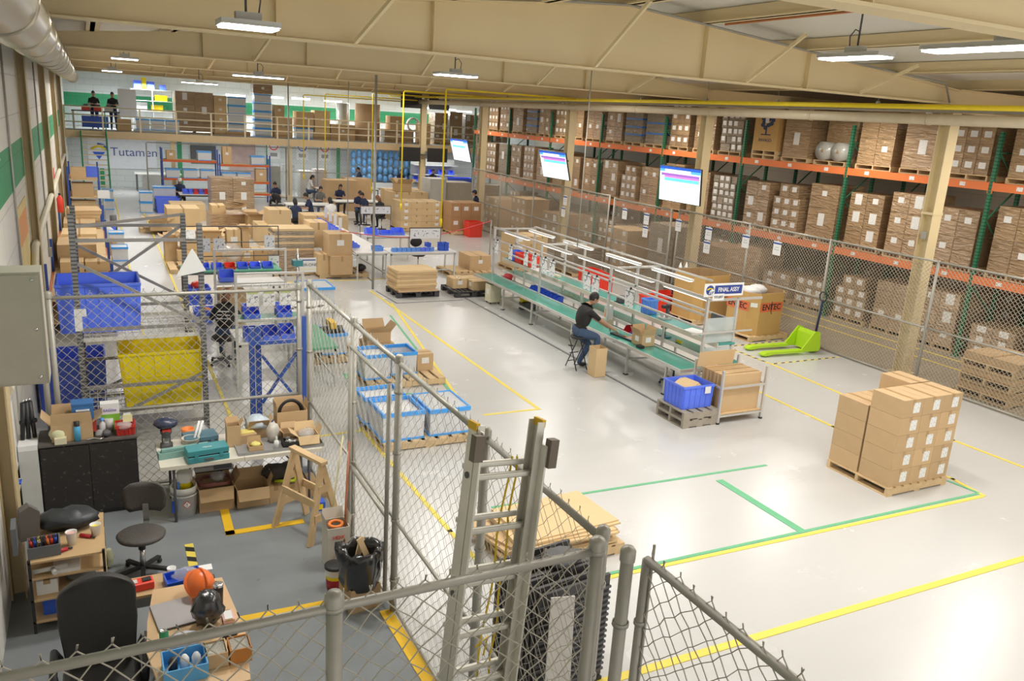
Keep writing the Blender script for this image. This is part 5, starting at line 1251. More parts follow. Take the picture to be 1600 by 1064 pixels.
q = C_(82, 690); t = thing('white_box_with_tripods', 'white box beside the cabinet end', 'box', (-.82, 10.05, 0)); MB().box(-.1, -.2, 0, .09, .2, .90).build('body', LGREY, t); MB().box(-.1, -.2, .90, .09, .2, .96).build('lid', PAPER, t)
for k, dx in enumerate((-.06, .0, .06)):
    o = MB().tube([(0, 0, 0), (.035-.03*k, .05, .42)], [.022, .03], 8).lathe([(.025, 0), (.03, .02), (.025, .04)], n=8, c=(.01, .015, .18)).build('folded_tripod', BLK, None, (-.82+dx, 10.05+.02*k, .965)); tag(o, 'folded black tripod leg leaning on the wall by the cabinet, %s' % ('first second third'.split()[k]), 'tripod'); MB().ball((.035-.03*k, .05, .44), .02).build('tip', CHROME, o)
o = open_carton((-.38, 10.08, zc), .42, .3, .2, 'soft open carton holding boxes on the black cabinet', flaps=(80, 70, 50, 40), material=CB)
o = MB().box(-.13, -.09, 0, .13, .09, .16).build('red_box', mat('faded_red', (.50,.06,.05), .5), None, (-.26, 10.10, zc+.06)); tag(o, 'faded red box standing in the soft carton under the blue box', 'box')
o = MB().box(-.11, -.09, 0, .11, .09, .17).box(-.115, -.095, .17, .115, .095, .19).build('blue_box', mat('dull_blue', (.05,.17,.42), .5), None, (-.26, 10.10, zc+.222)); tag(o, 'blue lidded box with a white strip on top of the red box', 'box'); MB().box(-.07, -.1, .10, .07, -.091, .12).build('white_strip', PAPER, o)
o = carton((-.43, 10.12, zc+.13), .18, .14, .10, 'small tilted brown carton in the soft carton', rz=.4, lab=()); o.rotation_euler = (.0, .35, .3)
t = thing('product_box', 'green and white lamp box standing behind the red basket', 'box', (.02, 10.22, zc)); MB().box(-.1, -.06, 0, .1, .06, .2).build('green_part', mat('leaf_green', (.22,.50,.05), .5), t); MB().box(-.1, -.06, .2, .1, .06, .33).build('white_part', PAPER, t); text('SAGlite', .045, mat('violet_print', (.25,.2,.6), .5), t, (0, -.062, .25), (PI/2, 0, 0)); MB().tube([(-.02, -.062, .0), (-.02, -.062, .15)], .05, 14).build('lamp_picture', LGREY, t)
t = thing('spray_bottle', 'clear bottle with blue cap in front of the green box', 'bottle', (-.07, 10.05, zc)); MB().lathe([(0, 0), (.035, 0), (.035, .13), (.015, .16), (.015, .17)], n=12).build('bottle', CLEARP, t); MB().lathe([(.02, .17), (.02, .2), (0, .2)], n=12).build('cap', BLUEL, t)
t = thing('aerosol_can', 'sky blue can with a black cap on the cabinet edge', 'can', (-.33, 9.93, zc)); MB().lathe([(0, 0), (.036, 0), (.036, .16), (.025, .18)], n=14).build('can_body', mat('sky_blue_paint', (.10,.42,.70), .35), t); MB().lathe([(.03, .18), (.03, .24), (0, .24)], n=14).build('cap', BLK, t)
o = bag((-.52, 9.99, zc), .09, 'round cream bag with a knot on the cabinet corner', mat('cream_bag', (.66,.66,.42), .5), sc=(1.1, .9, 1), jit=.06, name='cream_bag')
o = MB().box(-.06, -.04, 0, .06, .04, .07).build('small_carton', CREAM, None, (-.50, 9.90, zc)); tag(o, 'small cream box under the round cream bag', 'box')
o = tote((.17, 10.02, zc), .22, .2, .13, 'red basket with a plastic bag in it at the cabinet edge', mat('basket_red', (.55,.04,.03), .45), nx=5, taper=.1)
o = bag((.16, 9.97, zc+.07), .075, 'clear crumpled bag hanging over the red basket', FILM, sc=(1.2, 1, .6), seed=4); 
o = MB().box(-.05, -.004, -.04, .05, .004, .05).build('sticky_note', mat('pale_yellow', (.8,.75,.4), .6), None, (.2, 9.98, zc+.19)); tag(o, 'pale yellow card standing in the red basket', 'card')
o = bag((-.03, 9.97, zc), .05, 'black and white rag bundle between the carton and red basket', DGREY, seed=6, name='rag_bundle'); o = bag((-.1, 10.0, zc), .05, 'small clear bag beside the rag bundle', FILM, seed=8)
o = MB().tube([(0, 0, .01), (.08, .02, .012), (.14, -.02, .012), (.18, 0, .012)], .012, 6).build('metal_wrench', CHROME, None, (-.24, 9.90, zc)); tag(o, 'shiny wrench lying at the front of the cabinet top', 'tool')
t = thing('dark_jar', 'dark glass jar behind the red basket', 'jar', (.2, 10.2, zc)); MB().box(-.04, -.04, 0, .04, .04, .13).build('jar_body', DGREY, t); MB().box(-.04, -.04, .13, .04, .04, .17).build('lid', LGREY, t)
# ---- folding table
tx0, tx1, ty0, ty1, tz = .48, 2.33, 9.30, 10.12, .74
t = thing('folding_table', 'cream folding table covered with tool cases and boxes along the back fence', 'table', ((tx0+tx1)/2, (ty0+ty1)/2, 0)); w, d = tx1-tx0, ty1-ty0
for s in (-1, 1): MB().box(min(0, s*w/2)+.002, -d/2, tz-.045, max(0, s*w/2)-.002, d/2, tz).build('table_top', mat('cream_plastic', (.70,.66,.56), .45), t)
for s in (-1, 1):
    for q in (-1, 1): MB().tube([(s*(w/2-.15), q*(d/2-.08), 0), (s*(w/2-.15), q*(d/2-.08), tz-.045)], .015, 8).build('leg', DGREY, t)
    MB().tube([(s*(w/2-.15), -d/2+.08, .25), (s*(w/2-.15), d/2-.08, .25)], .012, 8).tube([(s*(w/2-.15), 0, .25), (s*(w/2-.5), 0, tz-.045)], .010, 8).build('leg_brace', DGREY, t)
MB().box(-.35, -d/2-.01, tz-.10, -.15, -d/2+.02, tz-.05).build('latch', BLK, t)
z = tz+.001
def case_(loc, w, d, h, label, m_, rz=0):
    t = thing('tool_case', label, 'tool case', loc, rz)
    MB().box(-w/2, -d/2, 0, w/2, d/2, h*.48).build('case_base', m_, t, bevel=.008); MB().box(-w/2, -d/2+.01, h*.55, w/2, d/2, h).build('case_lid', m_, t, bevel=.008)
    MB().box(-w/2+.01, -d/2+.012, h*.44, w/2-.01, d/2-.01, h*.57).build('gap_dark', BLK, t)
    MB().box(-.05, -d/2-.012, h*.15, .05, -d/2, h*.3).build('handle', DGREY, t)
    for s in (-1, 1): MB().box(s*w*.3-.02, -d/2-.006, h*.35, s*w*.3+.02, -d/2+.002, h*.7).build('latch', m_, t)
    return t
o = case_((1.00, 9.42, z), .46, .22, .15, 'teal tool case with lid ajar at the table front', TEAL, .1); text('Makita', .04, PAPER, o, (0, -.02, .151), (0, 0, 0))
case_((.98, 9.88, z), .38, .26, .13, 'dark blue grey tool case with an orange sticker behind the teal one', mat('blue_grey_plastic', (.09,.19,.25), .5), .1)
t = thing('heat_sealer', 'long pale green bag sealer lying on the table left side', 'machine', (.78, 9.60, z), .12)
MB().box(-.30, -.05, 0, .22, .05, .075).build('sealer_body', TEALM, t); MB().box(-.26, -.03, .08, .26, .03, .11).build('sealer_arm', TEALM, t); MB().box(-.28, -.02, .0755, .2, .0, .08).build('heat_strip', CHROME, t); MB().tube([(.1, -.06, .0), (.12, -.04, .11), (.16, .03, .12), (.2, .08, .02)], .006, 6).build('power_cord', BLK, t)
t = thing('router_motor', 'black and chrome motor tool wrapped in a dark plastic bag', 'tool', (.60, 9.90, z)); MB().lathe([(0, 0), (.07, 0), (.07, .05), (.05, .06), (.05, .16), (.065, .18), (.065, .22)], n=14).build('motor_body', DGREY, t); MB().lathe([(.052, .07), (.054, .1), (.052, .13)], n=14).build('chrome_ring', CHROME, t); MB().box(-.04, -.06, .21, .05, .05, .24).build('red_plate', REDP, t)
o = MB().ball((0, 0, 0), .12, sc=(1.1, .9, .6), jit=.12, n=14, rings=9).build('dark_bag', mat('navy_plastic_film', (.03,.04,.08), .25, coat=.5, bump=.5), None, (.60, 9.92, z+.30)); tag(o, 'dark shiny plastic bag over the chrome motor tool', 'bag')
t = thing('paint_can', 'orange rimmed can behind the white bucket', 'can', (.86, 10.08, z)); MB().lathe([(0, 0), (.07, 0), (.075, .14), (.07, .14), (.065, .02), (0, .02)], n=16).build('can_body', MATS['orange_plastic'], t)
t = thing('plastic_bucket', 'low cream bucket holding white pipes on the table', 'bucket', (.86, 9.78, z)); MB().lathe([(0, 0), (.085, 0), (.10, .13), (.106, .135), (.095, .135), (.08, .01), (0, .01)], n=20).build('bucket_body', mat('cream_plastic', (.7,.66,.56), .45), t)
for k in range(2):
    o = MB().tube([(0, 0, 0), (.10, .06, .30)], .014, 8).build('plastic_pipe', PAPER, None, (.87+.04*k, 9.76, z+.02)); tag(o, 'white pipe sticking out of the cream bucket, %s one' % ('left right'.split()[k]), 'pipe')
o = bag((1.02, 10.12, z), .09, 'grey bag behind the white pipes on the table', FILM, seed=12)
open_carton((1.34, 9.72, z), .16, .14, .27, 'tall narrow brown carton on the table middle', flaps=(None, 70, 80, 60))
o = carton((1.50, 9.78, z), .22, .18, .12, 'small low carton next to the tall narrow one', lab=(), rz=.1); o = MB().box(-.09, -.07, 0, .09, .07, .012).build('yellow_pad', mat('pale_yellow2', (.75,.66,.2), .6), None, (1.50, 9.80, z+.122), .1); tag(o, 'yellow pad lying on the small low carton', 'pad')
t = thing('steel_tray', 'shallow grey steel tray under the small parts on the table', 'tray', (1.85, 9.72, z)); MB().box(-.5, -.36, 0, .5, .36, .008).build('tray_floor', MGREY, t); m = MB().box(-.5, -.37, 0, .5, -.36, .035).box(-.5, .36, 0, .5, .37, .035).box(-.51, -.37, 0, -.5, .37, .035).box(.5, -.37, 0, .51, .37, .035).build('tray_rim', MGREY, t)
z2 = z+.009
open_carton((1.66, 9.92, z2), .26, .2, .16, 'open carton stuffed with a blue and white plastic bag', flaps=(60, None, 80, 60)); bag((1.66, 9.92, z2+.07), .13, 'blue and white plastic bag bulging out of a carton on the table', mat('pale_blue_film', (.62,.72,.80), .3, coat=.5, bump=.5), sc=(1.1, 1, .8), seed=3)
bag((1.80, 9.66, z2), .075, 'tall clear bag of parts standing on the steel tray', mat('frosted_bag', (.62,.58,.52), .4, bump=.5), sc=(1, 1, 1.7), seed=5)
t = thing('spray_bottle', 'small white pump bottle at the front of the steel tray', 'bottle', (1.80, 9.44, z2)); MB().lathe([(0, 0), (.032, 0), (.032, .09), (.012, .11)], n=12).build('bottle', PAPER, t); MB().lathe([(.014, .11), (.014, .15), (0, .16)], n=10).build('pump', LGREY, t)
open_carton((1.56, 9.50, z2), .17, .15, .06, 'little open carton of yellow and white bits at the tray corner', flaps=(None, 85, None, None)); bag((1.56, 9.50, z2+.02), .06, 'yellow and white odds and ends in the little carton', mat('pale_yellow2', (.75,.66,.2), .6), sc=(1, .9, .6), seed=9, name='small_parts', cat='parts')
o = tote((1.98, 9.46, z2), .22, .18, .08, 'black tray of shiny fittings on the steel tray', BLK, nx=3); bag((1.98, 9.46, z2+.015), .085, 'heap of shiny metal fittings in the black tray', CHROME, sc=(1, .8, .6), jit=.4, seed=2, name='metal_fittings', cat='parts')
open_carton((2.18, 9.50, z2), .26, .22, .13, 'open carton with spread flaps at the right end of the tray', flaps=(-60, 70, 35, 70), material=CBL); bag((2.18, 9.52, z2+.04), .09, 'clear bag and black part inside the spread carton', FILM, sc=(1.2, 1, .8), seed=7)
open_carton((2.08, 9.96, z2), .38, .24, .30, 'tall open carton with black cable on the table by the fence', flaps=(None, 80, 85, 85)); 
o = MB().tube([(.15*math.cos(a), 0, .17*math.sin(a)) for a in [PI*k/14 for k in range(15)]], .018, 8).tube([(.13*math.cos(a), .02, .15*math.sin(a)) for a in [PI*k/14 for k in range(15)]], .012, 8).build('cable_coil', BLK, None, (2.08, 9.94, z2+.25)); tag(o, 'black cable loop arching out of the tall open carton', 'cable')
open_carton((2.02, 9.72, z2), .2, .16, .1, 'low carton of wire between the black tray and spread carton', flaps=(None, 60, 45, None))
bag((.86, 9.38, z), .055, 'small clear bag in front of the pale green sealer', FILM, sc=(1, .8, 1), seed=14)
# ---- under the table
t = thing('plastic_bucket', 'tall white bucket with a warning diamond under the table', 'bucket', (.74, 9.58, 0)); MB().lathe([(0, 0), (.125, 0), (.145, .30), (.15, .30), (.15, .36), (.146, .37), (.135, .37), (.12, .01), (0, .01)], n=24).build('bucket_body', WHITEP, t); MB().lathe([(.152, .26), (.158, .27), (.152, .28)], n=24).build('band', LGREY, t)
o = MB().add([(0,-.003,-.05),(.05,-.003,0),(0,-.003,.05),(-.05,-.003,0)], [(0,1,2,3)]).build('diamond_border', mat('warning_red', (.7,.08,.05), .5), t, (.02, -.141, .17)); MB().add([(0,-.005,-.04),(.04,-.005,0),(0,-.005,.04),(-.04,-.005,0)], [(0,1,2,3)]).build('diamond_field', PAPER, t, (.02, -.141, .17)); text('!', .06, BLK, t, (.02, -.15, .17), (PI/2, 0, 0))
MB().box(-.145, -.12, .08, -.09, -.1, .22).build('blue_panel', BLUED, t)
t = thing('paint_can', 'white blue and yellow can standing in the tall bucket', 'can', (.76, 9.60, .32)); MB().lathe([(0, 0), (.08, 0), (.085, .09)], n=18).build('yellow_part', YELP, t); MB().lathe([(.085, .09), (.09, .2), (0, .2)], n=18).build('white_part', WHITEP, t); MB().box(-.09, -.06, .01, -.06, -.03, .1).build('blue_panel', BLUEL, t)
open_carton((1.10, 9.66, 0), .40, .32, .30, 'open carton with a brown hose under the table', flaps=(-70, 60, 60, 60)); 
o = MB().tube([(.19*math.cos(a), .15*math.sin(a), .012*math.sin(3*a)+.0006*k) for k, a in enumerate([2*PI*k/20 for k in range(56)])], .014, 8).build('hose_coil', mat('maroon_hose', (.22,.07,.06), .5), None, (1.10, 9.64, .33)); tag(o, 'maroon hose coiled on the carton under the table', 'hose')
bag((1.14, 9.70, .3), .09, 'grey plastic heap inside the hose coil', FILM, seed=21)
open_carton((1.52, 9.62, 0), .38, .30, .24, 'open carton with lowered front flap under the table', flaps=(-50, 70, 70, 70)); 
t = thing('drawer_tray', 'grey open drawer leaning under the table top', 'tray', (1.10, 9.72, .47)); MB().box(-.22, -.1, 0, .22, .1, .012).box(-.22, -.1, 0, .22, -.09, .06).build('tray_body', MGREY, t)
bag((1.92, 9.70, .222), .17, 'dark jacket with lime yellow piping piled under the table', mat('dark_olive_cloth', (.06,.055,.045), .8), sc=(1.3, 1, .6), jit=.25, seed=17, name='work_jacket', cat='jacket')
o = MB().tube([(0, 0, 0), (.1, -.1, .03), (.22, -.06, .0), (.3, .05, .06)], .02, 8).build('lime_strap', mat('lime_cloth', (.55,.65,.02), .6), None, (1.80, 9.56, .26)); tag(o, 'lime yellow strap across the dark jacket', 'strap')
for k, (x, w_) in enumerate(((1.80, .16), (2.0, .22), (2.20, .22))): carton((x, 9.62, 0), w_, .24, .22, 'closed carton under the table supporting the jacket, %s' % ('left middle right'.split()[k]), lab=())
t = thing('blue_tin', 'small blue and yellow box on the floor behind the sawhorse', 'box', (2.24, 9.15, 0)); MB().box(-.07, -.06, 0, .07, .06, .11).build('body', BLUED, t); MB().box(-.03, -.062, .02, .04, -.0605, .09).build('yellow_panel', YELP, t)
# ---- sawhorse
t = thing('sawhorse', 'wooden sawhorse with splayed legs in the middle of the cage', 'sawhorse', (2.03, 8.62, 0), 0); hz = .95
A0, A1 = Vector((-.15, .33, hz)), Vector((.10, -.20, hz-.02)); dd = (A1-A0).normalized(); sd = Vector((-dd.y, dd.x, 0)).normalized()
MB().bar(A0, A1, .09, .04).build('top_beam', WOODY, t)
for P0, q in ((A0+dd*.05, -1), (A1-dd*.05, 1)):
    for s in (-1, 1):
        MB().bar(P0+Vector((0,0,-.03)), Vector((P0.x, P0.y, 0))+sd*s*.23+dd*q*.08, .075, .035, 0, up=dd).build('leg', WOODY, t)
    for z_ in (.30, .62):
        k = 1-z_/hz
        MB().bar(Vector((P0.x, P0.y, z_))-sd*.23*k+dd*q*.10*k, Vector((P0.x, P0.y, z_))+sd*.23*k+dd*q*.10*k, .025, .09, 0, up=(0, 0, 1)).build('cross_piece', WOODY, t)
for s in (-1, 1): MB().bar(A0+sd*s*.14+Vector((0,0,-.48)), A1+sd*s*.14+Vector((0,0,-.46)), .025, .09).build('side_rail', WOODY, t)
# ---- broom, boxes, waste bag
open_carton((2.10, 7.82, 0), .24, .24, .50, 'tall white and brown open box beside the sawhorse', flaps=(None, 75, 80, 80), material=mat('white_carton', (.62,.58,.50), .7)); 
o = MB().tube([(.07*math.cos(a), .07*math.sin(a), 0) for a in [2*PI*k/16 for k in range(17)]], .018, 8).build('orange_hose', MATS['orange_plastic'], None, (2.10, 7.82, .49)); tag(o, 'orange ring of hose in the tall white box', 'hose')
text('HDX', .06, REDP, o, (.0, -.125, -.1), (PI/2, 0, 0))
t = thing('small_bucket', 'small bucket with black lid and red label on the floor', 'bucket', (1.98, 7.40, 0)); MB().lathe([(0, 0), (.085, 0), (.095, .12)], n=18).build('red_part', mat('dark_red_plastic', (.45,.02,.03), .4), t); MB().lathe([(.095, .12), (.097, .16)], n=18).build('yellow_part', YELP, t); MB().lathe([(.097, .16), (.1, .24)], n=18).build('white_part', WHITEP, t); MB().lathe([(.108, .235), (.108, .26), (.09, .268), (0, .262)], n=18).build('lid', BLK, t)
o = MB().tube([(0, 0, 0), (.24, .62, 1.30)], .013, 8).build('broom_handle', mat('rust_wood', (.32,.10,.035), .5), None, (2.10, 7.55, .02)); tag(o, 'rust brown broom handle leaning against the side fence', 'broom'); MB().lathe([(.016, 1.20), (.018, 1.3), (0, 1.31)], n=8).build('grip', LGREY, o).rotation_euler = (-.445, .18, 0)
o = MB().tube([(0, 0, 0), (.27, .35, 1.20)], .010, 8).build('thin_pole', mat('pale_wood', (.62,.55,.30), .6), None, (2.08, 8.12, .02)); tag(o, 'thin pale pole leaning on the side fence by the sawhorse', 'pole')
open_carton((2.13, 7.02, 0), .32, .28, .26, 'carton standing under the black waste bag', flaps=(None,)*4, rz=.15)
R_ = random.Random(31); m = MB(); n = 22; prof = [(.17, .0), (.20, .12), (.22, .24), (.235, .34), (.23, .41), (.19, .42), (.17, .34), (.14, .2), (0, .15)]
vs = []; fs = []
for i, (r, zz) in enumerate(prof):
    for k in range(n):
        a_ = 2*PI*k/n; q = 1 + R_.uniform(-.12, .12)*(1 if i else 0) + .10*math.sin(a_*3)*(i > 2); vs.append((r*q*math.cos(a_), r*q*math.sin(a_)*.9, zz + (R_.uniform(-.04, .05) if 3 <= i <= 5 else 0)))
for i in range(len(prof)-1):
    for k in range(n): a_ = i*n+k; b_ = i*n+(k+1) % n; fs.append((a_, b_, b_+n, a_+n))
m.add(vs, fs, 0, True); o = m.build('waste_bag', mat('black_bin_bag', (.02,.02,.022), .22, coat=.6, bump=.8, bscale=14), None, (2.13, 7.0, .22)); tag(o, 'open black waste bag bulging over a carton', 'bag')
for k, (dx, a_) in enumerate(((-.04, .5), (.12, -.3))):
    o = MB().box(-.03, -.008, 0, .03, .008, .3).build('cardboard_strip', CBL, None, (2.12+dx, 7.02, .42)); o.rotation_euler = (-.3, a_, .3); tag(o, 'cardboard strip sticking out of the black waste bag, %s' % ('left right'.split()[k]), 'sheet')
# ---- swivel chair, big chair, shelves, desk
t = thing('swivel_chair', 'low black swivel chair with patterned backrest in the cage', 'chair', (.22, 8.32, 0), PI-.25)
for k in range(5):
    a_ = k*2*PI/5+.5; g = MB().bar((0, 0, .10), (math.cos(a_)*.26, math.sin(a_)*.26, .07), .045, .03).build('leg', BLK, t); MB().ball((math.cos(a_)*.26, math.sin(a_)*.26, .028), .028, n=8, rings=6).build('caster', BLK, g)
MB().tube([(0, 0, .09), (0, 0, .30)], .028, 10).build('gas_lift', CHROME, t); MB().tube([(0, 0, .30), (0, 0, .42)], .035, 10).build('lift_sleeve', BLK, t)
SEATM = mat('black_textured_rubber', (.075,.068,.062), .6, bump=.6, bscale=40)
MB().lathe([(0, -.02), (.17, -.02), (.215, .0), (.225, .025), (.20, .045), (0, .035)], n=24, sx=1.05).build('seat', SEATM, t, (0, 0, .44))
MB().bar((0, -.16, .44), (0, -.27, .47), .06, .015).bar((0, -.27, .46), (0, -.27, .68), .06, .015).build('back_bracket', CHROME, t)
m = MB(); nn = 14; vs = []
for j, (zz, hw) in enumerate(((0, .15), (.05, .20), (.16, .215), (.26, .20), (.31, .14))):
    for k in range(9): u_ = -1+2*k/8; vs.append((hw*u_, -.27+.04*u_*u_, .60+zz))
nf = len(vs); vs += [(x, y-.035, z_) for x, y, z_ in vs]; fs = []
for j in range(4):
    for k in range(8): a_ = j*9+k; fs += [(a_, a_+1, a_+10, a_+9), (nf+a_+9, nf+a_+10, nf+a_+1, nf+a_)]
for j in range(4): fs += [(j*9, j*9+9, nf+j*9+9, nf+j*9), (j*9+17, j*9+8, nf+j*9+8, nf+j*9+17)]
for k in range(8): fs += [(k+1, k, nf+k, nf+k+1), (36+k, 37+k, nf+37+k, nf+36+k)]
m.add(vs, fs, 0, True); m.build('backrest', SEATM, t)
t = thing('executive_chair', 'large black office chair with tall padded back in front of the shelves', 'chair', (-.17, 6.02, 0), PI)
LE = mat('black_leatherette', (.028,.026,.025), .5, bump=.2, bscale=30)
for k in range(5):
    a_ = k*2*PI/5+.1; g = MB().bar((0, 0, .12), (math.cos(a_)*.3, math.sin(a_)*.3, .08), .05, .04).build('leg', BLK, t); MB().ball((math.cos(a_)*.3, math.sin(a_)*.3, .03), .03, n=8, rings=6).build('caster', BLK, g)
MB().tube([(0, 0, .1), (0, 0, .42)], .03, 10).build('gas_lift', BLK, t)
MB().box(-.27, -.25, .42, .27, .27, .53).build('seat', LE, t, bevel=.05)
m = MB(); vs = []; prof = [(-.02, .20), (.10, .25), (.35, .275), (.60, .275), (.68, .25), (.72, .18)]
for (zz, hw) in prof:
    for k in range(9): u_ = -1+2*k/8; vs.append((hw*u_, -.24-.05*zz+.05*u_*u_, .50+zz-(.03*u_*u_ if zz > .6 else 0)))
nf = len(vs); vs += [(x*.96, y-.09, z_) for x, y, z_ in vs]; fs = []; J = len(prof)-1
for j in range(J):
    for k in range(8): a_ = j*9+k; fs += [(a_, a_+1, a_+10, a_+9), (nf+a_+9, nf+a_+10, nf+a_+1, nf+a_)]
for j in range(J): fs += [(j*9, j*9+9, nf+j*9+9, nf+j*9), (j*9+17, j*9+8, nf+j*9+8, nf+j*9+17)]
for k in range(8): fs += [(k+1, k, nf+k, nf+k+1), (J*9+k, J*9+k+1, nf+J*9+k+1, nf+J*9+k)]
m.add(vs, fs, 0, True); o = m.build('backrest', LE, t, bevel=.02)
MB().box(-.17, -.395, .62, .17, -.36, .98).build('back_panel', LE, t, bevel=.03)
for s in (-1, 1): MB().tube([(s*.29, .12, .5), (s*.31, .12, .70), (s*.31, -.15, .72), (s*.28, -.22, .6)], .028, 8).build('armrest', BLK, t)
# shelf unit on the wall side
WS = mat('maple_laminate', (.55,.38,.20), .45, var=.08)
t = thing('shelf_unit', 'wood and black metal shelf unit against the left wall with cups and tools', 'shelf', (-.42, 8.03, 0)); w, d = .62, .84
for s in (-1, 1):
    for q in (-1, 1): MB().box(s*(w/2-.012)-.012, q*(d/2-.012)-.012, 0, s*(w/2-.012)+.012, q*(d/2-.012)+.012, .74).build('leg', BLK, t)
for z_ in (.722, .56, .34, .12): MB().box(-w/2, -d/2, z_-.018, w/2, d/2, z_).build('shelf_board', WS, t)
MB().box(-w/2+.024, d/2-.02, .56, w/2-.024, d/2-.005, .70).build('back_board', WS, t)
zt = .7225
t = thing('tool_box', 'grey open plastic toolbox full of screwdrivers on the shelf unit', 'tool box', (-.60, 7.78, zt), .05)
m = MB().box(-.13, -.11, 0, .13, .11, .01).box(-.13, -.11, .01, .13, -.10, .11).box(-.13, .10, .01, .13, .11, .11).box(-.13, -.10, .01, -.12, .10, .11).box(.12, -.10, .01, .13, .10, .11).build('box_body', mat('grey_plastic', (.13,.14,.155), .5), t)
o = MB().box(-.24, -.1, .06, -.2, .13, .32).build('lid', MATS['grey_plastic'], t)
cs = [REDP, BLUED, YELP, CHROME, BLK, REDP, MATS['orange_plastic']]
for k in range(9):
    o = MB().tube([(0, 0, 0), (.01*(k % 3-1), -.05, .10)], .011, 8).tube([(.01*(k % 3-1), -.05, .10), (.015*(k % 3-1), -.075, .15)], .004, 6).build('hand_tool', cs[k % 7], None, (-.69+.022*k, 7.80+.01*(k % 3), zt+.03)); tag(o, 'small hand tool in the grey toolbox on the shelf unit', 'tool', 'hand tools in the grey toolbox')
bag((-.42, 8.22, zt), .2, 'crumpled dark jacket on the shelf unit', mat('dark_jacket_cloth', (.03,.035,.04), .45, bump=.6, bscale=12), sc=(1.35, .8, .45), jit=.22, seed=41, name='folded_jacket', cat='jacket')
o = MB().prism([(-.08, 0), (.08, 0), (.10, .26), (.02, .34), (-.06, .30)], 1, -.05, .05).build('work_bag', mat('olive_grey_cloth', (.13,.12,.11), .7), None, (-.74, 8.1, zt), .3); tag(o, 'grey soft bag standing against the wall behind the toolbox', 'bag')
for k, (x, y, c, l) in enumerate(((-.38, 7.84, mat('pink_drink', (.75,.45,.42), .5), 'tall white foam cup with a pink lid'), (-.18, 7.96, YELP, 'white foam cup with yellow bits inside'))):
    t = thing('foam_cup', l + ' on the shelf unit', 'cup', (x, y, zt)); MB().lathe([(0, 0), (.034, 0), (.048, .13-.02*k), (.051, .134-.02*k), (.045, .13-.02*k), (.033, .01), (0, .01)], n=18).build('cup_body', PAPER, t); MB().lathe([(.044, .115-.03*k), (0, .117-.03*k)], n=18).build('contents', c, t)
for k, (x, y) in enumerate(((-.47, 7.72), (-.27, 7.94))):
    t = thing('multitool', 'red and black cutter lying on the shelf unit, %s' % ('beside the toolbox', 'between the two cups')[k], 'tool', (x, y, zt), .3-.9*k); MB().tube([(-.05, 0, .018), (.06, 0, .018)], .018, 8).build('handle', mat('dark_red_plastic', (.45,.02,.03), .4), t); MB().tube([(.06, 0, .018), (.1, 0, .015)], .010, 8).build('tip', BLK, t)
o = MB().box(-.1, -.12, 0, .12, .1, .03).build('papers', PAPER, None, (-.44, 7.75, .561)); tag(o, 'white papers on the second board of the shelf unit', 'paper')
t = thing('caulk_tube', 'white pipe fitting lying on the second board of the shelf unit', 'fitting', (-.58, 7.66, .60)); MB().tube([(-.12, 0, 0), (.16, .03, 0)], .022, 10).build('tube_body', LGREY, t); MB().tube([(.04, 0, 0), (.06, -.08, -.0)], .022, 10).build('tube_branch', LGREY, t)
carton((-.60, 7.84, .341), .17, .3, .14, 'white carton on the third board of the shelf unit', lab=(), material=PAPER)
bag((-.33, 7.9, .341), .10, 'grey cloth on the third board of the shelf unit', GREYCL, sc=(1.4, 1.2, .6), seed=51, name='cloth', cat='cloth')
o = MB().box(-.2, -.2, 0, .2, .2, .16).build('blue_crate', BLUED, None, (-.45, 7.9, .121)); tag(o, 'dark blue crate on the lowest board of the shelf unit', 'crate')
bag((-.10, 8.6, 0), .09, 'cream plastic packet on the floor beside the shelf unit', mat('cream_bag', (.66,.66,.42), .5), sc=(.6, .6, 1.2), seed=61)
# desk
DK = mat('light_maple_desk', (.66,.45,.25), .4, var=.08, scale=3)
t = thing('corner_desk', 'light wood desk crowded with a helmet, laptop and boxes', 'desk', (0, 0, 0)); zd = .74
MB().prism([(.22, 5.3), (.80, 5.3), (.86, 5.9), (.80, 6.76), (.24, 6.76), (.17, 6.3), (.14, 5.9)], 2, zd-.03, zd).build('desk_top', DK, t)
MB().box(.26, 5.34, 0, .29, 6.7, zd-.03).build('side_panel', DGREY, t); MB().box(.74, 5.34, 0, .77, 6.7, zd-.03).build('side_panel', DGREY, t); MB().box(.29, 5.36, .2, .74, 5.38, zd-.03).build('front_panel', DGREY, t)
zq = zd+.001
t = thing('laptop', 'closed grey laptop on the light wood desk', 'laptop', (.37, 6.32, zq), .12); MB().box(-.15, -.19, 0, .15, .19, .012).build('laptop_base', DGREY, t, bevel=.004); MB().box(-.15, -.19, .013, .15, .19, .022).build('laptop_lid', mat('silver_grey', (.45,.43,.44), .4, metal=.3), t, bevel=.004)
t = thing('hard_hat', 'orange hard hat lying on the desk', 'helmet', (.60, 6.52, zq+.11)); t.rotation_euler = (.5, .2, .3)
HO = mat('orange_helmet', (.85,.17,.03), .35)
m = MB(); n = 20; vs = []; fs = []
for j in range(7):
    ph = PI/2*j/6
    for k in range(n): a_ = 2*PI*k/n; vs.append((.115*math.cos(ph)*math.cos(a_), .14*math.cos(ph)*math.sin(a_), .12*math.sin(ph)))
for j in range(6):
    for k in range(n): a_ = j*n+k; b_ = j*n+(k+1) % n; fs.append((a_, b_, b_+n, a_+n))
m.add(vs, fs, 0, True); m.build('shell', HO, t)
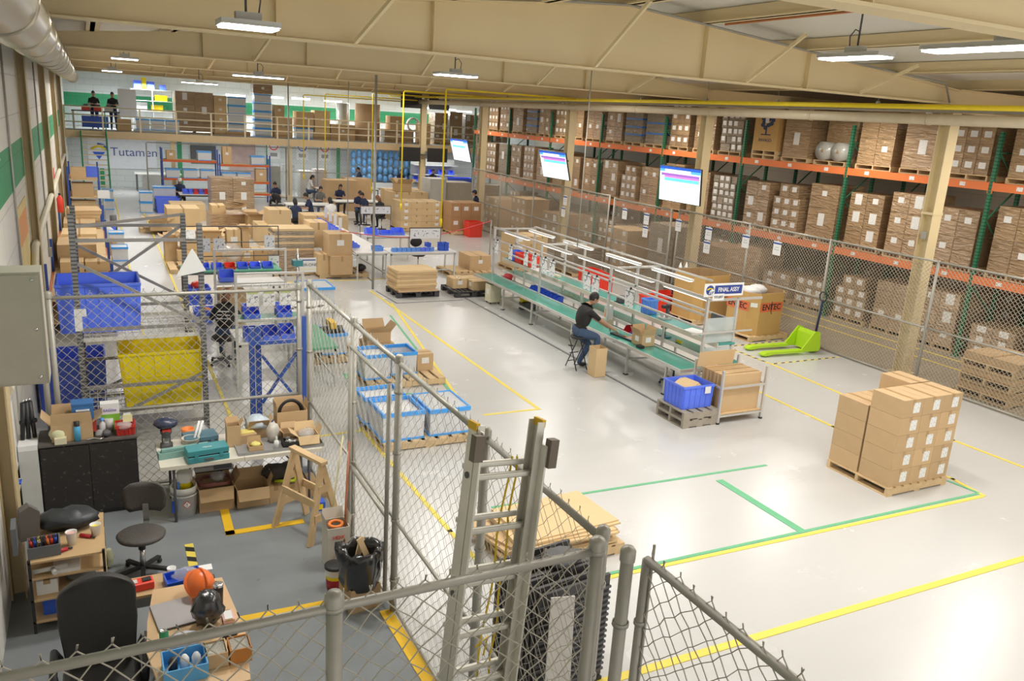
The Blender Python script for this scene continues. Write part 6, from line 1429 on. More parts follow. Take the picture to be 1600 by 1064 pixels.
MB().lathe([(.112, 0), (.135, -.012), (.135, -.006), (.112, .008)], n=20, sy=1.22).build('brim', HO, t); MB().tube([(0, .13*math.cos(a_), .125*math.sin(a_)+.004) for a_ in [PI*k/12 for k in range(1, 12)]], .012, 6).build('crown_ridge', HO, t); MB().box(.09, -.05, .03, .118, -.02, .05).box(.09, .02, .03, .118, .05, .05).build('sticker', BLK, t)
bag((.60, 6.10, zq), .13, 'black plastic bag standing on the desk below the helmet', mat('black_bin_bag', (.02,.02,.022), .22), sc=(1, .9, 1.15), jit=.16, seed=71)
t = thing('steel_tumbler', 'black and steel tumbler next to the hard hat', 'cup', (.72, 6.36, zq)); MB().lathe([(0, 0), (.035, 0), (.042, .17)], n=16).build('tumbler_body', BLK, t); MB().lathe([(.044, .165), (.044, .185), (.03, .19), (0, .185)], n=16).build('rim', CHROME, t)
o = carton((.76, 6.12, zq), .09, .15, .03, 'small red and white packet near the desk edge', lab=(), material=mat('pink_white_pack', (.75,.45,.42), .5), name='packet', cat='packet'); MB().box(-.03, -.06, .0315, .03, .06, .034).build('label_panel', PAPER, o)
t = thing('tape_measure', 'yellow and black tape measure on the desk edge', 'tool', (.70, 5.98, zq)); MB().lathe([(0, 0), (.03, 0), (.03, .022), (0, .022)], n=16).build('case', BLK, t); MB().lathe([(.02, .023), (.02, .026), (0, .026)], n=16).build('disc', YELP, t)
t = thing('multitool', 'red and black cutter on the desk behind the fence rail', 'tool', (.73, 5.86, zq), .2); MB().tube([(-.05, 0, .016), (.06, 0, .016)], .016, 8).build('handle', BLK, t); MB().tube([(.03, 0, .02), (.07, 0, .02)], .014, 8).build('tip', REDP, t)
t = thing('drink_can', 'green and silver drink can on the desk', 'can', (.27, 5.96, zq)); MB().lathe([(0, 0), (.03, 0), (.033, .01), (.033, .10), (.028, .115)], n=16).build('can_body', GREENPT, t); MB().lathe([(.028, .115), (.026, .112), (0, .110)], n=16).build('can_lid', CHROME, t)
bag((.40, 5.88, zq), .10, 'bag of small blue printed packets on the desk', mat('blue_printed_film', (.55,.55,.66), .4, bump=.5, var=.3, scale=30), sc=(1.3, 1, .45), jit=.2, seed=81, name='packet_bag')
t = thing('sky_blue_basket', 'sky blue basket of bottles on the desk near the fence', 'basket', (.38, 5.56, zq)); m = MB().box(-.15, -.13, 0, .15, .13, .01).box(-.15, -.13, .01, .15, -.12, .12).box(-.15, .12, .01, .15, .13, .12).box(-.15, -.12, .01, -.14, .12, .12).box(.14, -.12, .01, .15, .12, .12).build('basket_body', mat('sky_plastic', (.10,.38,.72), .4), t)
for k, (x, c) in enumerate(((-.08, BLK), (0, PAPER), (.08, CLEARP))):
    o = MB().lathe([(0, 0), (.032, 0), (.032, .10), (.015, .13), (0, .13)], n=12).build('small_bottle', c, None, (.38+x, 5.56, zq+.012)); tag(o, '%s bottle in the sky blue basket' % ('dark', 'white', 'clear')[k], 'bottle')
for k, (x, l) in enumerate(((.60, 'carton full of metal screws on the desk'), (.77, 'orange brown carton of screws at the desk corner'))):
    o = open_carton((x, 5.60, zq), .155, .18, .12, l, flaps=(None,)*4, material=CB if k == 0 else mat('orange_carton', (.50,.20,.04), .7)); o2 = MB().box(-.065, -.08, .0, .065, .08, .008).build('screws', mat('loose_screws', (.45,.43,.38), .35, metal=.5, var=.6, scale=120, bump=1.0, bscale=140), None, (x, 5.60, zq+.10)); tag(o2, 'heap of loose screws filling the %s' % ('brown carton' if k == 0 else 'orange carton'), 'screws'); o2['kind'] = 'stuff'
# low cabinet between desk and shelf with charger and blue tray
t = thing('low_table', 'low grey board table holding a red charger between shelf and desk', 'table', (.28, 7.05, 0)); MB().box(-.32, -.16, .60, .42, .16, .625).build('table_top', WS, t); MB().box(-.30, -.14, .0, -.27, .14, .60).build('leg', DGREY, t); MB().box(.36, -.14, 0, .39, .14, .60).build('leg', DGREY, t); MB().box(-.27, .1, .35, .36, .12, .60).build('back_board', LGREY, t)
t = thing('battery_charger', 'red battery charger on the low table', 'charger', (.16, 7.02, .626), .1); MB().box(-.1, -.06, 0, .1, .06, .07).build('charger_body', REDP, t, bevel=.01); MB().box(-.085, -.03, .07, -.03, .03, .076).build('grille', LGREY, t); MB().box(.01, -.03, .07, .08, .03, .08).build('battery_slot', BLK, t)
t = thing('open_tray_box', 'dark blue open tray with cables in a clear bag', 'tray', (.50, 6.98, .626), .12); MB().box(-.15, -.1, 0, .15, .1, .01).box(-.15, -.1, .01, .15, -.09, .08).box(-.15, .09, .01, .15, .1, .08).box(-.15, -.09, .01, -.14, .09, .08).box(.14, -.09, .01, .15, .09, .08).build('tray_body', BLUED, t)
bag((.52, 7.0, .64), .08, 'clear bag with black cable in the dark blue tray', FILM, sc=(1.4, .8, .7), seed=91)
t = thing('foam_cup', 'small white cup on the low table behind the blue tray', 'cup', (.42, 7.17, .626)); MB().lathe([(0, 0), (.03, 0), (.04, .06), (.036, .06), (.028, .01), (0, .01)], n=16).build('cup_body', PAPER, t)
o = MB().box(-.08, -.05, 0, .08, .05, .03).build('papers', PAPER, None, (.68, 7.12, .626)); tag(o, 'white papers behind the hard hat', 'paper')
# electrical box, whiteboard, wall things
t = thing('electrical_cabinet', 'large grey electrical cabinet with screws mounted on the left wall', 'electrical box', (0, 0, 0)); yb = 7.2
a, b = PY(62, 425, yb), PY(62, 600, yb)
MB().box(XW+.002, yb, b.z, a.x, yb+.30, a.z).build('cabinet_body', mat('putty_grey', (.42,.39,.32), .5), t); MB().box(XW+.02, yb-.012, b.z+.02, a.x-.02, yb, a.z-.02).build('door', MATS['putty_grey'], t)
for z_ in (b.z+.06, (a.z+b.z)/2, a.z-.06): MB().lathe([(.012, 0), (.012, .006), (0, .008)], n=8).build('screw', CHROME, t, (a.x-.06, yb-.012, z_)).rotation_euler = (PI/2, 0, 0)
MB().tube([(XW+.16, yb+.1, a.z), (XW+.16, yb+.1, 3.9), (XW+.16, 9.5, 4.1)], .018, 8).build('conduit', GALV, t)
t = thing('whiteboard', 'white board with aluminium frame hung on the left wall', 'whiteboard', (XW, 9.35, 0)); MB().box(.002, -.55, .78, .02, .55, 1.55).build('board_surface', PAPER, t)
for a_, b_ in (((-.57, .76), (.57, .78)), ((-.57, 1.55), (.57, 1.57))): MB().box(.002, a_[0], a_[1], .03, b_[0], b_[1]).build('board_frame', ALU, t)
for s in (-1, 1): MB().box(.002, s*.56-.01, .78, .03, s*.56+.01, 1.55).build('board_frame', ALU, t)
MB().box(.03, -.3, .74, .08, .1, .76).build('pen_tray', ALU, t)
o = MB().box(-.02, -.06, 0, .02, .06, .03).build('board_eraser', WOODY, None, (XW+.057, 9.15, .762)); tag(o, 'wooden eraser on the whiteboard tray', 'eraser')
for k in range(3):
    o = MB().tube([(0, 0, 0), (0, .12, 0)], .008, 8).build('marker_pen', BLUED if k else PAPER, None, (XW+.045+.016*k, 9.27, .770)); tag(o, 'marker pen on the whiteboard tray', 'pen', 'marker pens on the whiteboard tray')
# ================================================================ CARTON AISLE, WALL SHELVING AND WORK STATIONS
TOP = {}
def blk(xl, yb, xr, yt, z, d, label, kind='c', m_=None, lab=('y-',), **k):
    z = TOP[z]+.001 if isinstance(z, str) else z
    x0, x1, y, h = S(xl, yb, xr, yt, z)
    x0 = max(x0, XW+.13); w = abs(x1-x0); h = max(h, .06); TOP[label] = z+h; c = ((x0+x1)/2, y+d/2, z)
    if kind == 'c': return carton(c, w, d, h, label, material=m_, lab=lab, lw=.2, lh=.16, **k)
    if kind == 'o': return open_carton(c, w, d, h, label, material=m_, **k)
    if kind == 't': return tote(c, w, d, h, label, m_ or BLUEP, nx=4)
    if kind == 'b': return clear_bin(c, w, d, h, label, fillcol=m_, **k)
    if kind == 'p': return pallet(c, w, d, label, n=6)
def wshelf(name_label, x0, x1, ys, zs, top, post=BLUEST, deck=WOOD, fr=False):
    t = thing('storage_shelf', name_label, 'shelf', (0, 0, 0))
    for y in ys:
        for x in (x0, x1): MB().box(x-.03, y-.03, 0, x+.03, y+.03, top).build('post', post, t)
    for z in zs:
        MB().box(x0+.03, ys[0]-.02, z-.03, x1-.03, ys[-1]+.02, z).build('shelf_board', deck, t)
        if fr: MB().box(x0+.03, ys[0]-.03, z-.10, x1-.03, ys[0]-.021, z).build('front_beam', mat('red_orange_beam', (.62,.12,.03), .5), t)
        for x in (x0, x1): MB().box(x-.02, ys[0]+.03, z-.09, x+.02, ys[-1]-.03, z-.031).build('shelf_beam', ORANGE if post is BLUEST else post, t)
    return t
wshelf('blue post shelving loaded with big cartons along the left wall', -.92, .26, (18.3, 21.5, 24.8, 28.0), (.25, .72), 1.45)
wl = [((79, 419, 153, 383), .722, 1.2, 'widest closed carton on the wall shelving', CB), ((95, 427, 132, 410), .722, .9, 'low flat carton at the near end of the wall shelving, left', CBL), ((134, 424, 176, 409), .722, .8, 'low flat carton at the near end of the wall shelving, right', CBL),
      ((85, 380, 152, 366), .722, 1.2, 'open topped carton behind the widest one on the wall shelving', CBL), ((90, 362, 150, 349), .722, 1.5, 'long carton toward the far end of the wall shelving', CB)]
for (a, z, d, l, m_) in wl: blk(*a, z, d, l, m_=m_, lab=())
for k in range(6):
    o = MB().box(-.5, -.6, 0, .4, .6, .05).build('flat_carton', CB if k % 2 else CBL, None, (-.28+.015*k, 29.2, .0+.052*k+.9), .02*k); tag(o, 'flat carton in the pile at the far end of the wall shelving, %s' % ('bottom second third fourth fifth top'.split()[k]), 'flat carton')
carton((-.28, 29.4, 0), .9, 1.1, .895, 'tall carton carrying the pile of flats by the left wall', lab=())
clear_bin((.62, 26.7, 0), .46, .55, .42, 'clear bin with blue rim on the floor by the wall shelving, nearest the cage', fillcol=None); clear_bin((.62, 29.6, 0), .46, .6, .42, 'clear lidded bin farther along by the wall shelving')
carton((.42, 27.6, 0), .3, .4, .48, 'small carton standing between the two clear bins', lab=())
tote((.5, 31.2, 0), .3, .5, .35, 'blue tote beyond the farther clear bin', BLUEP, nx=4); o = bag((.42, 30.6, 0), .2, 'white plastic bag on the floor by the wall shelving', WHITECL, seed=3, sc=(.8, .8, 1.1))
o = MB().tube([(0, 0, 0), (0, 0, .55)], .12, 10).build('dark_sack', DGREY, None, (.62, 32.6, 0)); tag(o, 'dark upright sack at the aisle edge', 'sack')
for k in range(2): clear_bin((.60, 38.9, .42*k), .42, .55, .41, 'clear bin with blue rim near the stair foot, %s of two' % ('lower' if k == 0 else 'upper'), fillcol=None)
wshelf('far blue post shelving below the stair', -.75, .25, (34.2, 36.8), (.45, 1.0, 1.65), 2.1)
for (x, y, z, w, d, h, l, m_) in ((-.3, 34.6, 1.002, .7, .5, .5, 'brown carton on the far blue shelving, middle level', CB), (-.4, 34.7, 1.652, .5, .5, .4, 'brown carton on top of the far blue shelving', CB), (-.3, 34.6, .452, .8, .5, .4, 'long carton on the lowest level of the far blue shelving', CBL)): carton((x, y, z), w, d, h, l, material=m_, lab=())
tote((.05, 35.4, 1.652), .42, .5, .36, 'blue tote on top of the far blue shelving', BLUEP, nx=4); clear_bin((-.2, 33.2, 0), .8, .8, .5, 'clear bin in front of the far blue shelving')
carton((-.35, 32.0, 0), 1.0, .9, .85, 'large carton beside the left wall under the white sign', lab=(), material=CBL)
o = MB().box(-.2, -.005, 0, .2, .005, .3).build('sign_board', PAPER, None, (.38, 33.9, 1.0)); tag(o, 'white hanging sign at the end of the far blue shelving', 'sign'); MB().tube([(0, .01, -1.0), (0, .01, 0)], .012, 6).build('sign_post', GALV, o)
# stair
t = thing('steel_stair', 'beige stair with green stringer climbing to the mezzanine by the left wall', 'stair', (0, 0, 0))
for x in (-.28, .74): MB().prism([(39.6, 0), (39.9, 0), (42.4, 2.95), (42.4, 3.06), (42.2, 3.06), (39.6, .1)], 0, x-.03, x+.03).build('stringer', GREENPT, t)
for k in range(14): MB().box(-.25, 39.7+k*.19, .2+k*.205, .71, 39.95+k*.19, .235+k*.205).build('tread', MATS['beige_railing'], t)
MB().tube([(.74, 39.7, 1.0), (.74, 42.2, 3.9)], .025, 6).build('hand_rail', GREENPT, t)
for k in range(4): MB().tube([(.74, 39.8+k*.75, .15+k*.85), (.74, 39.8+k*.75, 1.08+k*.88)], .02, 6).build('rail_post', GREENPT, t)
# left wall fittings
q = PX(105, 345, -.86); t = thing('fire_extinguisher', 'red fire extinguisher hanging on the left wall beyond the cage', 'extinguisher', (-.84, 27.0, 1.35)); MB().lathe([(0, 0), (.08, .01), (.085, .4), (.04, .48), (.03, .5)], n=14).build('cylinder', REDP, t); MB().box(-.03, -.03, .5, .03, .03, .56).build('valve', BLK, t)
o = MB().box(XW+.001, -.25, 0, XW+.012, .25, .4).build('wall_sign', REDP, None, (0, 27.3, 2.2)); tag(o, 'red safety sign on the left wall above the extinguisher', 'sign')
t = thing('wall_poster', 'large yellow and orange poster on the left wall', 'poster', (XW, 14.1, 0)); MB().box(.002, -.9, 1.75, .012, .9, 3.15).build('poster_sheet', mat('poster_yellow', (.78,.62,.28), .6, var=.25, scale=2), t); MB().box(.0125, -.8, 2.6, .015, .8, 3.0).build('orange_field', mat('poster_orange', (.80,.36,.14), .6, var=.2), t)
o = MB().tube([(XW+.07, 9.0, 1.9), (XW+.07, 14.4, 1.9), (XW+.07, 15.2, 2.3), (XW+.07, 40, 2.3)], .06, 10).build('wall_pipe', mat('cream_pipe', (.68,.62,.46), .5)); tag(o, 'cream pipe running along the left wall above the shelving', 'pipe')
for (y, l) in ((12.9, 'first thin conduit running up the left wall past the electrical cabinet'), (16.4, 'second thin conduit running up the left wall'), (20.6, 'third thin conduit on the left wall, beyond the poster')):
    o = MB().tube([(XW+.02, y, 1.4), (XW+.02, y, 5.3)], .016, 6).build('conduit', GALV); tag(o, l, 'conduit'); MB().box(XW+.002, y-.07, 1.2, XW+.07, y+.07, 1.4).build('switch_box', GALV, o)
# right side of the far aisle, front to back
rows_ = [
 ((259, 411, 279, 372), 0, .6, 'tall carton at the aisle corner of the carton pile', 'o', CB), ((278, 407, 352, 392), .14, .9, 'long low carton under the slanted long carton', 'c', CBL), ((284, 391, 347, 364), 'long low carton under the slanted long carton', .5, 'long carton slanting on top at the aisle end of the pile', 'o', CBL),
 ((356, 397, 377, 359), 'low carton with a label under the tall narrow one', .5, 'tall narrow carton with a white label in the pile', 'c', CBL), ((379, 392, 390, 356), 'small square carton next to the low labelled one', .5, 'second tall narrow carton right behind the labelled one', 'o', CB), ((355, 409, 376, 399), .14, .7, 'low carton with a label under the tall narrow one', 'c', CB),
 ((377, 408, 396, 393), .14, .7, 'small square carton next to the low labelled one', 'c', CBL), ((397, 407, 424, 391), .14, .7, 'wide small carton at the right of the pile front', 'c', CBL)]
for (a, z, d, l, kk, m_) in sorted(rows_, key=lambda r: isinstance(r[1], str)): blk(*a, z, d, l, kind=kk, m_=m_, lab=('y-',) if 'label' in l else ())
pallet((2.9, 24.9, 0), 2.2, 1.3, 'long wooden pallet under the carton pile by the aisle', n=8); pallet((4.55, 24.9, 0), 1.0, 1.2, 'wooden pallet under the small cartons right of the pile', n=6)
bag((3.6, 25.2, .14), .30, 'crumpled white plastic film among the cartons of the pile', FILM, seed=33, sc=(1.2, .8, .9))
far_ = [((261, 366, 314, 351), 0, 1.4, 'lower wide carton beside the aisle', 'c', CBL), ((262, 351, 313, 326), 'lower wide carton beside the aisle', 1.3, 'upper wide carton beside the aisle, taped three times', 'c', CBL), 
 ((235, 361, 262, 346), .14, .8, 'low carton with raised flaps at the aisle edge', 'o', CB), ((330, 361, 386, 335), .14, 1.3, 'broad wrapped carton block under the small carton', 'c', CBW), ((331, 334, 353, 321), 'broad wrapped carton block under the small carton', .8, 'small carton on top of the wrapped block', 'c', CBL),
 ((389, 372, 411, 337), .0, 1.0, 'tall slanting open carton in the middle of the cartons', 'o', CB), ((405, 384, 462, 352), 0, 1.2, 'wide carton block under the square carton', 'c', CBL), ((421, 352, 455, 328), 'wide carton block under the square carton', 1.0, 'square carton standing on the wide block', 'c', CBL)]
for (a, z, d, l, kk, m_) in far_: blk(*a, z, d, l, kind=kk, m_=m_, lab=())
pallet((1.95, 32.6, 0), 1.0, 1.1, 'wooden pallet at the aisle edge under a low carton', n=6); pallet((4.2, 31.0, 0), 1.6, 1.4, 'wooden pallet under the wrapped block', n=6)
blk(268, 345, 322, 319, .0, 1.2, 'very wide carton block behind the upper wide carton', m_=CBL, lab=())
load((5.2, 36.2, 0), 'big3', 'tall clear wrapped pallet load standing above the other cartons', rz=PI/2, H=1.55, w=1.7, dp=1.2, rnd=random.Random(1))
for k in range(5):
    o = MB().box(-.3, -.25, 0, .3, .25, .03).build('flat_carton', CB, None, (4.6+.02*k, 31.2, 1.03+.045*k), .3*k); o.rotation_euler = (.05*(k-2), .04*k, .3*k); tag(o, 'crumpled flat carton on the wrapped block, %s' % ('lowest second third fourth topmost'.split()[k]), 'flat carton')
blk(476, 385, 545, 362, .0, 1.2, 'carton block supporting the two wide cartons', m_=CB, lab=())
r3 = [((484, 387, 512, 348), .72, .8, 'tall narrow carton left of the wide pair', 'c', CBL), ((476, 360, 516, 337), 'carton block supporting the two wide cartons', 1.0, 'left of two wide cartons at the top of the right pile', 'c', CBL), ((516.5, 362, 544, 337), 'carton block supporting the two wide cartons', 1.0, 'right of two wide cartons at the top of the right pile', 'c', CBL),
 ((518, 430, 551, 401), .14, .8, 'large lower carton on the orange footed pallet', 'c', CB), ((514, 400, 550, 366), 'large lower carton on the orange footed pallet', .8, 'large upper carton with a white label on the orange footed pallet', 'c', CB),  ((497, 430, 516, 398), .10, .6, 'narrow upright carton on the left end of the orange footed pallet', 'c', CBL)]
for (a, z, d, l, kk, m_) in r3: blk(*a, z, d, l, kind=kk, m_=m_, lab=('y-',) if 'label' in l else ())
pallet((6.4, 23.5, 0), 1.45, 1.0, 'orange footed wooden pallet under two large cartons', n=6); bag((6.95, 23.25, .135), .14, 'black bag on the end of the orange footed pallet', BLK, seed=9)
x0, x1, y_, h_ = S(429, 432, 492, 398, 0)
carton(((x0+x1)/2, y_+.55, .14), x1-x0, 1.0, .58, 'wrapped base carton under the grey edged flats', material=CBW, lab=()); pallet(((x0+x1)/2, y_+.55, 0), x1-x0+.05, 1.05, 'wooden pallet under the grey edged flats', n=6)
for k in range(10):
    o = MB().box(-(x1-x0)/2+.01*(k % 3), -.45, 0, (x1-x0)/2-.01*(k % 2), .45, .062).build('flat_carton', CBG if k % 3 else CBL, None, ((x0+x1)/2+.01*(k % 3), y_+.55, .722+.0625*k)); tag(o, 'flat carton in the grey edged stack behind the COR-ONE sign, %s' % ('bottom second third fourth fifth sixth seventh eighth ninth top'.split()[k]), 'flat carton')
for (x, y, w, h, l) in ((7.6, 20.4, 0, 0, ''),): pass
a = PY(536, 405, 22.6); b = PY(587-0, 425, 22.6)
t = thing('hanging_sign', 'white sign with a blue stripe reading COR-ONE', 'sign', (PY(481, 414, 22.2).x, 22.2, PY(481, 414, 22.2).z)); MB().box(-.23, 0, -.2, .23, .01, .2).build('sign_board', PAPER, t); MB().box(-.21, -.003, .12, .21, -.0005, .15).build('blue_stripe', BLUEST, t); MB().box(-.21, -.003, -.12, .21, -.0005, -.11).build('yellow_stripe', YELP, t); text('COR-ONE', .11, DGREY, t, (0, -.004, 0), (PI/2, 0, 0)); MB().tube([(-.26, .03, .45), (-.26, .03, -1.1)], .022, 8).build('sign_post', ALU, t)
# ---- columns of small cartons and large brown ones on the right
def grid(x0, y0, nx, nz, w, d, h, label, z0=.14, depth=1, ny=1, gap=.004):
    n_ = 'bottom second third fourth fifth'.split(); cc = 'first second third fourth fifth'.split()
    for j in range(ny):
        for i in range(nx):
            for k in range(nz): carton((x0+w*(i+.5), y0+d*(j+.5), z0+h*k), w-gap, d-gap, h-gap, '%s, %s layer, %s from the left%s' % (label, n_[k], cc[i], '' if ny == 1 else (', front row', ', back row')[j]), lab=('y-',) if (i*7+k*3) % 3 == 0 else (), material=CBL, lw=.16, lh=.12)
pallet((12.1, 32.5, 0), 1.9, 1.3, 'wooden pallet under the small square cartons beyond the benches', n=7); grid(11.2, 31.9, 4, 4, .45, 1.2, .27, 'small square carton beyond the benches')
pallet((13.72, 31.5, 0), 1.4, 1.2, 'wooden pallet under the large brown labelled cartons', n=7)
pz = 31.0
for k in range(3):
    for r_ in range(2): carton((13.27+.45*k, 31.55, .135+.58*r_), .44, 1.0, .575, 'large red brown carton beside the standing man, %s, %s' % (('lower', 'upper')[r_], ('left', 'middle', 'right')[k]), lab=('y-',), material=mat('red_brown_cardboard', (.44,.25,.12), .85), lw=.2, lh=.16)
tote((P(743, 371).x, P(743, 371).y+.3, 0), .6, .65, .62, 'red tote on the floor in front of the standing man', REDP, nx=5)
table((8.0, 31.5, 0), .1, .1, .3, 'x') if False else None
grid(11.9, 35.4, 3, 3, .6, .9, .42, 'labelled carton behind the small square cartons', z0=0)
open_carton((12.6, 35.85, 1.262), .7, .6, .35, 'open carton on top of the labelled cartons', flaps=(50, 40, 50, 40))
t = thing('grey_cabinet', 'grey steel cabinet with things on its top behind the large cartons', 'cabinet', (15.1, 36.2, 0)); MB().box(-1.2, -.5, 0, -.4, .6, 1.85).build('tall_unit', LGREY, t); MB().box(-.39, -.4, 0, .95, .6, 1.7).build('wide_unit', mat('putty_grey', (.42,.39,.32), .5), t); MB().box(-.38, -.41, .1, .27, -.401, 1.6).box(.29, -.41, .1, .94, -.401, 1.6).build('door', mat('putty_grey', (.42,.39,.32), .5), t)
grid(12.6, 38.2, 2, 2, .9, .8, .55, 'large carton left of the grey cabinet', z0=0)
# wrapped loads standing inside the far fence, and cartons on the floor by the columns
for (x, y, k_, H, l) in ((16.2, 20.6, 'flat', 1.75, 'high stack of grey flat cartons behind the double gate'), (16.1, 18.1, 'giant', 1.5, 'orange brown wrapped cartons behind the gate post'), (16.1, 22.9, 'small', 1.3, 'mixed cartons on a trolley behind the far fence'), (16.0, 27.3, 'big3', 1.25, 'labelled cartons on the floor left of the middle column'), (16.1, 30.2, 'small', 1.5, 'labelled cartons stacked behind the far fence panel'), (16.2, 33.0, 'small', 1.2, 'grey labelled cartons behind the standing man'), (13.9, 22.6, 'flat', .8, 'low flats beside the far end of the assembly line')):
    load((x+.12, y, 0), k_, l, H=H, w=1.3, dp=1.1, rnd=random.Random(int(y*10)), wrapped=k_ not in ('small',))
pallet((12.55, 23.6, 0), 1.3, 1.1, 'wooden pallet under the small cartons beyond the assembly line', n=6); grid(11.95, 23.1, 3, 4, .4, 1.0, .25, 'small carton on the pallet beyond the assembly line')
t = thing('jug', 'two clear blue jugs with white caps on a dark drum by the fence', 'jug', (14.1, 17.3, 0)); MB().lathe([(0, 0), (.25, 0), (.25, .75), (0, .76)], n=18).build('drum', BLK, t)
for s in (-.1, .1): g = MB().lathe([(0, 0), (.12, 0), (.12, .32), (.04, .42)], n=14).build('jug_body', mat('blue_clear', (.25,.38,.55), .25, alpha=.8), t, (s, 0, .765)); MB().lathe([(.05, .42), (.01, .56), (0, .56)], n=10).build('cap', PAPER, g)
# plank pile at the right edge
for k in range(6):
    if k % 2 == 0: pallet((15.98, 9.35, .145*k), 1.25, 1.1, 'wooden pallet in the pile at the right edge of the photo, %s' % ('lowest', 'middle', 'upper')[k//2], n=6, h=.14)
    else: carton((15.98, 9.35, .145*k), 1.1, 1.1, .14, 'flat brown pack between the piled pallets at the right edge, %s' % ('lower', 'middle', 'upper')[k//2], lab=())
# ---- pallets of blue rimmed bins beside the cage
pallet((4.25, 11.15, 0), 1.45, 1.25, 'wooden pallet carrying the nearest clear blue rimmed bins', n=7)
WH = mat('white_foam', (.75,.74,.72), .7)
clear_bin((3.85, 10.95, .131), .66, .72, .44, 'open clear bin full of white foam parts, nearest the cage fence', lid=False, fillcol=WH); clear_bin((3.80, 11.62, .131), .66, .52, .44, 'clear bin of white parts at the back of the nearest pallet', lid=False, fillcol=WH, rz=.04); clear_bin((4.58, 11.0, .131), .66, .8, .42, 'clear lidded bin at the right of the nearest pallet', fillcol=MGREY)
pallet((4.85, 13.7, 0), 1.45, 1.0, 'slatted wooden pallet with two clear bins and a carton', n=8)
clear_bin((4.35, 13.72, .131), .50, .62, .46, 'clear bin of white parts on the slatted pallet, left', lid=False, fillcol=WH); clear_bin((4.90, 13.85, .131), .50, .6, .42, 'clear open bin on the slatted pallet, right', lid=False); carton((5.36, 13.85, .131), .32, .3, .32, 'carton with a white label at the end of the slatted pallet', lab=('y-',), lw=.14)
pallet((4.05, 15.4, 0), 1.0, .9, 'small wooden pallet under the bin of black hoses', n=6); clear_bin((4.02, 15.4, .131), .52, .6, .42, 'clear bin topped with black hoses and yellow strap', lid=False, fillcol=WH)
for k in range(7):
    o = MB().tube([(0, -.25, 0), (.02, 0, .10), (0, .25, 0)], .028, 6).build('black_hose', BLK, None, (3.84+.06*k, 15.4, .52)); tag(o, 'short black hose lying across the clear bin', 'hose', 'black hoses across the clear bin')
o = MB().box(-.06, -.2, 0, .06, .2, .12).build('yellow_strap', YTAPE2, None, (4.05, 15.5, .60)); tag(o, 'yellow strap bundle on the black hoses', 'strap')
carton((4.92, 15.3, 0), .58, .5, .30, 'closed carton under an open one beside the hose bin', lab=()); open_carton((4.92, 15.3, .302), .46, .4, .22, 'open carton standing on the closed one beside the hose bin', flaps=(40, 60, 50, 50), lab=())
clear_bin((4.35, 18.1, 0), .75, .9, .5, 'clear lidded bin at the end of the white table', fillcol=WH); clear_bin((4.35, 18.1, .51), .72, .85, .4, 'upper clear lidded bin stacked at the end of the white table', fillcol=WH)
carton((4.6, 20.0, 0), .8, .8, .12, 'low flat carton on the floor behind the stacked clear bins', lab=(), material=CBL)
# ---- work stations just beyond the cage
table((3.44, 14.4, 0), .5, 1.6, .74, 'narrow bench with a green mat beside the cage corner', top=mat('green_mat_light', (.10,.36,.22), .5), leg=ALU)
table((3.75, 16.5, 0), 1.1, .9, .8, 'white bench with dark cut sheets beyond the green mat bench')
table((2.60, 14.5, 0), 1.1, .95, .8, 'white bench in front of the seated woman with blue bins')
for k in range(4):
    o = MB().box(-.09, -.05, 0, .09, .05, .01).build('cut_part', DGREY, None, (3.4+.22*k, 16.3+.1*(k % 2), .802), .3*k); tag(o, 'dark cut part lying on the white bench', 'part', 'dark cut parts on the white bench')
def station(x0, x1, y, z1, label, shelf_z, mats_, rails):
    t = thing('work_station', label, 'frame', (0, 0, 0))
    for x in (x0, x1): MB().box(x-.022, y-.022, 0, x+.022, y+.022, z1).build('post', ALU, t)
    for z in rails: MB().box(x0+.022, y-.018, z-.036, x1-.022, y+.018, z).build('rail', ALU, t)
    for z in shelf_z: MB().box(x0+.03, y+.03, z-.025, x1-.03, y+.5, z).build('shelf_board', mats_, t)
    return t
gm = MATS['green_mat_light']
station(2.02, 3.12, 13.85, 2.05, 'aluminium frame with a green shelf over the white bench nearest the cage', (1.22,), gm, (2.05, 1.85, 1.25))
station(2.1, 3.5, 17.1, 1.9, 'aluminium frame behind the seated woman', (1.2,), WHITEP, (1.9, 1.2))
for k in range(3):
    t = thing('notice_sheet', 'printed picture sheet hanging on the nearest frame, %s of three' % ('left', 'middle', 'right')[k], 'notice', (2.28+.27*k, 13.81, 1.48)); MB().box(-.1, -.003, 0, .1, .0, .26).build('sheet', PAPER, t); MB().box(-.085, -.006, .03, .085, -.0035, .2).build('printed_area', SHEET, t); MB().box(-.085, -.006, .215, .085, -.0035, .245).build('header', mat('lime_print', (.5,.6,.2), .7), t); MB().box(-.01, -.004, .26, .01, .02, .38).build('hanger_clip', PAPER, t)
for (x, y, z, w, l) in ((2.32, 14.2, .802, .26, 'blue parts bin at the left end of the white bench by the cage'), (2.62, 14.2, .802, .26, 'blue parts bin of white pieces in the middle of the white bench'), (2.92, 14.25, .802, .24, 'low blue parts bin at the right of the white bench'),
                        (2.3, 14.15, 1.222, .26, 'blue bin on the green shelf, left, behind the picture sheets'), (2.85, 14.15, 1.222, .24, 'blue bin on the green shelf, right, behind the picture sheets'), (2.35, 17.3, 1.222, .3, 'blue parts bin high on the frame behind the seated woman')):
    bin_((x, y, z), w, .36, .2, l, BLUEP)
bag((3.08, 14.3, .802), .09, 'white and red plastic bag at the end of the blue bins', WHITECL, seed=15)
table((1.95, 16.6, 0), .8, .9, .78, 'small white bench in front of the seated woman')
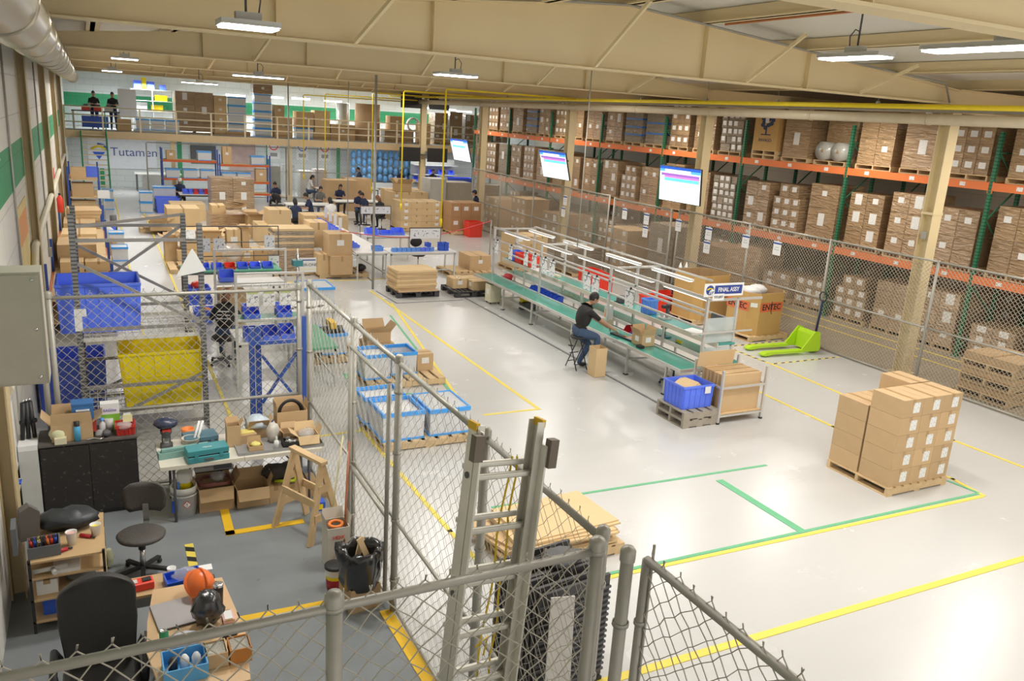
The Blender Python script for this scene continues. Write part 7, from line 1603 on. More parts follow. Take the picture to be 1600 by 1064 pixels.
tote((1.80, 16.3, .782), .42, .4, .11, 'flat blue tray with orange gloves on the small white bench', BLUEP, nx=4); bag((1.80, 16.3, .80), .09, 'orange gloves in the flat blue tray', MATS['orange_plastic'], seed=19, sc=(1.3, .9, .6), name='work_gloves', cat='gloves')
table((2.95, 20.9, 0), 2.3, .9, .8, 'green topped bench crowded with small parts beyond the stations', top=gm, leg=DGREY, shelf=True)
for k in range(7):
    bin_((2.0+.3*k, 20.75, .802), .24, .3, .13, 'small %s bin in the row on the green topped bench' % ('leftmost blue|second blue|third blue|red|fifth blue|sixth blue|rightmost blue'.split('|')[k]), REDP if k == 3 else BLUEP, 0)
R_ = random.Random(77)
for k in range(10):
    o = MB().ball((0, 0, .05), .07, sc=(1, .8, .7), jit=.35, rnd=R_).build('metal_part', (CHROME, DGREY, LGREY, REDP)[k % 4], None, (1.95+.21*k, 21.05, .802)); tag(o, 'small metal part lying on the green topped bench', 'part', 'small parts on the green topped bench')
t = thing('work_station', 'thin black tube frame carrying notices over the green topped bench', 'frame', (0, 0, 0))
for x in (1.9, 4.2): MB().tube([(x, 21.35, .8), (x, 21.35, 1.75)], .014, 6).build('post', DGREY, t)
for z in (1.0, 1.35, 1.75): MB().tube([(1.9, 21.35, z), (4.2, 21.35, z)], .014, 6).build('rail', DGREY, t)
for (px, py, l) in ((320, 383, 'notice with a blue line hanging over the green topped bench'), (342, 383, 'notice of small pictures hanging over the green topped bench'), (421, 378, 'notice of three picture rows at the right of the black tube frame'), (428, 410, 'large printed notice low at the right of the black tube frame')):
    q = PY(px, py, 21.3); t = thing('notice_sheet', l, 'notice', q[:]); MB().box(-.13, -.003, -.17, .13, 0, .17).build('sheet', PAPER, t); MB().box(-.11, -.006, -.12, .11, -.0035, .12).build('printed_area', SHEET, t); MB().box(-.01, -.001, .17, .01, .03, .22).build('hook', DGREY, t)
tote((1.95, 18.9, 0), .55, .6, .55, 'blue tote with a red lid part near the aisle', BLUEP, nx=5); tote((1.95, 18.9, .555), .5, .5, .22, 'upper blue tray stacked on the aisle tote', BLUEP, nx=4); bag((1.95, 18.9, .70), .12, 'red cloth on the blue trays by the aisle', REDP, seed=23, sc=(1.2, 1, .8), name='red_cloth', cat='cloth')
open_carton((2.62, 18.6, .3), .55, .5, .45, 'open empty carton between the blue trays and the frame', flaps=(None,)*4); carton((2.62, 18.6, 0), .5, .5, .298, 'carton under the open empty one beside the blue trays', lab=())
t = thing('bench_press', 'small green drill press on the frame bench', 'machine', (3.78, 17.25, .0)); MB().tube([(0, 0, .8), (0, 0, 1.75)], .025, 8).build('column_bar', CHROME, t); MB().box(-.1, -.1, 1.5, .1, .12, 1.62).build('press_head', TEAL, t); MB().box(-.15, -.15, .0, .15, .15, .8).build('base', LGREY, t)
t = thing('office_chair', 'swivel chair under the woman in the black shirt', 'chair', (2.02, 15.50, 0), -.35); swivel(t, seat_z=.48, back=False); 
# ================================================================ FAR ZONE UNDER THE MEZZANINE
wshelf('blue and orange rack of clear bins in front of the far wall', 2.95, 5.35, (41.2, 41.9), (.5, 1.15, 1.98), 2.5, fr=True); wshelf('second blue and orange rack joined on the right of the first', 5.45, 7.75, (41.2, 41.9), (.5, 1.05, 1.85), 2.3, fr=True)
for (x, z, l) in ((3.4, 1.152, 'first'), (4.15, 1.152, 'second'), (4.9, 1.152, 'third'), (4.8, 1.982, 'fourth, on top'), (5.85, 1.052, 'fifth'), (6.55, 1.052, 'sixth'), (7.2, 1.852, 'seventh, on top')): clear_bin((x, 41.5, z), .62, .6, .42, 'clear blue lidded bin on the far orange racks, %s from the left' % l, fillcol=MGREY)
for (x, z, w, h, l) in ((3.35, 1.982, .4, .4, 'carton at the left top of the far orange rack'), (5.8, 1.852, .4, .8, 'tall brown carton on the joint of the far racks'), (7.35, 1.052, .5, .6, 'brown carton at the right end of the far racks')): carton((x, 41.5, z), w, .5, h, l)
t = thing('company_sign', 'white wall sign reading Tutamen with a blue and yellow emblem', 'sign', (1.6, YB-.07, 1.80))
IN = mat('sign_ink', (.10, .13, .35), .6)
text('Tutamen', .60, IN, t, (.52, 0, .0), (PI/2, 0, 0), sx=1.05); text('Bienvenidos  Welcome', .26, DGREY, t, (-.35, 0, .76), (PI/2, 0, 0), bold=.004)
MB().add([(-1.45, 0, -.02), (-.85, 0, -.02), (-1.15, 0, -.4)], [(0, 1, 2)]).build('blue_wedge', BLUED, t); MB().tube([(-1.5, -.01, .12), (-1.15, -.01, .28), (-.8, -.01, .14)], .055, 8).build('yellow_swoosh', YELP, t); MB().tube([(-1.2, -.01, .38), (-.9, -.01, .34), (-.72, -.01, .05)], .05, 8).build('blue_swoosh', BLUED, t)
for (x, w, l) in ((.55, .2, 'left of the white company sign'), (4.35, .22, 'right of the white company sign'), (9.0, .2, 'behind the far racks'), (13.0, .2, 'beside the wire cage'), (17.6, .45, 'wide one near the far wall door'), (19.6, .25, 'right of the wide one')):
    o = MB().box(x-w/2, YB-.05, 0, x+w/2, YB-.01, 2.74).build('green_stripe_post', GREENPT); tag(o, 'green painted vertical post on the far wall, %s' % l, 'post')
o = MB().box(4.9, YB-.12, 1.35, 6.2, YB-.02, 2.3).build('wall_panel', DGREY); tag(o, 'dark panel on the far wall above the orange racks', 'panel')
o = MB().box(6.9, YB-.08, .5, 8.3, YB-.03, 2.7).build('strip_curtain', mat('pink_curtain', (.55,.40,.36), .5, var=.25, scale=3, alpha=.9)); tag(o, 'pinkish translucent strip curtain on the far wall', 'curtain')
for x, l in ((9.3, 'red one'), (10.9, 'blue one'), (12.2, 'second red one')):
    t = thing('safety_poster', 'round safety symbol poster on the far wall, %s' % l, 'poster', (x, YB-.05, 2.4)); MB().box(-.35, -.01, -.7, .35, .02, .32).build('poster_sheet', PAPER, t); MB().lathe([(.2, 0), (.26, 0), (.26, .01), (.2, .01)], n=20).build('symbol_ring', REDP if 'red' in l else BLUED, t, (0, -.012, .05)).rotation_euler = (PI/2, 0, 0); MB().box(-.2, -.015, -.55, .2, -.0105, -.35).build('picture', MGREY, t)
t = thing('packing_table', 'white table with grey panel below the company sign', 'table', (3.1, 46.6, 0)); MB().box(-1.1, -.4, .86, 1.1, .4, .92).build('table_top', WHITEP, t)
for s in (-1, 1):
    for q in (-.35, .35): MB().box(s*1.0-.03, q-.03, 0, s*1.0+.03, q+.03, .86).build('leg', DGREY, t)
MB().box(-.75, .1, .1, .75, .13, .8).build('modesty_panel', LGREY, t)
# wire cage in the far middle
t = thing('wire_cage', 'grey framed wire mesh cage below the mezzanine', 'cage', (0, 0, 0))
for x in (2.42, 8.9, 10.5, 12.1): MB().box(x-.03, 43.0, 0, x+.03, 43.06, 2.6).build('cage_post', GALV, t)
for z in (.1, 1.4, 2.6): MB().box(2.45, 43.0, z, 12.1, 43.05, z+.04).build('cage_rail', GALV, t)
mesh_far(t, (8.9, 43.02), (12.1, 43.02), .1, 2.6, .16, .004, GALVWR)
for k in range(12):
    for j in range(4):
        x = 13.5+.32*k; o = MB().lathe([(0, 0), (.13, .02), (.14, .3), (.05, .4), (.03, .44), (0, .44)], n=10).build('water_bottle', mat('blue_water_bottle', (.12,.30,.55), .2, alpha=.9), None, (x, 46.9, .75+.45*j+(.1 if k % 2 else 0)-.1)); tag(o, 'large blue water bottle stacked against the far wall', 'bottle', 'blue water bottles against the far wall')
o = MB().box(13.3, 46.6, 0, 17.4, 47.3, .64).build('bottle_platform', LGREY); tag(o, 'low platform under the blue water bottles', 'platform')
for (px, py, w, h, l, m_) in ((448, 258, .62, 1.7, 'shiny clear wrapped stack left in the far cage', FILM), (426, 258, .62, 1.6, 'pale wrapped stack beside the shiny one', CLEARP2), (476, 275, .62, 1.4, 'white carton board pack in the far cage', WHITEP), (499, 277, .62, 1.5, 'pale pink board pack in the far cage', mat('pale_pink_board', (.62,.55,.53), .7))):
    q = PY(px, py, 44.5); o = MB().box(-w/2, -.4, 0, w/2, .4, h).build('wrapped_stack', m_, None, (q.x, 44.5, .0)); tag(o, l, 'stack'); MB().box(-w/2, -.45, 0, w/2, .45, .001).build('base_sheet', WOOD, o)
def far_table(px, py, y, w, label, z=.8):
    q = PY(px, py, y); return table((q.x, y+.4, 0), w, .8, z, label, leg=DGREY)
ft = [(316, 300, 37.6, 1.8, 'white bench where the man in the cap sits'), (487, 311, 34.2, 2.0, 'dark cluttered bench in the middle of the assembly crew'), (560, 306, 35.5, 2.0, 'bench of the crew around the wide carton'), (545, 286, 41.2, 3.2, 'long white bench at the back of the crew'), (620, 285, 42.0, 3.2, 'white bench near the far green wall stripe')]
for a in ft: far_table(*a[:4], a[4])
for k in range(7):
    q = PY(290+8*k, 293, 37.8); bin_((q.x, 37.8, .802), .26, .3, .2, '%s bin in the row before the capped man' % ('first blue|second blue|third red|fourth blue|fifth red|sixth blue|seventh blue'.split('|')[k]), REDP if k in (2, 4) else BLUEP)
q = PY(530, 285, 39.0); carton((q.x, 39.0, 0), 1.5, 1.0, 1.45, 'big brown carton standing behind the crew', lab=()); carton((q.x+1.3, 40.6, 0), 1.3, 1.0, 1.4, 'second big brown carton right behind the first', lab=())
o = open_carton((q.x+2.2, 37.2, 0), 1.0, .8, 1.0, 'carton under the crew bench at the right', flaps=(None,)*4)
clear_bin((2.0, 37.9, 0), .5, .7, .45, 'clear bin at the far aisle corner, lower'); clear_bin((2.0, 37.9, .46), .5, .7, .42, 'clear bin at the far aisle corner, upper'); tote((2.85, 38.0, 0), .95, .9, .62, 'big blue tote beside the far aisle corner', BLUEP, nx=5); clear_bin((2.8, 38.9, 0), .9, .8, 1.0, 'tall clear bin behind the big blue tote')
for (x, y, l) in ((7.0, 36.4, 'black swivel chair near the far racks'), (6.4, 32.4, 'black swivel chair behind the cartons')):
    t = thing('office_chair', l, 'chair', (x, y, 0), 2.6); swivel(t)
tote((18.7, 44.2, .8), 2.2, .8, .45, 'long blue tote on the white bench at the far right', BLUEP, nx=5); table((18.7, 44.2, 0), 2.6, 1.0, .8, 'white bench under the long blue tote')
t = thing('storage_shelf', 'shelf of blue bins at the far wall right of the beige column', 'shelf', (18.3, 46.4, 0)); MB().box(-1.4, -.3, 1.2, 1.4, .3, 1.24).box(-1.4, -.3, .8, 1.4, .3, .84).box(-1.4, -.3, 1.75, 1.4, .3, 1.79).box(-1.4, .28, 0, 1.4, .3, 2.1).build('shelf_body', LGREY, t)
for k in range(8): bin_((17.1+.32*k, 46.3, 1.242 if k % 2 else .842), .28, .4, .26, 'blue bin on the shelf at the far wall', BLUEP, group='blue bins on the far wall shelf')
for y, l in ((46.3, 'upper'),): 
    for k, (px, py) in enumerate(((637, 240), (648, 158))):
        q = PY(px, py, 41.0); 
        t = thing('black_monitor', 'black double screen mounted on the far beige column, %s' % ('lower' if k == 0 else 'upper'), 'monitor', (XC-.05, 40.5, q.z)); MB().box(-1.3, -.06, -.35, -.2, 0, .35).build('screen', BLK, t); MB().box(.2, -.06, -.35, 1.3, 0, .35).build('screen', BLK, t); MB().box(-.2, -.03, -.03, .2, .1, .03).build('bracket', DGREY, t)
# stock on the mezzanine
mz = MZ+.001; MYG = 43.9
load((4.75, 44.6, mz), 'big3', 'bright wrapped pallet load at the left of the mezzanine stock', rz=PI/2, H=1.85, w=1.75, dp=1.1, rnd=random.Random(2))
for k in range(4): carton((5.95, 44.4, mz+.47*k), .6, .6, .465, 'labelled carton in the narrow mezzanine column, %s' % ('bottom second third top'.split()[k]), material=CBL)
for k in range(4): clear_bin((6.75, 44.4, mz+.2+.42*k), .85, .7, .41, 'clear bin with blue rim in the left mezzanine column, %s' % ('bottom second third top'.split()[k]), fillcol=MGREY)
carton((6.75, 44.4, mz), 1.2, .7, .198, 'low carton under the left column of clear bins', lab=())
for k in range(5): clear_bin((8.0, 44.4, mz+.42*k), .85, .7, .41, 'clear bin with blue rim in the right mezzanine column, %s' % ('bottom second third fourth top'.split()[k]), fillcol=MGREY)
for (x, z, w, h, l, m_) in ((8.0, 2.1, .95, .45, 'carton on top of the right column of clear bins', CBW), (9.0, 0, .9, 1.0, 'carton right of the clear bin column', CB), (8.8, 1.0, .5, .6, 'narrow carton standing on the carton by the bins', CB), (10.1, .55, .9, .8, 'open carton over the single clear bin', CB), (11.0, .35, .8, 1.1, 'pair of cartons left of the yellow drop pipe', CBL), (12.1, 0, 1.3, .8, 'flat brown pack low on the mezzanine', CB),
    (15.2, 0, 1.6, .7, 'carton pile by the big roll', CBW), (15.1, .7, .8, .7, 'carton on top of the pile by the big roll', CB), (16.75, 0, .6, 1.1, 'brown carton left of the beige column on the mezzanine', CB)):
    if z == .55: clear_bin((x, 44.4, mz), .9, .7, .54, 'single clear bin with blue rim under the open carton', fillcol=MGREY)
    if z == .35: carton((x, 44.4, mz), .9, .7, .345, 'low carton supporting the pair of cartons', lab=())
    carton((x, 44.4, mz+z+.002), w, .8, h, l, material=m_)
t = thing('cardboard_tube', 'large round tan cardboard drum standing on the mezzanine', 'drum', (13.6, 44.6, mz)); MB().lathe([(0, 0), (.68, 0), (.68, 1.95), (0, 1.95)], n=28).build('drum_body', mat('tan_board', (.62,.42,.24), .75), t); MB().lathe([(.685, .0), (.69, .03), (.685, .06)], n=28).build('rim', CB, t)
t = thing('foil_roll', 'tall clear wrapped roll left of the round cardboard drum', 'roll', (12.45, 45.35, mz)); MB().lathe([(0, 0), (.36, 0), (.36, 1.9), (0, 1.9)], n=20).build('roll_body', CLEARP2, t); MB().lathe([(.365, 1.85), (.30, 1.93), (0, 1.92)], n=20).build('cap', FILM, t)
t = thing('floor_fan', 'grey round floor fan on the mezzanine', 'fan', (16.3, 44.8, mz)); MB().lathe([(.3, -.12), (.38, -.1), (.38, .1), (.3, .12)], n=20).build('fan_housing', LGREY, t, (0, 0, 1.0)).rotation_euler = (PI/2, 0, 0); MB().box(-.03, -.03, 0, .03, .03, .62).box(-.25, -.2, 0, .25, .2, .03).build('stand', DGREY, t)
for k, (px, w) in enumerate(((684, .78), (707, .78), (731, .78), (755, .78), (779, .78))):
    q = PY(px, 200, 45.0); load((q.x, 45.0, mz), ['big3', 'giant', 'big3', 'big2', 'giant'][k], 'wrapped pallet load on the mezzanine right of the beige column, %s' % ('first second third fourth last'.split()[k]), rz=PI/2, H=1.6+.1*(k % 2), w=w, dp=1.0, rnd=random.Random(k))
# left end of the mezzanine: shelving and bins
t = thing('storage_shelf', 'grey shelf of yellow and blue bins at the left of the mezzanine', 'shelf', (3.0, 46.2, mz))
for x in (-.95, 0, .95): MB().box(x-.02, -.3, 0, x+.02, .3, 1.95).build('post', LGREY, t)
for z in (.3, .9, 1.4, 1.93): MB().box(-.97, -.3, z, .97, .3, z+.03).build('shelf_board', LGREY, t)
for (x, z, m_, w, h, l) in ((2.35, 1.962, BLUEP, .35, .4, 'blue tote on the very top of the mezzanine shelf, left'), (2.95, 1.962, BLUEP, .35, .38, 'blue tote on the very top of the mezzanine shelf, middle'), (3.5, 1.962, BLUEP, .3, .25, 'small blue tote on the very top of the mezzanine shelf'), (2.65, 1.962, YELP, .2, .55, 'yellow tote between the blue ones on the shelf top'), (3.4, 1.432, YELP, .6, .28, 'yellow tote on the second level of the mezzanine shelf'), (3.2, .932, YELP, .55, .3, 'yellow tote on the middle level of the mezzanine shelf'), (2.45, .932, CLEARP, .6, .4, 'clear tote on the middle level of the mezzanine shelf')):
    tote((x, 46.2, mz+z), w, .4, h, l, m_, nx=3)
for k in range(3): clear_bin((2.35+.65*k, 43.6, mz+.1), .6, .6, .5, 'clear blue lidded bin behind the mezzanine railing, %s of three' % ('left', 'middle', 'right')[k], fillcol=MGREY)
o = MB().box(1.95, 43.25, mz, 4.0, 43.95, mz+.098).build('low_shelf', LGREY); tag(o, 'low grey shelf under the three lidded bins', 'shelf')
t = thing('work_bench', 'dark cluttered bench of the two men at the left end of the mezzanine', 'table', (.3, 43.8, mz)); MB().box(-.9, -.3, .8, 1.1, .3, .85).build('table_top', DGREY, t); MB().box(-.88, -.25, 0, -.8, .25, .8).box(1.0, -.25, 0, 1.08, .25, .8).build('leg', LGREY, t); MB().box(-.5, -.2, .1, .6, .2, .6).build('blue_crate', BLUED, t)
for k, (x, m_, l) in enumerate(((.0, REDP, 'red machine on the mezzanine bench, left'), (.5, REDP, 'red machine on the mezzanine bench, middle'), (.95, LGREY, 'grey machine on the mezzanine bench'))):
    t = thing('bench_machine', l, 'machine', (x, 43.8, mz+.851)); MB().box(-.18, -.12, 0, .18, .12, .2).build('body', m_, t); MB().box(-.1, -.1, .2, .1, .1, .28).build('top_part', DGREY, t)
t = thing('white_board', 'white board on wheels on the mezzanine left part', 'board', (1.75, 45.0, mz)); MB().box(-.35, -.02, .6, .45, .02, 1.9).build('panel', PAPER, t); MB().box(-.33, -.03, 0, -.28, .03, .6).box(.38, -.03, 0, .43, .03, .6).build('leg', LGREY, t)
carton((1.55, 43.5, mz), .6, .5, .55, 'brown carton on the mezzanine floor behind the railing', lab=())
# ================================================================ PEOPLE
def person(loc, rz, label, pose, shirt, pants, hair=HAIRK, hairlen=0, shoe=BLK, cap=None, scale=1.0, sleeves='short', hands=True, arm=None, twist=None, bulk=1.0):
    """one skinned body; local frame faces +y.  pose: 'stand' or ('sit', seat height)"""
    root = thing('person', label, 'person', loc, rz); root.scale = (scale,)*3
    J = {}
    if pose == 'stand':
        hip = .93; lean = .10; J['pel'] = (0, 0, hip)
        K = {s: ((s*.10, .03, .50), (s*.11, -.02, .09), (s*.12, .15, .035)) for s in (-1, 1)}
    else:
        hip = pose[1]+.10; lean = pose[2] if len(pose) > 2 else .35; J['pel'] = (0, 0, hip)
        kz = min(hip-.02, .56) if hip < .62 else hip-.16
        K = {s: ((s*.15, .42, kz), (s*.14, .36 if hip < .62 else .30, .09), (s*.15, .52 if hip < .62 else .46, .035)) for s in (-1, 1)}
        if twist: K[1] = twist[0]; K[-1] = twist[1]
    def sp(h, f=0): return (0, math.sin(lean)*h + f, hip + math.cos(lean)*h)
    spine = [sp(.12), sp(.28), sp(.42), sp(.50), sp(.56, .015), sp(.61, .04)]
    head = Vector(sp(.68, .075 if lean > .2 else .05)); fw = Vector((0, math.cos(lean*1.6), -math.sin(lean*1.6)))
    V = []; E_ = []; Rr = []; Z = []
    def av(p, r, zone): V.append(tuple(p)); r = r if isinstance(r, tuple) else (r, r); b_ = bulk if zone in 'sp' else (bulk+1)/2; Rr.append((r[0]*b_, r[1]*b_)); Z.append(zone); return len(V)-1
    def ed(a, b): E_.append((a, b)); return b
    p0 = av(J['pel'], (.165, .13), 'p'); c = p0
    for i, (q, r) in enumerate(zip(spine, ((.158, .125), (.165, .130), (.172, .125), (.11, .09), (.052, .055), (.05, .055)))):
        n = av(q, r, 's' if i < 4 else 'k'); ed(c, n); c = n
        if i == 2: chest = n
        if i == 3: neckb = n
    sh_z = sp(.455)
    hl = []
    for s in (-1, 1):
        a = av((s*.09, .0, hip-.03), .098, 'p'); ed(p0, a); kn = av(K[s][0], .062, 'p'); md = av((Vector(V[a])+Vector(K[s][0]))/2, .084, 'p'); ed(a, md); ed(md, kn)
        an = av(K[s][1], .042, 'p'); mc = av((Vector(K[s][0])*.6+Vector(K[s][1])*.4), .056, 'p'); ed(kn, mc); ed(mc, an); f0 = av((K[s][1][0], K[s][1][1]+.02, .05), .042, 'f'); ed(an, f0); ed(f0, av(K[s][2], .036, 'f'))
        sh = av((s*.17, sh_z[1], sh_z[2]-.01), .06, 's'); ed(chest, sh)
        if arm: hd = Vector(arm[0] if s < 0 else arm[1])
        else: hd = Vector((s*.10, sh_z[1]+.36, hip+.22 if pose == 'stand' else hip+.20))
        shv = Vector(V[sh]); mid = (shv+hd)/2; dist = (hd-shv).length; L = .29; off = math.sqrt(max(L*L-(dist/2)**2, .0004)); dn = Vector((s*.5, -.15, -1)); ax = (hd-shv).normalized(); dn = (dn-ax*dn.dot(ax)).normalized(); el = mid+dn*off
        ua = av((shv*.5+el*.5), .048, 's'); ed(sh, ua); e_ = av(el, .040, 's' if sleeves == 'long' else 'k'); ed(ua, e_); wz = 's' if sleeves == 'long' else 'k'
        fa = av((el*.5+hd*.5), .036, wz); ed(e_, fa); w_ = av(hd, .026, 'k'); ed(fa, w_); d2 = (hd-el).normalized(); pm = av(hd+d2*.05, (.038, .022), 'k'); ed(w_, pm); hl.append((hd, d2, s))
    me = bpy.data.meshes.new('body'); me.from_pydata(V, E_, []); o = bpy.data.objects.new('body_tmp', me); COL.objects.link(o)
    md_ = o.modifiers.new('skin', 'SKIN'); md_.use_smooth_shade = True
    for i, v in enumerate(me.skin_vertices[0].data): v.radius = Rr[i]; v.use_root = (i == 0)
    ss = o.modifiers.new('sub', 'SUBSURF'); ss.levels = 1; ss.render_levels = 1
    dg = bpy.context.evaluated_depsgraph_get(); bm_ = bpy.data.meshes.new_from_object(o.evaluated_get(dg)); bpy.data.objects.remove(o)
    mats_ = [SKIN, shirt, pants, shoe]; zi = {'k': 0, 's': 1, 'p': 2, 'f': 3}
    vs = [v.co.copy() for v in bm_.vertices]; fs = [tuple(p.vertices) for p in bm_.polygons]; ms = []
    segs = [(Vector(V[a]), Vector(V[b]), Z[a], Z[b], (Rr[a][0]+Rr[b][0])/2) for a, b in E_]
    for f in fs:
        ce = sum((vs[i] for i in f), Vector())/len(f); best = (9, 's')
        for a, b, za, zb, r in segs:
            ab = b-a; t_ = max(0, min(1, (ce-a).dot(ab)/max(ab.length_squared, 1e-6))); dd_ = (ce-a-ab*t_).length/(r+.02)
            if dd_ < best[0]: best = (dd_, zb if t_ > (.55 if za == 's' and zb == 'k' else .5) else za)
        ms.append(zi[best[1]])
    m = MB(); m.v = [tuple(v) for v in vs]; m.f = [list(f) for f in fs]; m.m = ms; m.sm = [True]*len(fs)
    # head with face
    yaw = Matrix(((1, 0, 0), (0, fw.y, -fw.z), (0, fw.z, fw.y))).to_3x3() if True else None
    up = Vector((0, -fw.z, fw.y))
    def hp(x, y, z): return head + Vector((x, 0, 0)) + fw*y + up*z
    hm = MB(); hm.ball((0, 0, 0), .1, sc=(.78, .95, 1.15), n=16, rings=12); hm.ball((0, .045, -.06), .055, sc=(.9, .8, .8), n=12, rings=8)
    hm.ball((0, .098, -.012), .016, sc=(.8, 1.1, 1.3), n=8, rings=6)
    for s in (-1, 1): hm.ball((s*.078, -.005, -.005), .022, sc=(.4, .8, 1.2), n=8, rings=6)
    for v, k in [(v, 0) for v in hm.v]: pass
    o0 = len(m.v); m.v += [tuple(hp(*v)) for v in hm.v]; m.f += [[o0+i for i in f] for f in hm.f]; m.m += [0]*len(hm.f); m.sm += [True]*len(hm.f)
    for s in (-1, 1): e = MB().ball((s*.03, .086, .012), .010, sc=(1.3, .5, .8), n=8, rings=5); o0 = len(m.v); m.v += [tuple(hp(*v)) for v in e.v]; m.f += [[o0+i for i in f] for f in e.f]; m.m += [3]*len(e.f); m.sm += [True]*len(e.f)
    e = MB().ball((0, .092, -.05), .018, sc=(1.3, .35, .3), n=8, rings=5); o0 = len(m.v); m.v += [tuple(hp(*v)) for v in e.v]; m.f += [[o0+i for i in f] for f in e.f]; m.m += [4]*len(e.f); m.sm += [True]*len(e.f)
    if hands:
        for hd, d2, s in hl:
            side = d2.cross(Vector((0, 0, 1))).normalized(); dnv = side.cross(d2).normalized()
            if dnv.z > 0: dnv = -dnv
            for k, L in enumerate((.060, .072, .068, .052)):
                b0 = hd + d2*.075 + side*(-.03+.02*k); m.tube([b0-d2*.02, b0+d2*L*.45+dnv*.008, b0+d2*L*.8+dnv*.03, b0+d2*L*.85+dnv*.045], [.0095, .009, .008, .006], 6, 0)
            b0 = hd + d2*.03 - side*s*.03; m.tube([b0, b0-side*s*.025+d2*.025, b0-side*s*.03+d2*.055+dnv*.01], [.011, .010, .008], 6, 0)
    m.build('body', mats_+[mat('lips', (.35,.13,.11), .6)], root)
    h_ = MB(); hs = MB().ball((0, -.014, .022), .106, sc=(.80, .96, 1.10), n=16, rings=10, jit=.02)
    keep = [f for f in hs.f if not all((hs.v[i][1] > .03 and hs.v[i][2] < .055) or hs.v[i][2] < -.05 for i in f)]
    h_.v = [tuple(hp(*v)) for v in hs.v]; h_.f = keep; h_.m = [0]*len(keep); h_.sm = [True]*len(keep)
    if hairlen:
        h_.ball(tuple(hp(0, -.075, -.04-hairlen*.4)), .08, sc=(1.0, .55, .9+hairlen*3.0), n=12, rings=8, jit=.05)
    h_.build('hair', hair, root)
    if cap:
        cm = MB().ball((0, -.004, .05), .110, sc=(.84, .98, .78), n=16, rings=8).box(-.06, .08, .055, .06, .17, .065); c2 = MB(); c2.v = [tuple(hp(*v)) for v in cm.v]; c2.f = cm.f; c2.m = cm.m; c2.sm = cm.sm; c2.build('cap', cap, root)
    return root
# seated man at the line: faces the bench (+x), leaning over it
person((8.50, 13.42, 0), -PI/2-.12, 'seated man in a black polo shirt and jeans working at the assembly line', ('sit', .68, .30), BLKCL, JEANS, arm=((-.16, .70, .80), (.10, .74, .80)), scale=1.0, bulk=1.22,
       twist=(((.16, .36, .68), (.17, .30, .24), (.18, .45, .05)), ((-.10, .30, .46), (-.09, .10, .09), (-.08, .26, .035))))
person((2.05, 15.60, 0), -.35, 'seated woman in a black top with white stripes seen from behind', ('sit', .50, .35), BLKCL, JEANS, hair=HAIRB, hairlen=.22, shoe=LGREY, sleeves='long', bulk=1.15, arm=((-.22, .48, .86), (.16, .50, .86)))
bs = bpy.data.objects.get('person.001')
for k in range(3): MB().box(-.13+.01*k, -.005, .0, .13-.015*k, .0, .018).build('white_stripe', PAPER, bs, (0, -.005+.022*k-.03, .84+.065*k))
q = P(745, 350)
person((14.70, 32.2, 0), .9, 'standing man in a navy shirt and cap looking down by the large cartons', 'stand', NAVY, NAVY, cap=NAVY, arm=((-.12, .36, 1.12), (.10, .34, 1.08)), scale=.99)
def at_head(px, py, Y, hz): q = PY(px, py, Y); return (q.x, Y, 0)
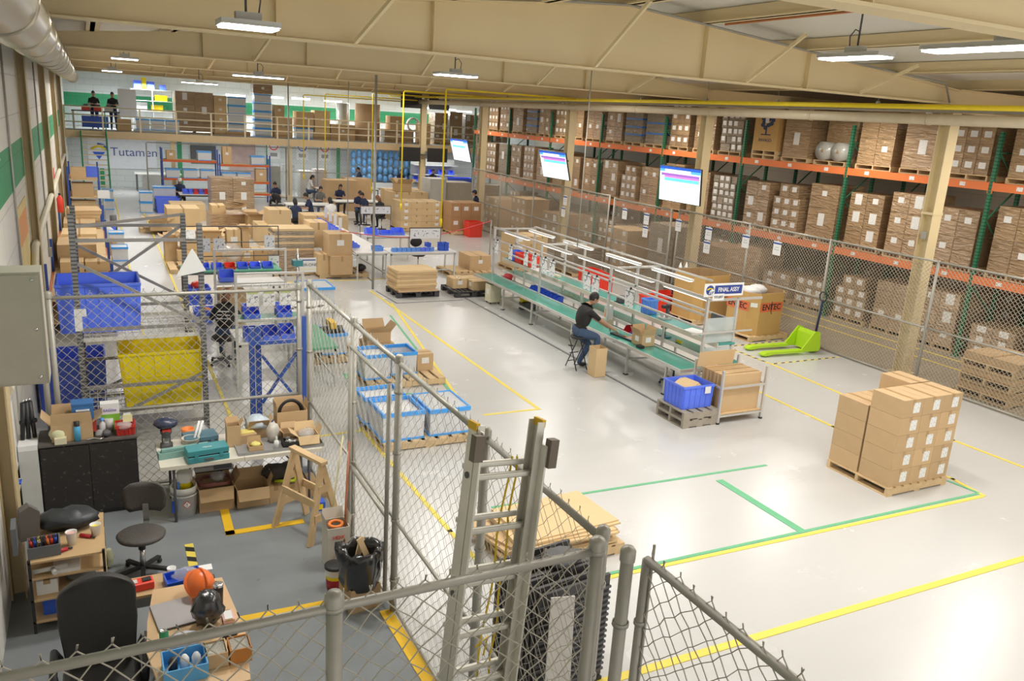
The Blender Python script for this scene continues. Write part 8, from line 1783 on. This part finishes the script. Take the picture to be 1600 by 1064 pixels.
far_p = [((280, 283), 39.0, 'sit', 'seated man in a navy top and light cap at the bin bench', NAVY, BLKCL, HAIRK, 0, PI, LGREY), ((375, 283), 39.4, 'sit', 'seated person in dark clothes right of the capped man', BLKCL, BLKCL, HAIRK, .08, PI, None),
 ((499, 290), 36.4, 'sit', 'man in a grey camouflage shirt facing the hall', GREYCL, JEANS, HAIRK, 0, PI, None), ((530, 292), 37.6, 'sit', 'person with big curly black hair in dark blue', NAVY, BLKCL, HAIRK, .12, PI, None),
 ((487, 306), 33.2, 'sit', 'person in a dark top bending over the cluttered bench', NAVY, BLKCL, HAIRK, 0, PI/2, None), ((463, 320), 31.0, 'sit', 'person in a navy shirt seen from behind near the pink stool', NAVY, BLKCL, HAIRK, .10, 0, None),
 ((518, 318), 31.5, 'sit', 'person with a ponytail and white sleeves seen from behind', WHITECL, NAVY, HAIRK, .16, 0, None), ((560, 300), 34.8, 'sit', 'woman in a navy tee facing the hall at the crew bench', NAVY, JEANS, HAIRK, 0, PI, None),
 ((573, 303), 33.9, 'sit', 'man leaning left at the crew bench', NAVY, BLKCL, HAIRK, 0, PI/2+.3, None), ((597, 306), 32.6, 'sit', 'person with reddish hair in black turned away', BLKCL, BLKCL, HAIRB, .16, .5, None), ((481, 288), 42.0, 'sit', 'woman with tied hair at the far middle bench', WHITECL, JEANS, HAIRK, .1, -PI/2, None),
 ((433, 290), 38.0, 'sit', 'person bent over a bench among the bottles', NAVY, BLKCL, HAIRK, 0, PI-.6, None),
 ((563, 262), 43.6, 'stand', 'standing man in a dark vest at the far white bench', NAVY, NAVY, HAIRK, 0, PI/2, None), ((626, 262), 43.4, 'stand', 'standing man in navy with his back turned near the green stripe', NAVY, JEANS, HAIRK, 0, PI, None),
 ((676, 266), 43.8, 'stand', 'standing person with a white bib near the far shelf', BLKCL, BLKCL, HAIRK, 0, PI, None), ((693, 264), 43.0, 'stand', 'standing person in a white coat right of the white bib', WHITECL, WHITECL, HAIRK, 0, PI-.3, None)]
for (pp, Y, ps, l, sh, pa, hr, hln, rz, cp) in far_p:
    q = PY(pp[0], pp[1], Y)
    person((q.x, Y, 0), rz, l, 'stand' if ps == 'stand' else ('sit', .5, .25), sh, pa, hair=hr, hairlen=hln, cap=cp)
    if ps == 'sit':
        t = thing('work_stool', 'round work stool under the %s' % ' '.join(l.split()[:9]), 'stool', (q.x, Y, 0)); MB().lathe([(0, .44), (.17, .44), (.18, .47), (.17, .495), (0, .50)], n=14).build('seat', BLK, t); MB().tube([(0, 0, .02), (0, 0, .44)], .025, 8).build('stem', CHROME, t); MB().lathe([(.2, 0), (.2, .02), (0, .03)], n=14).build('base', BLK, t)
for (x, y, l) in ((.35, 44.35, 'man in black leaning on the mezzanine bench, left'), (1.15, 44.4, 'man in dark clothes at the mezzanine bench, right')):
    person((x, y, MZ), PI, l, 'stand', BLKCL, NAVY)
